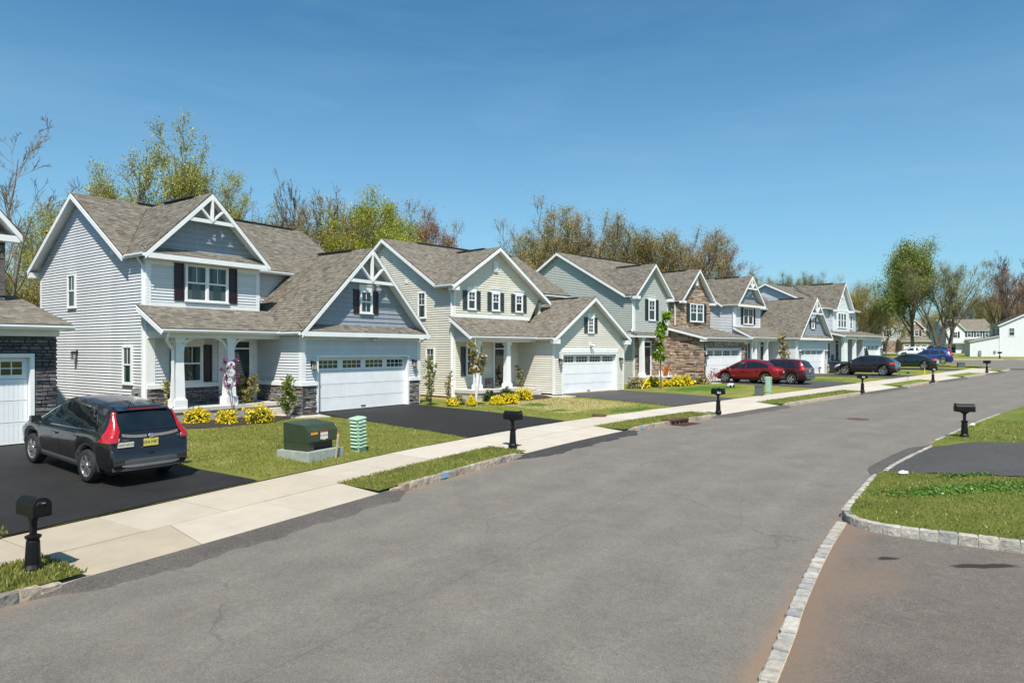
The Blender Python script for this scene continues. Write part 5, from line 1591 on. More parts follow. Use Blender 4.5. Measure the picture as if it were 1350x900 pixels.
def trees():
    T = tree
    T('bare', None, -6, 146, 42, 'leafless gray tree reaching in from the left edge of the view', 1.0, bark='twig')
    T('sparse', 'leaf_dull', 58, 232, 56, 'thin half leafed tree above the gap between the two leftmost houses', .95, bark='twig')
    T('dense', 'leaf_olive', 18, 318, 52, 'dense olive tree low in the gap left of the pale gray house', 1.25)
    T('dense', 'leaf_dull', 44, 345, 60, 'low dull green tree close against the corner of the pale gray house', 1.1)
    T('open', 'leaf_spring', 200, 136, 56, 'tallest tree of the row, dark forked trunk and sparse yellow green leaves', .78)
    T('round', 'leaf_spring', 143, 220, 58, 'small yellow green tree left of the tallest forked tree', .75)
    T('sparse', 'leaf_spring', 270, 200, 60, 'sparse leaning tree just right of the tallest forked tree', .7)
    T('bare', None, 303, 236, 66, 'small bare tree right of the tall forked tree, over the gable truss', .7, bark='twig')
    T('sparse', 'leaf_dull', 333, 258, 66, 'thin faintly green tree between two bare gray trees', .8, bark='twig')
    T('bare_fan', None, 372, 236, 66, 'bare gray fan shaped tree behind the ridge of the pale gray house', 1.26, bark='twig')
    T('bare_fan', 'leaf_brown', 406, 238, 68, 'brownish bare fan shaped tree left of the olive clump', 1.12)
    T('fan', 'leaf_olive', 438, 258, 64, 'olive budding tree with upright branches behind the first garage roof', 1.33)
    T('fan', 'leaf_brown', 468, 266, 62, 'brown olive budding tree in front of the bright yellow green one', 1.26)
    T('round', 'leaf_bright', 494, 244, 57, 'brightest yellow green tree, left of the cream house ridge', .95)
    T('round', 'leaf_red', 560, 277, 72, 'red brown leafed maple behind the ridge of the cream house', .8)
    T('fan', 'leaf_olive', 525, 285, 76, 'low olive tree between the bright tree and the red brown maple', 1.26)
    T('sparse', 'leaf_brown', 692, 290, 82, 'loose olive brown tree left of the gray green house ridge', .95)
    T('fan', 'leaf_olive', 722, 298, 88, 'olive tree behind the peak of the gray green gable wall', 1.26)
    T('fan', 'leaf_brown', 762, 271, 86, 'tall brown fan shaped tree behind the gray green roof, left of two', 1.12)
    T('bare_fan', 'leaf_olive', 802, 272, 84, 'tall thin twigged gray tree behind the gray green roof, right of two', 1.33, bark='twig')
    T('fan', 'leaf_olive', 846, 301, 84, 'olive tree above the siding gable of the gray green house', 1.26)
    T('fan', 'leaf_brown', 880, 296, 82, 'orange olive tree above the valley between two gables', 1.4)
    T('sparse', 'leaf_red', 926, 292, 84, 'open red brown tree above the stone gable', 1.05)
    T('fan', 'leaf_brown', 905, 312, 90, 'olive brown tree half hidden behind the open red brown one', 1.26)
    T('fan', 'leaf_olive', 742, 305, 92, 'shorter olive tree between the peak of the gray green gable and the tall brown tree', 1.3)
    T('fan', 'leaf_brown', 826, 306, 92, 'shorter brown tree in the gap right of the thin twigged tree', 1.3)
    T('sparse', 'leaf_olive', 672, 318, 84, 'small olive tree over the valley left of the gray green house', 1.0)
    T('sparse', 'leaf_pale', 973, 360, 150, 'small pale far tree above the second white trussed gable', .9)
    T('round', 'leaf_dull', 992, 356, 150, 'small green far tree just right of the white trussed gable peak', .55)
    for q, (px, top, lf, lb) in enumerate(((1020, 366, 'leaf_pale', 'pale budding tree above the white gable peak of the last house'), (1041, 362, 'leaf_pale', 'pale budding tree second in the far row above the last house roof'), (1060, 356, 'leaf_pale', 'tallest pale budding tree above the last house roof'), (1078, 366, 'leaf_dull', 'duller green far tree at the ridge end of the last house'))):
        T('fan', lf, px, top, 160, lb, 1.0, 'far trees above the last house')
    T('dense', 'leaf_olive', 1128, 366, 135, 'dense olive tree directly right of the last house roof', .8, 'far trees')
    T('dense', 'leaf_dull', 1150, 372, 140, 'dull green tree between the last house and the tall green tree', .85, 'far trees')
    T('dense', 'leaf_brown', 1166, 392, 150, 'brownish tree over the far gray green house', .9, 'far trees')
    T('full', 'leaf_green', 1206, 320, 124, 'tall full green tree with a straight trunk behind the parked cars', .8, 'far trees', zb=1.75)
    T('fan', 'leaf_dull', 1245, 342, 118, 'big thin leaved tree with a thick dark trunk left of the white house', 1.33, 'far trees', zb=1.7)
    T('bare_fan', 'leaf_red', 1322, 333, 175, 'bare reddish tree above the white sided house at the right', 1.26, 'far trees')
    T('sparse', 'leaf_red', 1349, 340, 165, 'reddish budding tree cut off by the right edge', .8, 'far trees')
    for px, top, Y, lf, kd, lb in ((1185, 415, 200, 'leaf_dull', 'dense', 'low green tree behind the far brick house'), (1228, 405, 195, 'leaf_olive', 'dense', 'olive tree between the two far houses, behind the trunks'), (1262, 395, 205, 'leaf_olive', 'fan', 'olive tree over the roof of the bright white house'),
                                   (1288, 388, 190, 'leaf_dull', 'fan', 'thin tree just left of the bare reddish tree'), (1305, 380, 200, 'leaf_brown', 'dense', 'brown olive tree left above the white sided house'), (1340, 388, 185, 'leaf_brown', 'dense', 'brown olive tree behind the roof at the right edge')):
        T(kd, lf, px, top, Y, lb, 1.15, 'far trees')
    # wood behind everything: nobody could count it
    rng = np.random.default_rng(4)
    C = []; segs = []
    for i in range(210):
        x = rng.uniform(-110, 330); y = 205 + rng.uniform(0, 60) - .0 * x if x > 60 else 118 + rng.uniform(0, 50) + max(0, x) * .9
        h = rng.uniform(7, 12); w = rng.uniform(2, 3.6); zb = float(gz(y))
        if abs((x / y * 900 + 675) - 1040) < 75: h *= .75
        n = 95
        u = rng.normal(size=(n, 3)); u /= np.linalg.norm(u, axis=1)[:, None]; u *= rng.uniform(.5, 1, n)[:, None] ** .5
        C.append(np.array([x, y, zb + h * .55]) + u * np.array([w, w, h * .48]))
        segs.append((Vector((x, y, zb - 1)), Vector((x, y, zb + h * .8)), .18, .05))
    me = leaf_mesh('woods', np.vstack(C), 1.0, M['leaf_olive'], rng)
    o = link('woods', me); o['kind'] = 'stuff'; o['label'] = 'distant olive woods behind all the houses'
    o2 = link('woods_trunks', seg_mesh('woods_trunks', segs, M['twig'])); o2['kind'] = 'stuff'; o2['label'] = 'trunks of the distant woods'
trees()

# ---- shrubs and young trees
def yellow_bush(loc, r, h, label, seed, leaf='leaf_yellow', n=800, size=.062, group='yellow flowering shrubs', name='flowering_shrub'):
    rng = np.random.default_rng(seed)
    u = rng.normal(size=(n, 3)); u /= np.linalg.norm(u, axis=1)[:, None]; u[:, 2] = np.abs(u[:, 2])
    lump = 1 + .24 * np.sin(u[:, 0] * 5 + seed) * np.sin(u[:, 1] * 5 + 2 * seed) + .1 * np.sin(u[:, 2] * 9 + seed)
    u *= (lump * rng.uniform(.72, 1.06, n))[:, None]
    C = u * np.array([r, r, h]) + np.array([0, 0, .04])
    t = thing(name, label, 'shrub', loc, 0, group)
    link('foliage', leaf_mesh('foliage', C, size, M[leaf], rng), t)
    C2 = u[: n // 2] * np.array([r, r, h]) * .78
    link('inner_foliage', leaf_mesh('inner_foliage', C2, size * 1.2, M['leaf_dark'], rng), t)
    st = []
    for i in range(14):
        a = rng.uniform(0, 6.28); q = rng.uniform(.3, .8)
        st.append((Vector((0, 0, -.05)), Vector((cos(a) * r * q, sin(a) * r * q, h * .75)), .012, .006))
    link('stems', seg_mesh('stems', st, M['trunk']), t)
    return t

def slim_plant(loc, H, w, n, leaf, label, seed, stems=3, size=.09, bark='trunk', group=None, name='slender_shrub', cat='shrub', trunk_r=.02, lowest=.1, crown='foliage'):
    R = random.Random(seed); rng = np.random.default_rng(seed); segs = []; pts = []
    for s in range(stems):
        p = Vector((R.uniform(-.05, .05), R.uniform(-.05, .05), -.05)); dv = Vector((R.gauss(0, .1), R.gauss(0, .1), 1)).normalized()
        L = H * R.uniform(.75, 1.0); k = 7; r = trunk_r
        for i in range(k):
            dv = (dv + Vector((R.gauss(0, .07), R.gauss(0, .07), .05))).normalized(); q = p + dv * L / k
            segs.append((p, q, r * (1 - .8 * i / k), r * (1 - .8 * (i + 1) / k)))
            if q.z > H * lowest:
                for b in range(2):
                    a = R.uniform(0, 6.28); l = w * R.uniform(.4, 1) * (1 - .5 * q.z / H); e = q + Vector((cos(a) * l, sin(a) * l, l * R.uniform(.4, 1.1)))
                    segs.append((q, e, r * .35, r * .15)); pts += [tuple(q.lerp(e, f)) for f in (.4, .7, 1)]
                pts.append(tuple(q))
            p = q
    pts = np.array(pts); C = pts[rng.integers(0, len(pts), n)] + rng.normal(size=(n, 3)) * size * .55
    t = thing(name, label, cat, loc, 0, group)
    link('stems' if name == 'slender_shrub' else 'trunk', seg_mesh('stems', segs, M[bark], .006), t)
    link(crown, leaf_mesh(crown, C, size, M[leaf], rng), t)
    return t

def at_yard(px, py):
    """point of the left yards seen at this pixel of the photograph"""
    y = 25.0
    for _ in range(300):
        x = (px - 675) / 900 * y
        y = .6 * y + .4 * (900 * (CAMZ - yard_z(x, y)) / (py - 461))
    x = (px - 675) / 900 * y
    return (x, y, yard_z(x, y))

def house_pt(k, u, v, dz=0):
    (px, py), z, a = HS[k]; a = radians(a)
    x, y = px + u * cos(a) - v * sin(a), py + u * sin(a) + v * cos(a)
    return (x, y, max(yard_z(x, y), z - .45) + dz)

def shrubs():
    hp = house_pt
    # beds of mulch
    def bed(k, pts, name='mulch_bed'):
        P = [hp(k, u, v) for u, v in pts]; c = np.mean(np.array(P), 0)
        rr = []
        n = len(P)
        C = catmull([p[:2] for p in P] + [P[0][:2]], 8)
        mb = MB(); mb.v = [(c[0], c[1], yard_z(c[0], c[1]) + .09)] + [(x, y, yard_z(x, y) + .012) for x, y in C]
        inner = [(c[0] + (x - c[0]) * .8, c[1] + (y - c[1]) * .8) for x, y in C]
        b = len(mb.v); mb.v += [(x, y, yard_z(x, y) + .07) for x, y in inner]
        m_ = len(C)
        for i in range(m_ - 1):
            mb.f.append((1 + i, 2 + i, b + i + 1, b + i)); mb.f.append((b + i, b + i + 1, 0))
        return struct(ob(name, mb, M['mulch']))
    bed(1, [(-5.3, 1.0), (-5.3, -.3), (-4, -.75), (-2.4, -.7), (-1.3, -.3), (-1.2, .6), (-2.0, 1.1)])
    bed(1, [(-.75, .7), (-.9, -.2), (-.3, -.45), (.0, -.2), (-.1, .0), (-.7, .02)])
    bed(2, [(-4.6, 1.0), (-4.6, -.1), (-3, -.7), (-1.6, -.6), (-.9, .1), (-1.0, 1.0)])
    bed(3, [(-5.4, 1.9), (-5, .7), (-2.5, .1), (-.6, -.5), (-.55, 1.8), (-2, 1.9)])
    yb = yellow_bush
    yb(at_yard(260, 559), .42, .52, 'yellow flowering shrub nearest the first porch column, leftmost of three', 1)
    yb(at_yard(299, 559), .38, .44, 'smallest of the three yellow shrubs along the gray house porch', 2)
    yb(at_yard(341, 557), .5, .6, 'largest rounded yellow shrub, beside the porch step of the gray house', 3)
    a = yb(at_yard(259 + 23, 548), .3, .35, 'low dark green shrub between the first two yellow shrubs', 4, 'leaf_dark', 500, .07, None, 'low_shrub')
    yb(at_yard(312, 548), .3, .35, 'low dark green shrub behind the smallest yellow shrub', 5, 'leaf_dark', 500, .07, None, 'low_shrub')
    for px, py, r, h, sd, lb in ((597, 535, .28, .3, 11, 'small yellow shrub at the left corner of the cream house'), (622, 535, .2, .36, 12, 'small yellow shrub at the foot of the white blossoming tree'),
                         (655, 533, .34, .34, 13, 'yellow shrub left of the two bigger ones by the cream porch'), (672, 532, .42, .42, 14, 'middle yellow shrub before the cream porch'), (690, 527, .5, .55, 15, 'biggest yellow shrub by the cream house porch step')):
        yb(at_yard(px, py), r, h, lb, sd)
    yb(at_yard(646, 529), .36, .46, 'round green shrub in front of the cream porch', 16, 'leaf_dark', 650, .08, None, 'low_shrub')
    yb(at_yard(668, 525), .36, .46, 'dark green shrub behind the middle yellow shrub of the cream house', 17, 'leaf_dark', 650, .08, None, 'low_shrub')
    yb(at_yard(606, 533), .25, .35, 'dry brown low shrub beside the small yellow one at the cream house corner', 18, 'leaf_tan', 350, .07, None, 'low_shrub')
    for px, py, r, h, sd, lb in ((849, 511, .4, .45, 21, 'yellow shrub left of the garden hose by the gray green house'), (862, 509, .5, .55, 22, 'yellow shrub between the hose and the young lime tree'), (878, 509, .35, .4, 23, 'yellow shrub under the white planter'),
                         (892, 509, .55, .6, 24, 'wide yellow shrub at the middle of the stone wall'), (904, 508, .5, .55, 25, 'yellow shrub toward the bicycle end of the stone wall')):
        yb(at_yard(px, py), r, h, lb, sd, n=500, size=.11)
    yb(at_yard(925, 506), .5, .5, 'pink and green flowering shrub under the red bicycle', 26, 'leaf_blossom', 500, .1, None, 'low_shrub')
    yb(at_yard(838, 512), .5, .7, 'brownish grassy shrub at the corner of the gray green porch', 27, 'leaf_tan', 500, .1, None, 'low_shrub')
    yb(at_yard(866, 503), .5, .7, 'dark green shrub before the gray green porch floor', 28, 'leaf_dark', 500, .1, None, 'low_shrub')
    sp = slim_plant
    sp(at_yard(229, 556), 1.75, .2, 420, 'leaf_dull', 'slender leafy shrub before the left porch column', 31)
    sp(at_yard(380, 552), 1.75, .32, 650, 'leaf_green', 'slender green shrub in front of the gray stone pier', 32, 3)
    sp(at_yard(327, 548), 1.7, .3, 750, 'leaf_olive', 'bushy upright shrub just right of the purple redbud', 33, 4)
    sp(at_yard(568, 534), 2.1, .35, 500, 'leaf_dull', 'tall slender shrub under the side window of the cream house', 34, 3)
    sp(at_yard(590, 531), 1.5, .25, 160, 'leaf_brown', 'dry reddish slender shrub near the cream house corner', 35, 4)
    sp(at_yard(686, 521), 1.7, .22, 300, 'leaf_dull', 'thin shrub behind the biggest yellow shrub of the cream house', 36, 3)
    sp(at_yard(311, 552), 2.2, .42, 420, 'leaf_purple', 'purple blossoming redbud sapling before the second porch column', 37, 2, .055, 'twig', None, 'young_tree', 'tree', .022, .42, 'crown')
    sp(at_yard(628, 535), 3.0, .42, 620, 'leaf_blossom', 'white barked sapling with pale blossoms before the cream porch', 38, 2, .12, 'white_bark', None, 'young_tree', 'tree', .05, .42, 'crown')
    sp(at_yard(872, 512), 5.0, .62, 1300, 'leaf_lime', 'young lime green tree in front of the fieldstone wall', 39, 1, .17, 'trunk', None, 'young_tree', 'tree', .05, .36, 'crown')
    sp(at_yard(1035, 500), 3.4, .5, 500, 'leaf_tan', 'young tan leaved tree behind the maroon SUV', 40, 1, .18, 'trunk', None, 'young_tree', 'tree', .05, .3, 'crown')
    t = thing('small_conifer', 'small dark conifer beside the last house garage', 'tree', hp(5, .2, -.6), 0)
    rng = np.random.default_rng(9); z = rng.uniform(.1, 1.9, 900); rr = (2 - z) * .28 * np.sqrt(rng.uniform(.2, 1, 900)); a = rng.uniform(0, 6.28, 900)
    link('crown', leaf_mesh('crown', np.stack([rr * np.cos(a), rr * np.sin(a), z], 1), .13, M['leaf_dark'], rng), t)
    mb = MB(); mb.tube([(0, 0, -.1), (0, 0, 1.8)], [.04, .01], 6); ob('trunk', mb, M['trunk'], t)
    yb(hp(5, -1.2, -.8), .35, .7, 'small yellow green shrub by the porch post of the last house', 41, 'leaf_spring', 300, .1, None, 'low_shrub')
    # walkway slabs
    def walk(k, pts, name='walkway'):
        for i in range(len(pts) - 1):
            (a0, a1), (b0, b1) = pts[i], pts[i + 1]
            mb = MB(); P = [hp(k, *a0), hp(k, *b0), hp(k, *b1), hp(k, *a1)]
            mb.hexa([(p[0], p[1], p[2] - .12) for p in P] + [(p[0], p[1], yard_z(p[0], p[1]) + .05) for p in P])
            if i == 0: root = struct(ob(name, mb, M['slab']))
            else: ob('slab', mb, M['slab'], root)
    walk(1, [((-1.75, .86), (-.95, .86)), ((-1.7, .1), (-.95, -.0)), ((-1.1, -.75), (-.6, .0 - .25)), ((-.25, -1.15), (-.12, -.3))])
    walk(2, [((-1.6, .78), (-.75, .78)), ((-1.5, .0), (-.75, -.1)), ((-.9, -.9), (-.5, -.25)), ((-.2, -1.15), (-.12, -.3))])
    walk(3, [((-1.7, .4), (-1.2, .9)), ((-.9, -.9), (-.7, -.2)), ((-.1, -1.2), (-.1, -.4))])
shrubs()

# ---- blades of grass on the near lawns
def blades(name, fn, m, density, h, label):
    """fn(rng, n) -> points (n,3)"""
    rng = np.random.default_rng(len(name) + int(density))
    P = fn(rng)
    n = len(P); a = rng.uniform(0, 6.28, n); hh = h * rng.uniform(.5, 1.4, n); w = .006 + hh * .09
    d = np.stack([np.cos(a), np.sin(a), np.zeros(n)], 1); l = rng.normal(size=(n, 2)) * .35
    tip = P + np.stack([l[:, 0] * hh, l[:, 1] * hh, hh], 1); mid = P + np.stack([l[:, 0] * hh * .3, l[:, 1] * hh * .3, hh * .6], 1)
    V = np.stack([P - d * w[:, None], P + d * w[:, None], mid + d * w[:, None] * .7, tip], 1).reshape(-1, 3)
    o = npmesh(name, V, np.arange(4 * n).reshape(n, 4), m, None, 'stuff')
    o['label'] = label
    return o
def grass():
    def strip(a, b, t0=.1, t1=1.42, dens=260, clear=None):
        def f(rng):
            n = int((b - a) * (t1 - t0) * dens)
            s = rng.uniform(a, b, n); t = rng.uniform(t0, t1, n)
            out = []
            for si, ti in zip(s, t):
                k = max(0, 1 - (si - a) / 1.0, 1 - (b - si) / 1.0)
                x, y, z = ST(si, ti, .135 + .05 * sin(pi * min(1, max(0, (ti - .12) / 1.25))) * (1 - k)); out.append((x, y, z))
            return np.array(out)
        return f
    for i, (a, b) in enumerate(STRIPS[:4]):
        blades('grass', strip(max(a, 16), b, dens=(1500, 900, 420, 180)[i]), M['blade'], 260 + i, (.06, .04, .045, .055)[i], 'short grass on the verge strip')
    def yard(s0, s1, t0, t1, dens, seed_ex):
        def f(rng):
            n = int((s1 - s0) * (t1 - t0) * dens); out = []
            for s, t in zip(rng.uniform(s0, s1, n), rng.uniform(t0, t1, n) ):
                x, y, z = yard_st(s, t)
                if not seed_ex(x, y, s, t): out.append((x, y, z))
            return np.array(out)
        return f
    def uv(k, x, y):
        (px, py), z, a = HS[k]; a = radians(a); dx, dy = x - px, y - py
        return dx * cos(a) + dy * sin(a), -dx * sin(a) + dy * cos(a)
    def ex1(x, y, s, t):
        u, v = uv(1, x, y)
        if u > -.1 and v < .1 and u < 5.6: return True
        if v > -.75 and u > -5.4: return True
        u0, v0 = uv(0, x, y)
        return u0 < 1.3 + 1.75 * min(1, max(0, -v0 / 7)) and v0 < 12
    blades('grass', yard(25.6, 34, 2.97, 11.5, 330, ex1), M['blade'], 7, .042, 'short grass on the lawn before the pale gray house')
    def ex2(x, y, s, t):
        u, v = uv(2, x, y); u1, v1 = uv(1, x, y)
        return (u > -.15 and v < .2) or v > -.6 or (u1 < 5.45)
    blades('grass', yard(38, 47, 2.97, 9.5, 60, ex2), M['blade'], 8, .06, 'thin grass on the lawn before the cream house')
    blades('grass', yard(17, 22.2, 2.97, 3.5, 500, lambda x, y, s, t: s > 21.2), M['blade'], 9, .09, 'grass at the left edge beyond the pavement')
    def ry(rng, n=22000):
        out = []
        for f, r in zip(rng.uniform(0, 5.6, n), rng.uniform(.14, 6.5, n)):
            sm = 18.06 + (1.05 - sqrt(max(0, 1.05 ** 2 - (1.05 - r) ** 2)) if r < 1.05 else 0) + .13
            s = sm + f
            if s > 23.3: continue
            x, y, z = rz_yard(s, r); out.append((x, y, z - .004))
        return np.array(out)
    blades('grass', ry, M['blade'], 10, .038, 'short grass on the right hand corner lawn')
    def clo(rng, n=5200):
        out = []
        for cx, cy, a, b, k in ((9.3, 14.0, 1.3, .3, .6), (11.1, 13.4, .9, .3, .3), (10.2, 15.3, .6, .1, .1)):
            for _ in range(int(n * k)):
                x, y = cx + rng.normal() * a * .6, cy + rng.normal() * b * .6
                s, t = KR.inv(x, y)
                if -t < .2: continue
                out.append((*rz_yard(s, -t)[:2], rz_yard(s, -t)[2] + rng.uniform(.01, .06)))
        return np.array(out)
    rng = np.random.default_rng(77); P = clo(rng)
    o = link('clover', leaf_mesh('clover', P, .04, M['clover'], rng, .5)); o['kind'] = 'stuff'; o['label'] = 'bright clover patches on the corner lawn'
    def ry2(rng, n=3000):
        out = []
        for s, r in zip(rng.uniform(29.5, 36, n), rng.uniform(.14, 7, n)): out.append(rz_yard(s, r))
        return np.array(out)
    blades('grass', ry2, M['blade'], 11, .07, 'grass around the mailbox on the right hand side')
grass()
# ---------------------------------------------------------------- vehicles
def paint(name, c, rough=.22):
    m, nt, b = nodes_of(name)
    f = nnoise(nt, 260, 2)
    nt.links.new(nramp(nt, f, [(.35, tuple(x * .82 for x in c)), (.65, tuple(min(1, x * 1.2) for x in c))]), b.inputs['Base Color'])
    b.inputs['Metallic'].default_value = .25; b.inputs['Roughness'].default_value = rough
    b.inputs['Coat Weight'].default_value = 1; b.inputs['Coat Roughness'].default_value = .03
    d = nramp(nt, nnoise(nt, 3, 4), [(.35, rough - .05), (.7, rough + .1)])
    nt.links.new(d, b.inputs['Roughness'])
    return m
M['paint_gray'] = paint('dark_gray_car_paint', (.014, .013, .015))
M['paint_red'] = paint('deep_red_car_paint', (.22, .004, .012))
M['paint_maroon'] = paint('maroon_car_paint', (.065, .006, .014))
M['paint_purple'] = paint('dark_purple_car_paint', (.022, .014, .024))
M['paint_teal'] = paint('dark_teal_car_paint', (.006, .018, .026))
M['paint_blue'] = paint('bright_blue_car_paint', (.008, .035, .22))
M['paint_white'] = paint('white_car_paint', (.72, .73, .74))
M['paint_black'] = paint('black_car_paint', (.01, .01, .011))
M['car_glass'] = glass_mat('dark_car_glass', (.007, .009, .010), .02)
M['tyre'] = plain('tyre_rubber', (.014, .014, .015), .8, .25, 12)
M['alloy'] = plain('silver_alloy', (.62, .63, .65), .25, .08, 5, metal=.9)
M['chrome'] = plain('chrome', (.75, .76, .78), .1, .04, 5, metal=1)
M['clad'] = plain('gray_plastic_cladding', (.045, .046, .05), .6, .15)
M['skid'] = plain('satin_silver_trim', (.2, .205, .22), .35, .1, metal=.4)
M['light_red'] = plain('red_tail_light', (.38, .006, .008), .12, .3, 16, coat=1)
M['light_clear'] = plain('clear_lamp', (.55, .55, .57), .1, .2, 30, coat=1)
M['plate_yellow'] = plain('yellow_number_plate', (.62, .52, .12), .5, .08)
M['plate_white'] = plain('pale_number_plate', (.6, .6, .46), .5, .08)
M['ink'] = plain('dark_ink', (.02, .02, .018), .6, .1)

def text_mesh(name, txt, size, m, parent, M4, ext=.001, align='CENTER'):
    cu = bpy.data.curves.new('t', 'FONT'); cu.body = txt; cu.size = size; cu.extrude = ext; cu.align_x = align; cu.align_y = 'CENTER'; cu.resolution_u = 2
    t = bpy.data.objects.new('t', cu); COL.objects.link(t)
    dg = bpy.context.evaluated_depsgraph_get()
    me = bpy.data.meshes.new_from_object(t.evaluated_get(dg)); bpy.data.objects.remove(t)
    me.name = name; me.materials.clear(); me.materials.append(m)
    o = link(name, me, parent); o.matrix_local = M4
    return o

CARS = {   # length profile: x, top z, belt z, half width, roof half width
 'suv': dict(ax=(-1.29, 1.33), wr=.345, W=.91, sill=.30, top=[(-2.27, .50), (-2.255, .74), (-2.19, .80), (-2.175, 1.02), (-2.11, 1.14), (-1.98, 1.32), (-1.83, 1.535), (-1.78, 1.59), (-1.2, 1.655), (-.4, 1.68), (.1, 1.655), (.42, 1.58), (.8, 1.36), (1.18, 1.13), (1.34, 1.075), (1.8, 1.01), (2.08, .92), (2.2, .80), (2.26, .62), (2.28, .45)],
             belt=[(-2.27, 1.02), (-1.9, 1.12), (-.8, 1.06), (.6, 1.0), (1.4, .97), (2.28, .75)], roof=.60, glass=((1.05, -.02), (-.10, -.93), (-1.0, -1.66)), ws=(1.2, .47), rw=(-2.115, -1.85), clad=True),
 'coupe': dict(ax=(-1.42, 1.47), wr=.36, W=.95, sill=.29, top=[(-2.36, .5), (-2.34, .8), (-2.3, .98), (-2.24, 1.1), (-2.08, 1.13), (-1.7, 1.33), (-1.2, 1.52), (-.6, 1.62), (0, 1.645), (.4, 1.59), (.9, 1.35), (1.35, 1.08), (1.5, 1.02), (2.0, .9), (2.22, .76), (2.36, .58), (2.4, .42)],
             belt=[(-2.36, .98), (-1.9, 1.06), (-.8, 1.02), (.6, .97), (1.4, .93), (2.4, .7)], roof=.60, glass=((1.15, .0), (-.07, -1.62)), ws=(1.38, .42), rw=(-1.98, -1.1), clad=False),
 'sedan': dict(ax=(-1.40, 1.42), wr=.33, W=.91, sill=.27, top=[(-2.43, .5), (-2.41, .85), (-2.36, 1.0), (-2.2, 1.07), (-1.75, 1.10), (-1.5, 1.2), (-1.05, 1.37), (-.5, 1.455), (0, 1.46), (.35, 1.41), (.8, 1.22), (1.15, 1.03), (1.35, .98), (1.9, .9), (2.2, .8), (2.38, .6), (2.42, .42)],
             belt=[(-2.43, .95), (-1.8, 1.0), (-.8, .97), (.6, .93), (1.3, .9), (2.42, .7)], roof=.56, glass=((1.0, -.02), (-.09, -1.05), (-1.1, -1.38)), ws=(1.18, .38), rw=(-1.72, -1.08), clad=False),
}
CARS['fastsuv'] = dict(CARS['suv'], W=.955, ax=(-1.42, 1.46), wr=.37, top=[(-2.33, .5), (-2.31, .8), (-2.26, .98), (-2.2, 1.1), (-2.08, 1.2), (-1.75, 1.43), (-1.55, 1.52), (-.9, 1.62), (-.2, 1.645), (.2, 1.6), (.45, 1.54), (.85, 1.33), (1.22, 1.1), (1.4, 1.06), (1.9, .98), (2.2, .86), (2.34, .65), (2.38, .45)], rw=(-2.1, -1.65), glass=((1.08, -.02), (-.1, -.98), (-1.05, -1.72)), clad=False)
CARS['pickup'] = dict(CARS['suv'], W=.96, ax=(-1.5, 1.5), wr=.41, sill=.4, top=[(-2.4, .6), (-2.38, 1.0), (-2.3, 1.2), (-2.2, 1.62), (-2.1, 1.75), (-1.0, 1.84), (0, 1.84), (.35, 1.76), (.75, 1.42), (.95, 1.25), (1.1, 1.2), (2.0, 1.14), (2.25, 1.05), (2.36, .8), (2.4, .55)], belt=[(-2.4, 1.15), (2.4, 1.05)], roof=.7, rw=(-2.28, -2.14), ws=(.95, .4), glass=((.8, .0), (-.1, -1.0), (-1.1, -1.9)), clad=False)

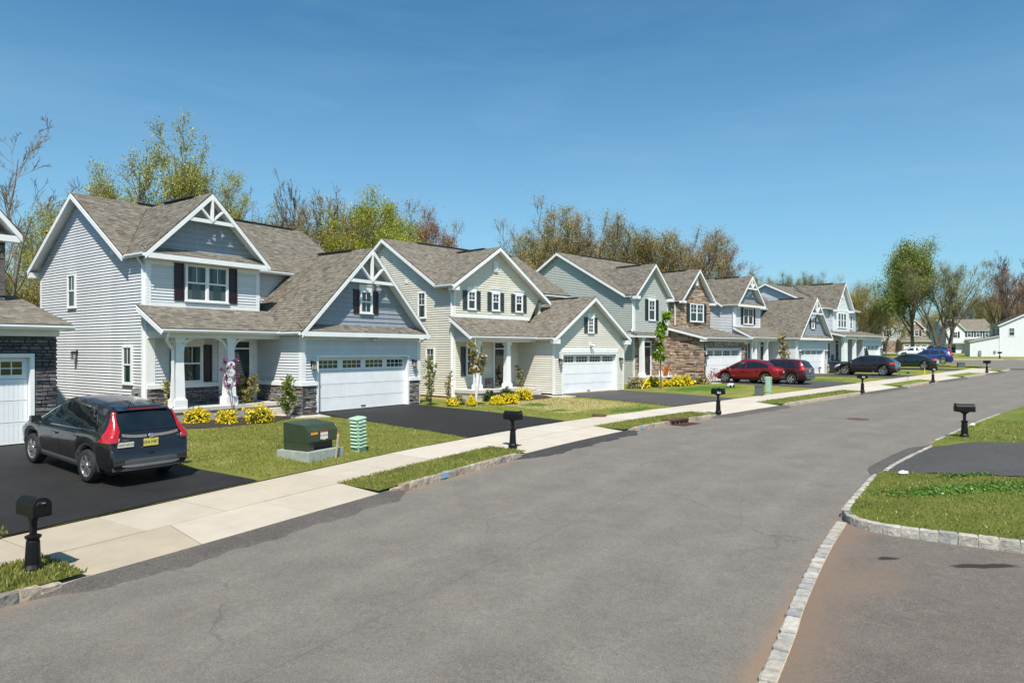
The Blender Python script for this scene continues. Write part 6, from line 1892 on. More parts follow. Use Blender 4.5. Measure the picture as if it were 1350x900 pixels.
def make_car(kind, name, label, cat, pm, loc, yaw, pitch=0, detail=1, group=None, plate=None):
    c = CARS[kind]; W = c['W']; a0, a1 = c['ax']; wr = c['wr']; Ra = wr + .07
    tx, tz = zip(*c['top']); bx_, bz = zip(*c['belt'])
    x0, x1 = tx[0], tx[-1]
    xs = sorted(set(np.round(np.concatenate([np.arange(x0, x1, .07), np.array(tx), np.linspace(a0 - Ra, a0 + Ra, 19), np.linspace(a1 - Ra, a1 + Ra, 19)]), 3)))
    xs = [x for i, x in enumerate(xs) if i == 0 or x - xs[i - 1] > .006]
    # softened top profile
    def ztop(x): return float(np.interp(x, tx, tz))
    def width(x):
        r = max(0, (-x + x0 + .75) / .75) if x < x0 + .75 else 0
        f = max(0, (x - x1 + 1.0) / 1.0) if x > x1 - 1.0 else 0
        return W * (1 - .10 * r ** 2.4 - .035 * r ** 9 - .17 * f ** 2.3 - .08 * f ** 9)
    def zbot(x):
        z = c['sill'] + .10 * max(0, (abs(x) - max(-x0, x1) + .5) / .5) ** 2
        for a in (a0, a1):
            d = x - a
            if abs(d) < Ra: z = max(z, wr + sqrt(Ra * Ra - d * d))
        return z
    def section(x):
        w = width(x); zt = ztop(x); zb = zbot(x); zl = min(float(np.interp(x, bx_, bz)), zt - .02)
        zl = max(zl, zb + .03) if zt > zb + .08 else (zt + zb) / 2
        up = max(0, min(1, (zt - zl) / .5))
        wrf = c['roof'] * up + (w * .84) * (1 - up)
        wrf = min(wrf, w * .9)
        zm = zb + (zl - zb) * .55
        P = [(0, zb + .0), (w * .9, zb), (w * .965, zb + (zm - zb) * .35), (w * .995, zm), (w * 1.0, zm + (zl - zm) * .45), (w * .975, zl - .02 * up - .005), (w * .945, zl)]
        for f in (.33, .66): P.append((w * .945 + (wrf - w * .945) * (f ** 1.25), zl + (zt - .055 * up - zl) * f))
        P += [(wrf, zt - .055 * up - .004), (wrf * .9, zt - .02 * up), (wrf * .5, zt + .008 * up), (0, zt + .018 * up + .004)]
        return P
    secs = [section(x) for x in xs]
    body = MB(); n = len(secs[0])
    rings = []
    for x, P in zip(xs, secs):
        rings.append([(x, y, z) for y, z in P] + [(x, -y, z) for y, z in P[-2:0:-1]])
    body.ring(rings)
    root = thing(name, label, cat, loc, 0, group)
    root.rotation_euler = (0, -pitch, yaw)
    bo = ob('body', body, pm, root, True)
    def interp_sec(x):
        i = int(np.clip(np.searchsorted(xs, x), 1, len(xs) - 1)); t = (x - xs[i - 1]) / (xs[i] - xs[i - 1])
        return [(a[0] + (b[0] - a[0]) * t, a[1] + (b[1] - a[1]) * t) for a, b in zip(secs[i - 1], secs[i])]
    def sy(x, z):
        P = interp_sec(x)[1:10]
        for p, q in zip(P[:-1], P[1:]):
            if p[1] <= z <= q[1] and q[1] > p[1]: return p[0] + (q[0] - p[0]) * (z - p[1]) / (q[1] - p[1])
        return P[-1][0] if z > P[-1][1] else P[0][0]
    def tzz(x, y):
        P = interp_sec(x)[9:]
        for p, q in zip(P[:-1], P[1:]):
            if q[0] <= abs(y) <= p[0]: return p[1] + (q[1] - p[1]) * (p[0] - abs(y)) / max(1e-6, p[0] - q[0])
        return P[0][1]
    def xr(z):      # rear surface position at height z
        k = [i for i in range(len(tx)) if tx[i] < -.3]
        return float(np.interp(z, [tz[i] for i in k], [tx[i] for i in k]))
    # under body and wheels
    ub = MB(); ub.box(x0 + .25, x1 - .3, -W * .8, W * .8, .24, .62); ob('underbody', ub, M['tyre'], root)
    tw = .225
    for ax in (a0, a1):
        for sg in (1, -1):
            ty = MB(); yc = sg * (W - tw / 2 - .015)
            prof = [(wr * .66, -tw / 2 + .015), (wr * .93, -tw / 2), (wr * .985, -tw / 2 + .025), (wr, -tw / 4), (wr, tw / 4), (wr * .985, tw / 2 - .025), (wr * .93, tw / 2), (wr * .66, tw / 2 - .015)]
            ns = 26
            ty.ring([[(ax + r * cos(2 * pi * k / ns), yc + o, wr + r * sin(2 * pi * k / ns)) for k in range(ns)] for r, o in prof], cap=False)
            wo = ob('wheel', ty, M['tyre'], root, True)
            rm = MB(); yo = yc + sg * (tw / 2 - .03); R1 = wr * .67
            rm.ring([[(ax + r * cos(2 * pi * k / 20), yo + sg * o, wr + r * sin(2 * pi * k / 20)) for k in range(20)] for r, o in ((R1, -.06), (R1, .018), (R1 * .93, .012), (R1 * .9, -.05))], cap=False)
            ph = rnd.uniform(0, 6)
            for k in range(10):
                a = ph + 2 * pi * (k // 2) / 5 + (.17 if k % 2 else -.17); tw_ = .10
                d = Vector((cos(a), 0, sin(a))); e = Vector((-sin(a + tw_), 0, cos(a + tw_)))
                d2 = Vector((cos(a + .12), 0, sin(a + .12)))
                cc = Vector((ax, yo, wr)); o1 = Vector((0, sg * .006, 0)); o2 = Vector((0, -sg * .03, 0))
                q = [cc + d * .05 - e * .022, cc + d * .05 + e * .022, cc + d2 * R1 * .93 + e * .028, cc + d2 * R1 * .93 - e * .028]
                rm.hexa([tuple(p + o2) for p in q] + [tuple(p + o1) for p in q])
            rm.ring([[(ax + r * cos(2 * pi * k / 12), yo + sg * o, wr + r * sin(2 * pi * k / 12)) for k in range(12)] for r, o in ((.065, -.03), (.06, .014))])
            ob('rim', rm, M['alloy'], wo)
            dk = MB(); dk.ring([[(ax + r * cos(2 * pi * k / 16), yo - sg * (.045 + .002 * i), wr + r * sin(2 * pi * k / 16)) for k in range(16)] for i, r in enumerate((R1 * .92, R1 * .9))]); ob('brake_disc', dk, M['tyre'], wo)
    # glass
    def strip(name, cols, m, off, parent=root, smooth=True):
        """cols: list of columns of points"""
        mb = MB(); k = len(cols[0])
        for col in cols: mb.v += col
        for i in range(len(cols) - 1):
            for j in range(k - 1): mb.f.append((i * k + j, (i + 1) * k + j, (i + 1) * k + j + 1, i * k + j + 1))
        return ob(name, mb, m, parent, smooth)
    belt = lambda x: float(np.interp(x, bx_, bz))
    for sg in (1, -1):
        for gi, (g1, g0) in enumerate(c['glass']):
            cols = []
            for x in np.linspace(g0, g1, 13):
                lo = belt(x) + .035; hi = ztop(x) - .125
                if gi == len(c['glass']) - 1 and len(c['glass']) > 2: hi = min(hi, lo + .03 + (x - g0) / (g1 - g0) * .6)
                hi = max(hi, lo + .004)
                cols.append([(x, sg * (sy(x, z) + .007), z) for z in np.linspace(lo, hi, 4)])
            strip('side_window', cols, M['car_glass'], 0)
            if detail > 1:
                tops = [max(ztop(x) - .125 if not (gi == 2) else min(ztop(x) - .125, belt(x) + .065 + (x - g0) / (g1 - g0) * .6), belt(x) + .04) for x in np.linspace(g0, g1, 13)]
                strip('window_trim', [[(x, sg * (sy(x, z) + .010), z), (x, sg * (sy(x, z + .022) + .010), z + .022)] for x, z in zip(np.linspace(g0, g1, 13), tops)], M['chrome'], 0)
            if detail:
                strip('window_trim', [[(x, sg * (sy(x, z) + .009), z) for z in (belt(x) + .012, belt(x) + .036)] for x in np.linspace(g0 - .05, g1 + .03, 10)], M['chrome' if detail > 1 else 'black'], 0)
        if detail:
            for x in ((.98, -.06, -.97) if kind != 'sedan' else (1.0, -.05, -1.1)):
                zz = np.linspace(max(zbot(x) + .06, .42), belt(x), 6)
                strip('door_seam', [[(x + d, sg * (sy(x, z) + .0025), z) for z in zz] for d in (-.006, .006)], M['black'], 0)
            for x in (.12, -.86):
                mb = MB(); z = belt(x) - .14; y = sy(x, z)
                mb.box(x - .1, x + .1, min(sg * y, sg * (y + .035)), max(sg * y, sg * (y + .035)), z - .018, z + .018); ob('door_handle', mb, pm, root)
        mb = MB(); x = c['ws'][0] - .18; z = belt(x) + .09; y = sy(x, z - .03)
        mb.ring([[(x + .06 * sx + .02 * e, sg * (y + .02 + e * .2), z + .075 * sz) for sx, sz in ((-1, -.8), (1, -.8), (1, .6), (.3, 1), (-1, .9))] for e in (0, .45, 1)]); ob('wing_mirror', mb, pm, root)
    ws0, ws1 = c['ws']
    def topglass(name, xa, xb, inset, dx):
        cols = []
        for x in np.linspace(xa, xb, 9):
            wv = interp_sec(x)[9][0] - inset
            cols.append([(x + dx, y, tzz(x, y) + .008) for y in np.linspace(-wv, wv, 9)])
        strip(name, cols, M['car_glass'], 0)
    topglass('windscreen', ws0, ws1, .035, .006)
    topglass('rear_window', c['rw'][0], c['rw'][1], .05, -.008)
    # lamps
    zA, zB = (.93, 1.52) if kind == 'suv' else ((.86, 1.02) if kind == 'sedan' else (.9, 1.06))
    if kind == 'pickup': zA, zB = .95, 1.3
    for sg in (1, -1):
        cols = []
        for z in np.linspace(zA, zB, 9):
            f = (z - zA) / (zB - zA); X = xr(z) - .004; w_ = .30 * (1 - f) ** 2.6 + .06 if kind == 'suv' else .34
            i_ = .13 * (1 - f) ** 2 + .04 if kind == 'suv' else .3
            ye = sy(min(X + .02, -1.0), z)
            xf = X + w_
            cols.append([(xf, sg * (sy(xf, z) + .014), z), (X + w_ * .6, sg * (sy(X + w_ * .6, z) + .024), z), (X + w_ * .25, sg * (max(sy(X + w_ * .25, z), ye) + .026), z), (X - .004, sg * (ye + .014), z), (X - .026, sg * (ye - .03), z), (X - .026, sg * (ye - i_), z)])
        strip('tail_light', cols, M['light_red'], 0)
        if kind == 'suv':
            cols = [[(xr(z) - .02, sg * (sy(xr(z) + .02, z) - .04), z), (xr(z) - .022, sg * (sy(xr(z) + .02, z) - .17), z)] for z in np.linspace(.93, 1.02, 3)]
            strip('reversing_lamp', cols, M['light_clear'], 0)
        cols = []
        for x in np.linspace(x1 - .55, x1 - .14, 6):
            zt = ztop(x)
            cols.append([(x, sg * (sy(x, z) + .01), z) for z in (zt - .2, zt - .14, zt - .07)])
        strip('headlight', cols, M['light_clear'], 0)
    if c['clad']:
        for sg in (1, -1):
            for a in (a0, a1):
                cols = []
                for t in np.linspace(-.15, pi + .15, 18):
                    p = []
                    for r, o in ((Ra - .01, .0), (Ra, .016), (Ra + .055, .014), (Ra + .065, .003)):
                        x, z = a + r * cos(t), wr + r * sin(t)
                        p.append((x, sg * (sy(x, max(z, .31)) + o), max(z, .27)))
                    cols.append(p)
                strip('wheel_arch_trim', cols, M['clad'], 0)
            strip('sill_trim', [[(x, sg * (sy(x, .36) + o), z) for z, o in ((.26, -.02), (.33, .018), (.42, .012), (.425, .002))] for x in np.linspace(a0 + Ra + .02, a1 - Ra - .02, 8)], M['clad'], 0)
        def rear(z, y, d=.012): return (x0 - d + (.0 if z < .74 else (xr(z) - x0)) + .28 * (abs(y) / W) ** 4 * .6, y, z)
        ys = np.linspace(-W * .86, W * .86, 13)
        strip('bumper_cladding', [[rear(z, y, .004 + .02 * (z < .56)) for z in (.34, .44, .55, .57)] for y in ys], M['clad'], 0)
        strip('skid_plate', [[rear(z, y, .036) for z in (.405 + .1 * max(0, abs(y) / (W * .86) - .55), .44 + .06 * max(0, abs(y) / (W * .86) - .55), .465)] for y in np.linspace(-W * .74, W * .74, 13)], M['skid'], 0)
        strip('chrome_bar', [[(xr(1.05) - .034 + .02 * (abs(y) / W) ** 2, y, z + .05 * (abs(y) / .6) ** 3) for z in (1.0, 1.03, 1.06)] for y in np.linspace(-.6, .6, 11)], M['chrome'], 0)
        mb = MB(); mb.ring([[(xr(1.03) - .05 - .012 * i, .075 * cos(2 * pi * k / 14) * r, 1.03 + .055 * sin(2 * pi * k / 14) * r) for k in range(14)] for i, r in enumerate((1, .8))]); ob('badge', mb, M['chrome'], root)
        for sg in (1, -1):
            mb = MB(); xx = x0 - .012 + .28 * .86 ** 4 * .6; mb.box(xx - .005, xx + .03, min(sg * .6, sg * .76), max(sg * .6, sg * .76), .585, .63); ob('reflector', mb, M['light_red'], root)
        mb = MB(); mb.box(xr(.7) - .02, xr(.7) + .02, -.06, .06, .66, .70); ob('tow_cover', mb, M['black'], root)
    else:
        strip('bumper_cladding', [[(x0 - .014 + .17 * (abs(y) / W) ** 4, y, z) for z in (.36, .46, .56)] for y in np.linspace(-W * .8, W * .8, 11)], M['clad'], 0)
    # plates
    if plate:
        zc = .89 if kind == 'suv' else .82
        X = (xr(zc) - .03) if kind == 'suv' else x0 - .03
        if kind == 'coupe': X = xr(.88) - .03
        mb = MB(); mb.box(X - .008, X + .012, -.155, .155, zc - .078, zc + .078); po = ob('number_plate', mb, M['plate_yellow'], root)
        R4 = Matrix.Translation((X - .0095, 0, zc)) @ Matrix(((0, 0, -1), (-1, 0, 0), (0, 1, 0))).to_4x4()
        text_mesh('plate_text', plate, .095, M['ink'], po, R4)
        if detail > 1:
            yy, z2 = .52, .875; X2 = xr(z2) - .022
            mb = MB(); mb.box(X2 - .006, X2 + .02, yy - .16, yy + .16, z2 - .05, z2 + .05); p2 = ob('bumper_sticker', mb, M['plate_white'], root)
            text_mesh('sticker_text', 'NCM 20153', .062, M['ink'], p2, Matrix.Translation((X2 - .0075, yy, z2)) @ Matrix(((0, 0, -1), (-1, 0, 0), (0, 1, 0))).to_4x4())
            text_mesh('badge_text', 'CR-V', .06, M['chrome'], root, Matrix.Translation((xr(.97) - .03, .53, .965)) @ Matrix(((0, 0, -1), (-1, 0, 0), (0, 1, 0))).to_4x4(), .003)
            text_mesh('badge_text', 'AWD', .045, M['chrome'], root, Matrix.Translation((xr(.98) - .03, -.62, .985)) @ Matrix(((0, 0, -1), (-1, 0, 0), (0, 1, 0))).to_4x4(), .003)
            mb = MB(); mb.tube([(-1.72, .25, 1.6), (-1.86, .25, 1.78)], [.012, .004], 6); ob('antenna', mb, M['black'], root)
            mb = MB(); mb.beam((-2.11, -.1, 1.155), (-2.07, .32, 1.2), .02, .015); ob('rear_wiper', mb, M['black'], root)
            mb = MB(); mb.box(-1.875, -1.86, -.32, .32, 1.565, 1.585); ob('brake_light', mb, M['light_red'], root)
            strip('roof_spoiler', [[(x, y, ztop(max(x, -1.8)) + .012 - (.03 if x < -1.85 else 0)) for x in (-1.9, -1.86, -1.7, -1.55)] for y in np.linspace(-.56, .56, 9)], pm, 0)
    return root

def park(kind, name, label, cat, pm, rl, yaw_deg, zslope=True, **k):
    """rl: pixel of the left rear wheel's contact point"""
    x, y, z = at_yard(*rl); c = CARS[kind]; yaw = radians(yaw_deg)
    f = np.array([cos(yaw), sin(yaw)]); l = np.array([-sin(yaw), cos(yaw)])
    C = np.array([x, y]) - c['ax'][0] * f - (c['W'] - .13) * l
    pf = C + c['ax'][1] * f; pr = C + c['ax'][0] * f
    zf, zr = yard_z(*pf), yard_z(*pr)
    p = atan2(zf - zr, c['ax'][1] - c['ax'][0])
    zc = zr + (zf - zr) * (-c['ax'][0]) / (c['ax'][1] - c['ax'][0]) + .022
    return make_car(kind, name, label, cat, pm, (C[0], C[1], zc), yaw, p, **k)
def cars():
    g = None
    park('suv', 'parked_suv', 'dark gray SUV nearest the camera, parked on the black driveway at left', 'car', M['paint_gray'], (119, 636), 146, detail=2, plate='V54 HKT')
    park('coupe', 'parked_car', 'bright red sloping-roofed car in front of the fieldstone garage', 'car', M['paint_red'], (1009, 506.5), 135, plate='S21 NKE')
    park('suv', 'parked_suv', 'maroon SUV half hidden behind the red car', 'car', M['paint_maroon'], (1043, 506.8), 135, plate='D82 LRG')
    park('fastsuv', 'parked_suv', 'very dark purple SUV on the driveway of the small white-trussed gray house', 'car', M['paint_purple'], (1164, 495.8), 137)
    park('sedan', 'parked_car', 'dark teal sedan parked before the bright blue car', 'car', M['paint_teal'], (1218, 487.6), 140)
    make_car('suv', 'parked_suv', 'bright blue SUV behind the dark teal sedan', 'car', M['paint_blue'], (46.6, 76.3, float(gz(76)) + .3), radians(150))
    make_car('coupe', 'parked_car', 'white car left of the dark teal sedan, before the far brick house', 'car', M['paint_white'], (63.5, 108, float(gz(108)) + .25), radians(160))
    make_car('pickup', 'parked_pickup', 'black boxy car right of the white car by the tall tree trunk', 'car', M['paint_black'], (70, 113.5, float(gz(113)) + .3), radians(165))
    make_car('suv', 'parked_suv', 'dark car in front of the white house garage', 'car', M['paint_black'], (109.5, 154, float(gz(154)) + .1), radians(75))
cars()

# ---------------------------------------------------------------- street furniture and small things
M['cast_black'] = plain('black_cast_aluminium', (.005, .005, .0054), .5, .25, 14, spec=.3)
M['box_green'] = plain('dark_green_cabinet_paint', (.034, .052, .029), .42, .15, 5)
M['ped_green'] = plain('pale_green_plastic', (.34, .50, .36), .5, .1, 6)
M['gray_green'] = plain('gray_green_plastic', (.075, .10, .09), .6, .15)
M['pad'] = plain('greenish_concrete_pad', (.30, .33, .30), .9, .2, 9, bump=.2)
M['rust'] = plain('rusty_iron', (.10, .045, .028), .85, .4, 14, bump=.4)
M['iron'] = plain('dark_iron', (.07, .06, .052), .75, .3, 14)
M['label_white'] = plain('label_white', (.75, .75, .74), .5, .04)
M['label_red'] = plain('label_red', (.45, .02, .02), .5, .05)
M['label_orange'] = plain('label_orange', (.75, .3, .01), .5, .05)
M['label_yellow'] = plain('label_yellow', (.7, .55, .05), .5, .05)
M['number'] = plain('pale_number_sticker', (.5, .5, .48), .5, .15, 60)
M['stake'] = plain('gray_wood_stake', (.3, .26, .2), .85, .2, 12)
M['plastic_dark'] = plain('dark_blue_gray_bin', (.02, .028, .038), .5, .15)
M['plastic_green'] = plain('green_bin', (.006, .085, .05), .5, .15)
M['plastic_white'] = plain('white_plastic', (.72, .72, .72), .4, .05)
M['paint_mark'] = plain('blue_marking_paint', (.16, .32, .50), .85, .2, 30)
M['terracotta'] = plain('orange_flower_pot', (.45, .13, .03), .7, .2)
M['paper'] = plain('white_paper_scrap', (.8, .8, .8), .8, .05)

def mailbox(loc, yaw, label, number=None, flag=False, tilt=0):
    """+x of the box is the door end"""
    t = thing('mailbox', label, 'mailbox', loc, yaw, 'black mailboxes along the kerb')
    t.rotation_euler = (tilt, 0, yaw)
    p = MB(); p.lathe([(.13, -.06), (.13, .05), (.115, .075), (.1, .10), (.085, .42), (.075, .45), (.1, .47), (.105, .5), (.07, .515)], 12)
    p.ring([[(sx * .035, sy * .035, z) for sx, sy in ((-1, -1), (1, -1), (1, 1), (-1, 1))] for z in (.5, .72)])
    p.ring([[(sx * a + o, sy * .04, z) for sx, sy in ((-1, -1), (1, -1), (1, 1), (-1, 1))] for a, o, z in ((.035, 0, .70), (.06, 0, .745), (.13, .01, .78), (.16, .01, .795))])
    ob('post', p, M['cast_black'], t)
    b = MB(); n = 11
    prof = [(-.115, .795), (.115, .795), (.115, .93)] + [(.115 * cos(a), .93 + .115 * sin(a)) for a in np.linspace(0.15, pi - .15, n)] + [(-.115, .93)]
    b.ring([[(x, y * k, .795 + (z - .795) * k) for y, z in prof] for x, k in ((-.27, .98), (-.265, 1), (.25, 1), (.255, .99))])
    bo = ob('box', b, M['cast_black'], t)
    d = MB()
    d.ring([[(x, y * k, .795 + .01 + (z - .795) * k) for y, z in prof] for x, k in ((.252, 1.05), (.268, 1.05), (.272, 1.0))])
    d.ring([[(x, y * k, .82 + (z - .795) * k) for y, z in prof] for x, k in ((.272, .8), (.278, .78))])
    ob('door', d, M['cast_black'], bo)
    h = MB(); h.box(.275, .3, -.025, .025, .985, 1.0); ob('handle', h, M['alloy'], bo)
    if number:
        q = MB(); q.box(-.18, .02, -.119, -.1165, .845, .9) if number == 'strip' else q.box(.02, .18, -.1185, -.1165, .83, .92)
        ob('number_sticker', q, M['number'], bo)
        if number != 'strip':
            text_mesh('number_text', number, .07, M['ink'], bo, Matrix.Translation((.10, -.1192, .875)) @ Matrix.Rotation(radians(90), 4, 'X'))
    if flag:
        f = MB(); f.box(.12, .16, -.13, -.12, .9, 1.07); f.box(.06, .16, -.131, -.121, 1.03, 1.08); ob('flag', f, M['cast_black'], bo)
    return t

def small_things():
    def road_pt(px, py, dz):
        y = 20.0
        for _ in range(300):
            x = (px - 675) / 900 * y; y = .6 * y + .4 * (900 * (CAMZ - float(gz(y)) - dz) / (py - 461))
        x = (px - 675) / 900 * y
        return (x, y, float(gz(y)) + dz)
    yw = lambda p: KL.head(KL.inv(p[0], p[1])[0]) - pi / 2
    for (px, py), lb, num, fl in (((43, 752), 'black mailbox at the lower left corner, nearest the camera', None, False), ((676, 588.5), 'black mailbox on the grass verge before the cream house', None, False),
                              ((947, 544), 'black mailbox with a pale number patch, left of the red car', '7', True), ((1137, 516.5), 'black mailbox below the dark purple SUV', '9', False),
                              ((1230, 503), 'black mailbox below the dark teal sedan', '11', False), ((1301, 490.5), 'farthest kerbside mailbox on the left pavement, near the bend', None, False)):
        p = road_pt(px, py, .16); mailbox(p, yw(p) + rnd.uniform(-.06, .06), lb, num, fl, rnd.uniform(-.02, .02))
    p = (14.35, 21.65); s, r = KR.inv(*p); z = rz_yard(s, -r)[2]
    mailbox((p[0], p[1], z), KR.head(s) + pi / 2 + .55, 'lone black mailbox on the right hand side of the road', 'strip', False)
    for px, py, lb in ((1318, 473, 'small far mailbox on the lawn of the white sided house'), (1253.5, 476, 'small dark far mailbox behind the bright blue car')):
        Y = 103 if px > 1300 else 88; X = (px - 675) / 900 * Y
        mailbox((X, Y, float(gz(Y)) + .14), 2.4, lb)
    # green transformer cabinet on its pad
    a = at_yard(362, 604); b = at_yard(400, 614); c = at_yard(438, 602)
    hd = KL.head(27.8)
    cx, cy = (a[0] + c[0]) / 2 + .1, (a[1] + c[1]) / 2 + .25
    t = thing('transformer_cabinet', 'dark green utility cabinet with warning labels on a pale pad', 'utility cabinet', (cx, cy, yard_z(cx, cy)), hd + .08)
    mb = MB(); mb.box(-.62, .62, -.58, .58, -.1, .2); ob('concrete_pad', mb, M['pad'], t)
    mb = MB()
    prof = [(-.46, .42), (-.46, .70), (-.32, .86), (.44, .92), (.44, .42)]
    mb.ring([[(x, y, z) for y, z in prof] for x in (-.52, .52)]); body = ob('cabinet', mb, M['box_green'], t)
    mb = MB(); mb.box(-.50, .50, -.30, .42, .2, .42); ob('cabinet_base', mb, M['black'], t)
    mb = MB(); mb.box(-.515, -.30, -.42, .43, .2, .42); ob('cabinet_side', mb, M['box_green'], t)
    mb = MB(); mb.box(-.53, .53, -.467, -.462, .415, .435); mb.box(-.015, .015, -.466, -.461, .44, .69); ob('cabinet_seam', mb, M['black'], body)
    mb = MB(); mb.box(-.1, .16, -.4665, -.4625, .48, .69); lab = ob('warning_label', mb, M['label_white'], body)
    mb = MB(); mb.box(-.1, .16, -.468, -.4668, .655, .695); mb.box(-.1, .16, -.468, -.4668, .563, .585); ob('label_band', mb, M['label_red'], lab)
    for z in (.625, .525):
        for k in range(3): 
            mb = MB(); mb.box(-.08 + k * .08, -.035 + k * .08, -.4675, -.4667, z - .018, z + .018); ob('label_print', mb, M['number'], lab)
    mb = MB(); mb.box(-.44, -.2, -.4665, -.4625, .62, .68); ob('orange_label', mb, M['label_orange'], body)
    mb = MB(); mb.box(.0, .07, -.4665, -.4625, .40 + .05, .475); ob('yellow_label', mb, M['label_yellow'], body)
    st = thing('wooden_stake', 'thin gray stake leaning in front of the green cabinet', 'stake', (cx + .28 * cos(hd) + .66 * sin(hd), cy + .28 * sin(hd) - .66 * cos(hd), yard_z(cx, cy) - .02), hd)
    mb = MB(); mb.beam((0, 0, -.05), (.12, .03, .62), .05, .02); ob('shaft', mb, M['stake'], st); mb = MB(); mb.beam((.105, .026, .53), (.115, .029, .585), .054, .024); ob('orange_tip', mb, M['label_orange'], st)
    # louvred cable pedestals
    def pedestal(loc, yaw, lb, tilt=(0, 0)):
        t = thing('cable_pedestal', lb, 'cable pedestal', loc, yaw, 'pale green cable pedestals'); t.rotation_euler = (tilt[0], tilt[1], yaw)
        mb = MB(); mb.box(-.16, .16, -.13, .13, -.1, .90); ob('housing', mb, M['ped_green'], t)
        mb = MB(); mb.ring([[(sx * a, sy * b_, z) for sx, sy in ((-1, -1), (1, -1), (1, 1), (-1, 1))] for a, b_, z in ((.19, .16, .9), (.19, .16, .93), (.15, .12, .96))]); ob('cap', mb, M['ped_green'], t)
        for i in range(8):
            z = .14 + i * .098
            for s_, (y0, y1) in ((-1, (-.185, -.131)),):
                mb = MB(); mb.hexa([(-.15, y0, z), (-.012, y0, z), (-.012, -.131, z - .0), (-.15, -.131, z), (-.15, y0 + .01, z + .012), (-.012, y0 + .01, z + .012), (-.012, -.131, z + .05), (-.15, -.131, z + .05)]); ob('louvre', mb, M['ped_green'], t)
                mb = MB(); mb.hexa([(.012, y0, z), (.15, y0, z), (.15, -.131, z), (.012, -.131, z), (.012, y0 + .01, z + .012), (.15, y0 + .01, z + .012), (.15, -.131, z + .05), (.012, -.131, z + .05)]); ob('louvre', mb, M['ped_green'], t)
            for x0_, x1_ in ((-.2, -.161),):
                mb = MB(); mb.hexa([(x0_, -.12, z), (x1_, -.12, z), (x1_, .12, z), (x0_, .12, z), (x0_ + .01, -.12, z + .012), (x1_, -.12, z + .05), (x1_, .12, z + .05), (x0_ + .01, .12, z + .012)]); ob('louvre', mb, M['ped_green'], t)
        return t
    p = at_yard(473, 594); pedestal(p, KL.head(30) + .1, 'leaning pale green louvred pedestal right of the green cabinet', (.04, -.10))
    p = at_yard(1013, 519); pedestal(p, KL.head(56) + .25, 'pale green louvred pedestal in front of the red car', (0, .02))
    p = at_yard(1001, 521); t = thing('utility_box', 'small gray green box left of the pedestal before the red car', 'utility box', p, KL.head(55) + .3)
    mb = MB(); mb.box(-.26, .26, -.2, .2, -.05, .5); mb.box(-.28, .28, -.22, .22, .5, .55); ob('housing', mb, M['gray_green'], t); mb = MB(); mb.box(-.2, .2, -.21, -.202, .1, .42); ob('door_panel', mb, M['gray_green'], t)
    p = at_yard(1267, 484); t = thing('utility_box', 'small gray box on the lawn by the bend of the pavement', 'utility box', p, 1.2); mb = MB(); mb.box(-.3, .3, -.3, .3, -.05, .45); mb.box(-.32, .32, -.32, .32, .45, .5); ob('housing', mb, M['gray_green'], t)
    # covers in lawn and road
    p = at_yard(790, 548); t = thing('valve_cover', 'brown round utility cover in the dry lawn before the cream house', 'utility cover', p); mb = MB(); mb.lathe([(.3, -.05), (.3, .045), (.27, .06), (.22, .065)], 20); ob('rim', mb, M['rust'], t); mb = MB(); mb.lathe([(.215, .04), (.215, .067), (.1, .072)], 18); ob('lid', mb, M['iron'], t)
    x, y = road_pt(1131, 552.5, .04)[:2]
    t = thing('manhole', 'round iron manhole cover in the middle of the road', 'manhole cover', (x, y, float(gz(y)) + .05)); mb = MB(); mb.lathe([(.42, -.03), (.42, .006), (.39, .008)], 28); ob('frame', mb, M['iron'], t); mb = MB(); mb.lathe([(.375, -.02), (.375, .009), (.2, .010)], 24); ob('cover', mb, M['rust'], t)
    # storm drain in the kerb
    s0 = KL.inv(*road_pt(905, 556, .1)[:2])[0]; x, y = KL.at(s0, 0); hd = KL.head(s0)
    t = thing('storm_drain', 'rusty storm drain inlet in the kerb beyond the second apron', 'storm drain', (x, y, float(gz(y))), hd)
    mb = MB(); mb.box(-.62, .62, -.03, .35, .13, .19); mb.box(-.66, -.62, -.03, .35, -.02, .19); mb.box(.62, .66, -.03, .35, -.02, .19); mb.box(-.62, .62, .1, .14, -.02, .13); ob('curb_box', mb, M['rust'], t)
    for k in range(4): mb = MB(); mb.box(-.58 + k * .3, -.33 + k * .3, -.036, -.028, .02, .125); ob('opening', mb, M['black'], t)
    mb = MB(); mb.box(-.6, .6, -.62, -.06, .0, .012); gr = ob('grate', mb, M['black'], t)
    for k in range(13): mb = MB(); mb.box(-.6 + k * .095, -.565 + k * .095, -.62, -.06, .012, .03); ob('grate_bar', mb, M['rust'], gr)
    # paint mark on the kerb
    s1 = KL.inv(*road_pt(583, 627, .08)[:2])[0]; x, y = KL.at(s1, -.022); t = tag(link('paint_mark', mesh_of('paint_mark', (lambda m_: (m_.box(-.13, .13, -.004, .0, .03, .145), m_)[1])(MB()), M['paint_mark'])), 'blue paint mark on the near kerb face', 'paint mark'); t.location = (x, y, float(gz(y)) + .01); t.rotation_euler = (0, 0, KL.head(s1))
    s1 = KL.inv(*road_pt(866, 566, .08)[:2])[0]; x, y = KL.at(s1, -.022); o = t.copy(); COL.objects.link(o); o.location = (x, y, float(gz(y)) + .01); o.rotation_euler = (0, 0, KL.head(s1)); o['label'] = 'pale blue paint mark on the kerb left of the storm drain'
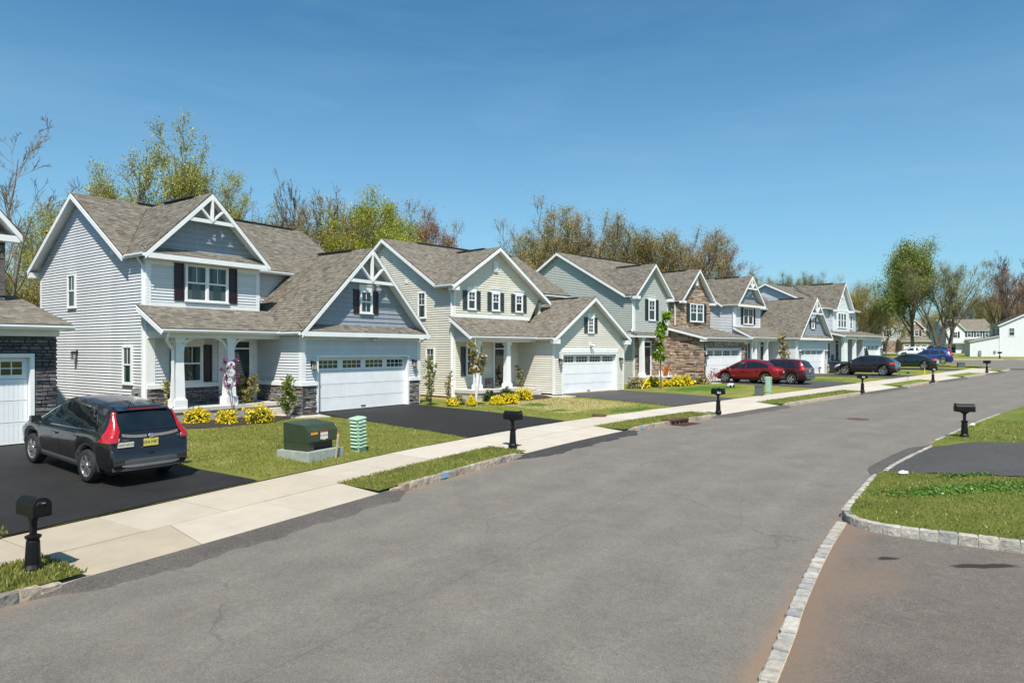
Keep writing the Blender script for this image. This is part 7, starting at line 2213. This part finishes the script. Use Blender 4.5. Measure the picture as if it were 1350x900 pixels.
    # path lights
    def path_light(loc, lb, h=.5):
        t = thing('path_light', lb, 'path light', loc, 0, 'black path lights')
        mb = MB(); mb.tube([(0, 0, -.05), (0, 0, h * .62)], .014, 6); ob('stake', mb, M['cast_black'], t)
        mb = MB(); mb.lathe([(.05, h * .6), (.05, h * .88)], 8); ob('lamp', mb, M['lamp_glass'], t)
        mb = MB(); mb.ring([[(sx * a, sy * a, z) for sx, sy in ((-1, -1), (1, -1), (1, 1), (-1, 1))] for a, z in ((.1, h * .86), (.105, h * .9), (.03, h))]); ob('cap', mb, M['cast_black'], t)
    path_light(at_yard(238.5, 612.5), 'black path light at the lawn edge behind the near dark SUV', .58)
    for px, py, lb in ((1081, 492.5, 'black path light left of the dark bin'), (1107, 495, 'black path light under the nose of the dark purple SUV'), (1151, 498, 'black path light right of the mailbox below the purple SUV'), (1197, 501, 'black path light at the pavement end of the next driveway'), (1186, 496, 'black path light behind the rear of the dark purple SUV')):
        path_light(at_yard(px, py), lb, .6)
    # bins
    def bin_(loc, yaw, m, lb):
        t = thing('wheeled_bin', lb, 'wheeled bin', loc, yaw)
        mb = MB(); mb.ring([[(sx * a, sy * a * 1.1, z) for sx, sy in ((-1, -1), (1, -1), (1, 1), (-1, 1))] for a, z in ((.24, .08), (.3, .95))]); ob('tub', mb, M['plastic_dark'], t)
        mb = MB(); mb.ring([[(sx * a, sy * a * 1.1, z) for sx, sy in ((-1, -1), (1, -1), (1, 1), (-1, 1))] for a, z in ((.33, .95), (.33, 1.0), (.24, 1.06))]); ob('lid', mb, m, t)
        for sg in (-1, 1): mb = MB(); mb.ring([[(sg * .2 + o, .26 + .1 * cos(2 * pi * k / 12), .1 + .1 * sin(2 * pi * k / 12)) for k in range(12)] for o in (-.03, .03)]); ob('wheel', mb, M['tyre'], t)
    bin_(house_pt(4, 5.75, -.6), radians(44.5), M['plastic_dark'], 'dark bin by the garage of the small white-trussed gray house')
    bin_(house_pt(4, 6.5, -.3), radians(60), M['plastic_dark'], 'second dark bin close beside the first by the garage')
    bin_(at_yard(1113, 492), radians(44.5), M['plastic_green'], 'green lidded bin at the nose of the dark purple SUV')
    # bicycle
    def bicycle(loc, yaw):
        t = thing('bicycle', 'red bicycle leaning at the corner of the fieldstone garage', 'bicycle', loc, yaw); t.rotation_euler = (.12, 0, yaw)
        for x in (-.5, .5):
            mb = MB(); k = 20
            mb.ring([[(x + (.33 + .018 * cos(q)) * cos(2 * pi * i / k), .018 * sin(q), .34 + (.33 + .018 * cos(q)) * sin(2 * pi * i / k)) for q in np.linspace(0, 2 * pi, 6)[:-1]] for i in range(k + 1)], cap=False)
            wo = ob('wheel', mb, M['tyre'], t)
            mb = MB()
            for i in range(8): mb.tube([(x, 0, .34), (x + .32 * cos(i * pi / 4), 0, .34 + .32 * sin(i * pi / 4))], .004, 3)
            ob('spokes', mb, M['alloy'], wo)
        mb = MB()
        for a, b in (((-.5, 0, .34), (-.12, 0, .32)), ((-.12, 0, .32), (-.2, 0, .82)), ((-.5, 0, .34), (-.18, 0, .74)), ((-.18, 0, .74), (.36, 0, .78)), ((-.12, 0, .32), (.38, 0, .7)), ((.34, 0, .92), (.5, 0, .34))): mb.tube([a, b], .022, 6)
        ob('frame', mb, M['light_red'], t)
        mb = MB(); mb.tube([(.34, 0, .92), (.33, 0, 1.0)], .016, 6); mb.tube([(.26, -.26, 1.02), (.34, -.1, 1.0), (.34, .1, 1.0), (.26, .26, 1.02)], .016, 6); ob('handlebar', mb, M['black'], t)
        mb = MB(); mb.hexa([(-.34, -.07, .82), (-.08, -.02, .82), (-.08, .02, .82), (-.34, .07, .82), (-.34, -.08, .86), (-.07, -.02, .87), (-.07, .02, .87), (-.34, .08, .86)]); ob('saddle', mb, M['black'], t)
        mb = MB(); mb.tube([(-.12, -.06, .32), (.02, -.07, .26)], .012, 5); mb.lathe([(.09, -.005), (.09, .005)], 12, (0, 0, 0)); ob('crank', mb, M['iron'], t)
    bicycle(house_pt(3, -.35, -.55), radians(44.5) + .2)
    # white ride-on toy on the lawn
    p = at_yard(963, 510.5); t = thing('toy_car', 'small white wheeled toy lying on the lawn by the red car', 'toy', p, .6); t.scale = (.62, .62, .7)
    mb = MB(); mb.ring([[(x, sy * w, z) for sy, z in ((-1, .1), (1, .1), (1, .28), (.6, .36), (-.6, .36), (-1, .28))] for x, w in ((-.4, .14), (-.1, .2), (.25, .17), (.4, .1))]); ob('body', mb, M['plastic_white'], t)
    for x in (-.25, .25):
        for sg in (-1, 1): mb = MB(); mb.ring([[(x + .12 * cos(2 * pi * k / 12), sg * .2 + o, .12 + .12 * sin(2 * pi * k / 12)) for k in range(12)] for o in (-.04, .04)]); ob('wheel', mb, M['black'], t)
    mb = MB(); mb.tube([(.1, 0, .35), (.0, 0, .52)], .015, 6); mb.tube([(0, -.12, .52), (0, .12, .52)], .015, 6); ob('handlebar', mb, M['black'], t)
    # white planter bench with a pot
    p = at_yard(878, 505); t = thing('planter_bench', 'white bench before the gray green house entry', 'bench', p, radians(44.5))
    mb = MB(); mb.box(-.6, .6, -.2, .2, .42, .5); ob('seat', mb, M['plastic_white'], t); mb = MB(); mb.box(-.6, .6, .16, .2, .5, .9); ob('backrest', mb, M['plastic_white'], t)
    for sx in (-.5, .5): mb = MB(); mb.box(sx - .06, sx + .06, -.18, .18, -.05, .42); ob('leg', mb, M['plastic_white'], t)
    q = thing('flower_pot', 'orange flower pot on the white bench', 'flower pot', (p[0], p[1], p[2] + .5), 0); mb = MB(); mb.lathe([(.1, 0), (.15, .22), (.16, .24)], 12); ob('pot', mb, M['terracotta'], q)
    rng = np.random.default_rng(3); u = rng.normal(size=(160, 3)) * .13; link('flowers', leaf_mesh('flowers', u + np.array([0, 0, .42]), .1, M['terra_leaf'], rng), q)
    # hose
    a = at_yard(846, 513); o = tag(ob('garden_hose', (lambda m_: (m_.tube([a, (a[0] + .3, a[1] + .6, a[2] + .35), (a[0] + .65, a[1] + .9, a[2] + .75), (a[0] + .8, a[1] + .7, a[2] + .78)], .03, 6), m_)[1])(MB()), M['label_yellow']), 'pale yellow hose bent over among the yellow shrubs', 'hose')
    # porch furniture of the cream house
    P, z, an = HS[2]; an = radians(an)
    def pp(u, v): return (P[0] + u * cos(an) - v * sin(an), P[1] + u * sin(an) + v * cos(an), z + .4)
    t = thing('porch_chair', 'low dark chair on the cream house porch', 'chair', pp(-3.25, 2.0), an); t.scale = (1, 1, .68)
    mb = MB(); mb.box(-.27, .27, -.25, .25, .3, .35); ob('seat', mb, M['iron'], t); mb = MB()
    for k in range(6): mb.box(-.26 + k * .1, -.235 + k * .1, .22, .26, .35, .75)
    mb.box(-.27, .27, .22, .26, .72, .77); ob('backrest', mb, M['iron'], t)
    for sx in (-.25, .22):
        for sy_ in (-.24, .2): mb = MB(); mb.box(sx, sx + .03, sy_, sy_ + .03, 0, .3); ob('leg', mb, M['iron'], t)
        mb = MB(); mb.box(sx, sx + .03, -.25, .25, .5, .53); mb.box(sx, sx + .03, -.25, -.22, .3, .5); ob('armrest', mb, M['iron'], t)
    P5, z5, a5 = HS[5]; a5 = radians(a5); u, v = -2.9, 1.2
    t = thing('porch_chair', 'dark chair on the porch of the last house', 'chair', (P5[0] + u * cos(a5) - v * sin(a5), P5[1] + u * sin(a5) + v * cos(a5), z5 + .4), a5)
    mb = MB(); mb.box(-.3, .3, -.3, .3, .35, .42); ob('seat', mb, M['black'], t); mb = MB(); mb.box(-.3, .3, .26, .3, .42, .95); ob('backrest', mb, M['black'], t)
    for sx in (-.28, .24):
        mb = MB(); mb.box(sx, sx + .04, -.28, .28, 0, .35); ob('leg', mb, M['black'], t)
    # scraps of paper on the right lawn
    for (x, y, r_) in ((9.15, 15.95, .12), (16.6, 24.6, .1)):
        s, r = KR.inv(x, y); z = rz_yard(s, -r)[2]
        rr = random.Random(int(x * 10)); mb = MB(); k = 7
        mb.ring([[(r_ * e * rr.uniform(.7, 1.2) * cos(2 * pi * i / k), r_ * .7 * e * sin(2 * pi * i / k), zz + rr.uniform(0, .02)) for i in range(k)] for e, zz in ((1, .02), (.9, .06), (.3, .075))])
        o = tag(ob('paper_scrap', mb, M['paper']), 'crumpled white scrap on the grass of the right corner lawn' if x < 12 else 'small white scrap on the grass beyond the lone right hand mailbox', 'litter'); o.location = (x, y, z)
    # hydrant-coloured markers and stakes by the far pavement
    p = at_yard(1219, 499); t = thing('marker_stake', 'thin yellow marker stake below the rear wheel of the teal sedan', 'stake', p); mb = MB(); mb.box(-.02, .02, -.01, .01, -.05, .75); ob('shaft', mb, M['label_yellow'], t)
M['terra_leaf'] = leaf_mat('orange_petal', (.6, .15, .02), (.75, .3, .03))
small_things()
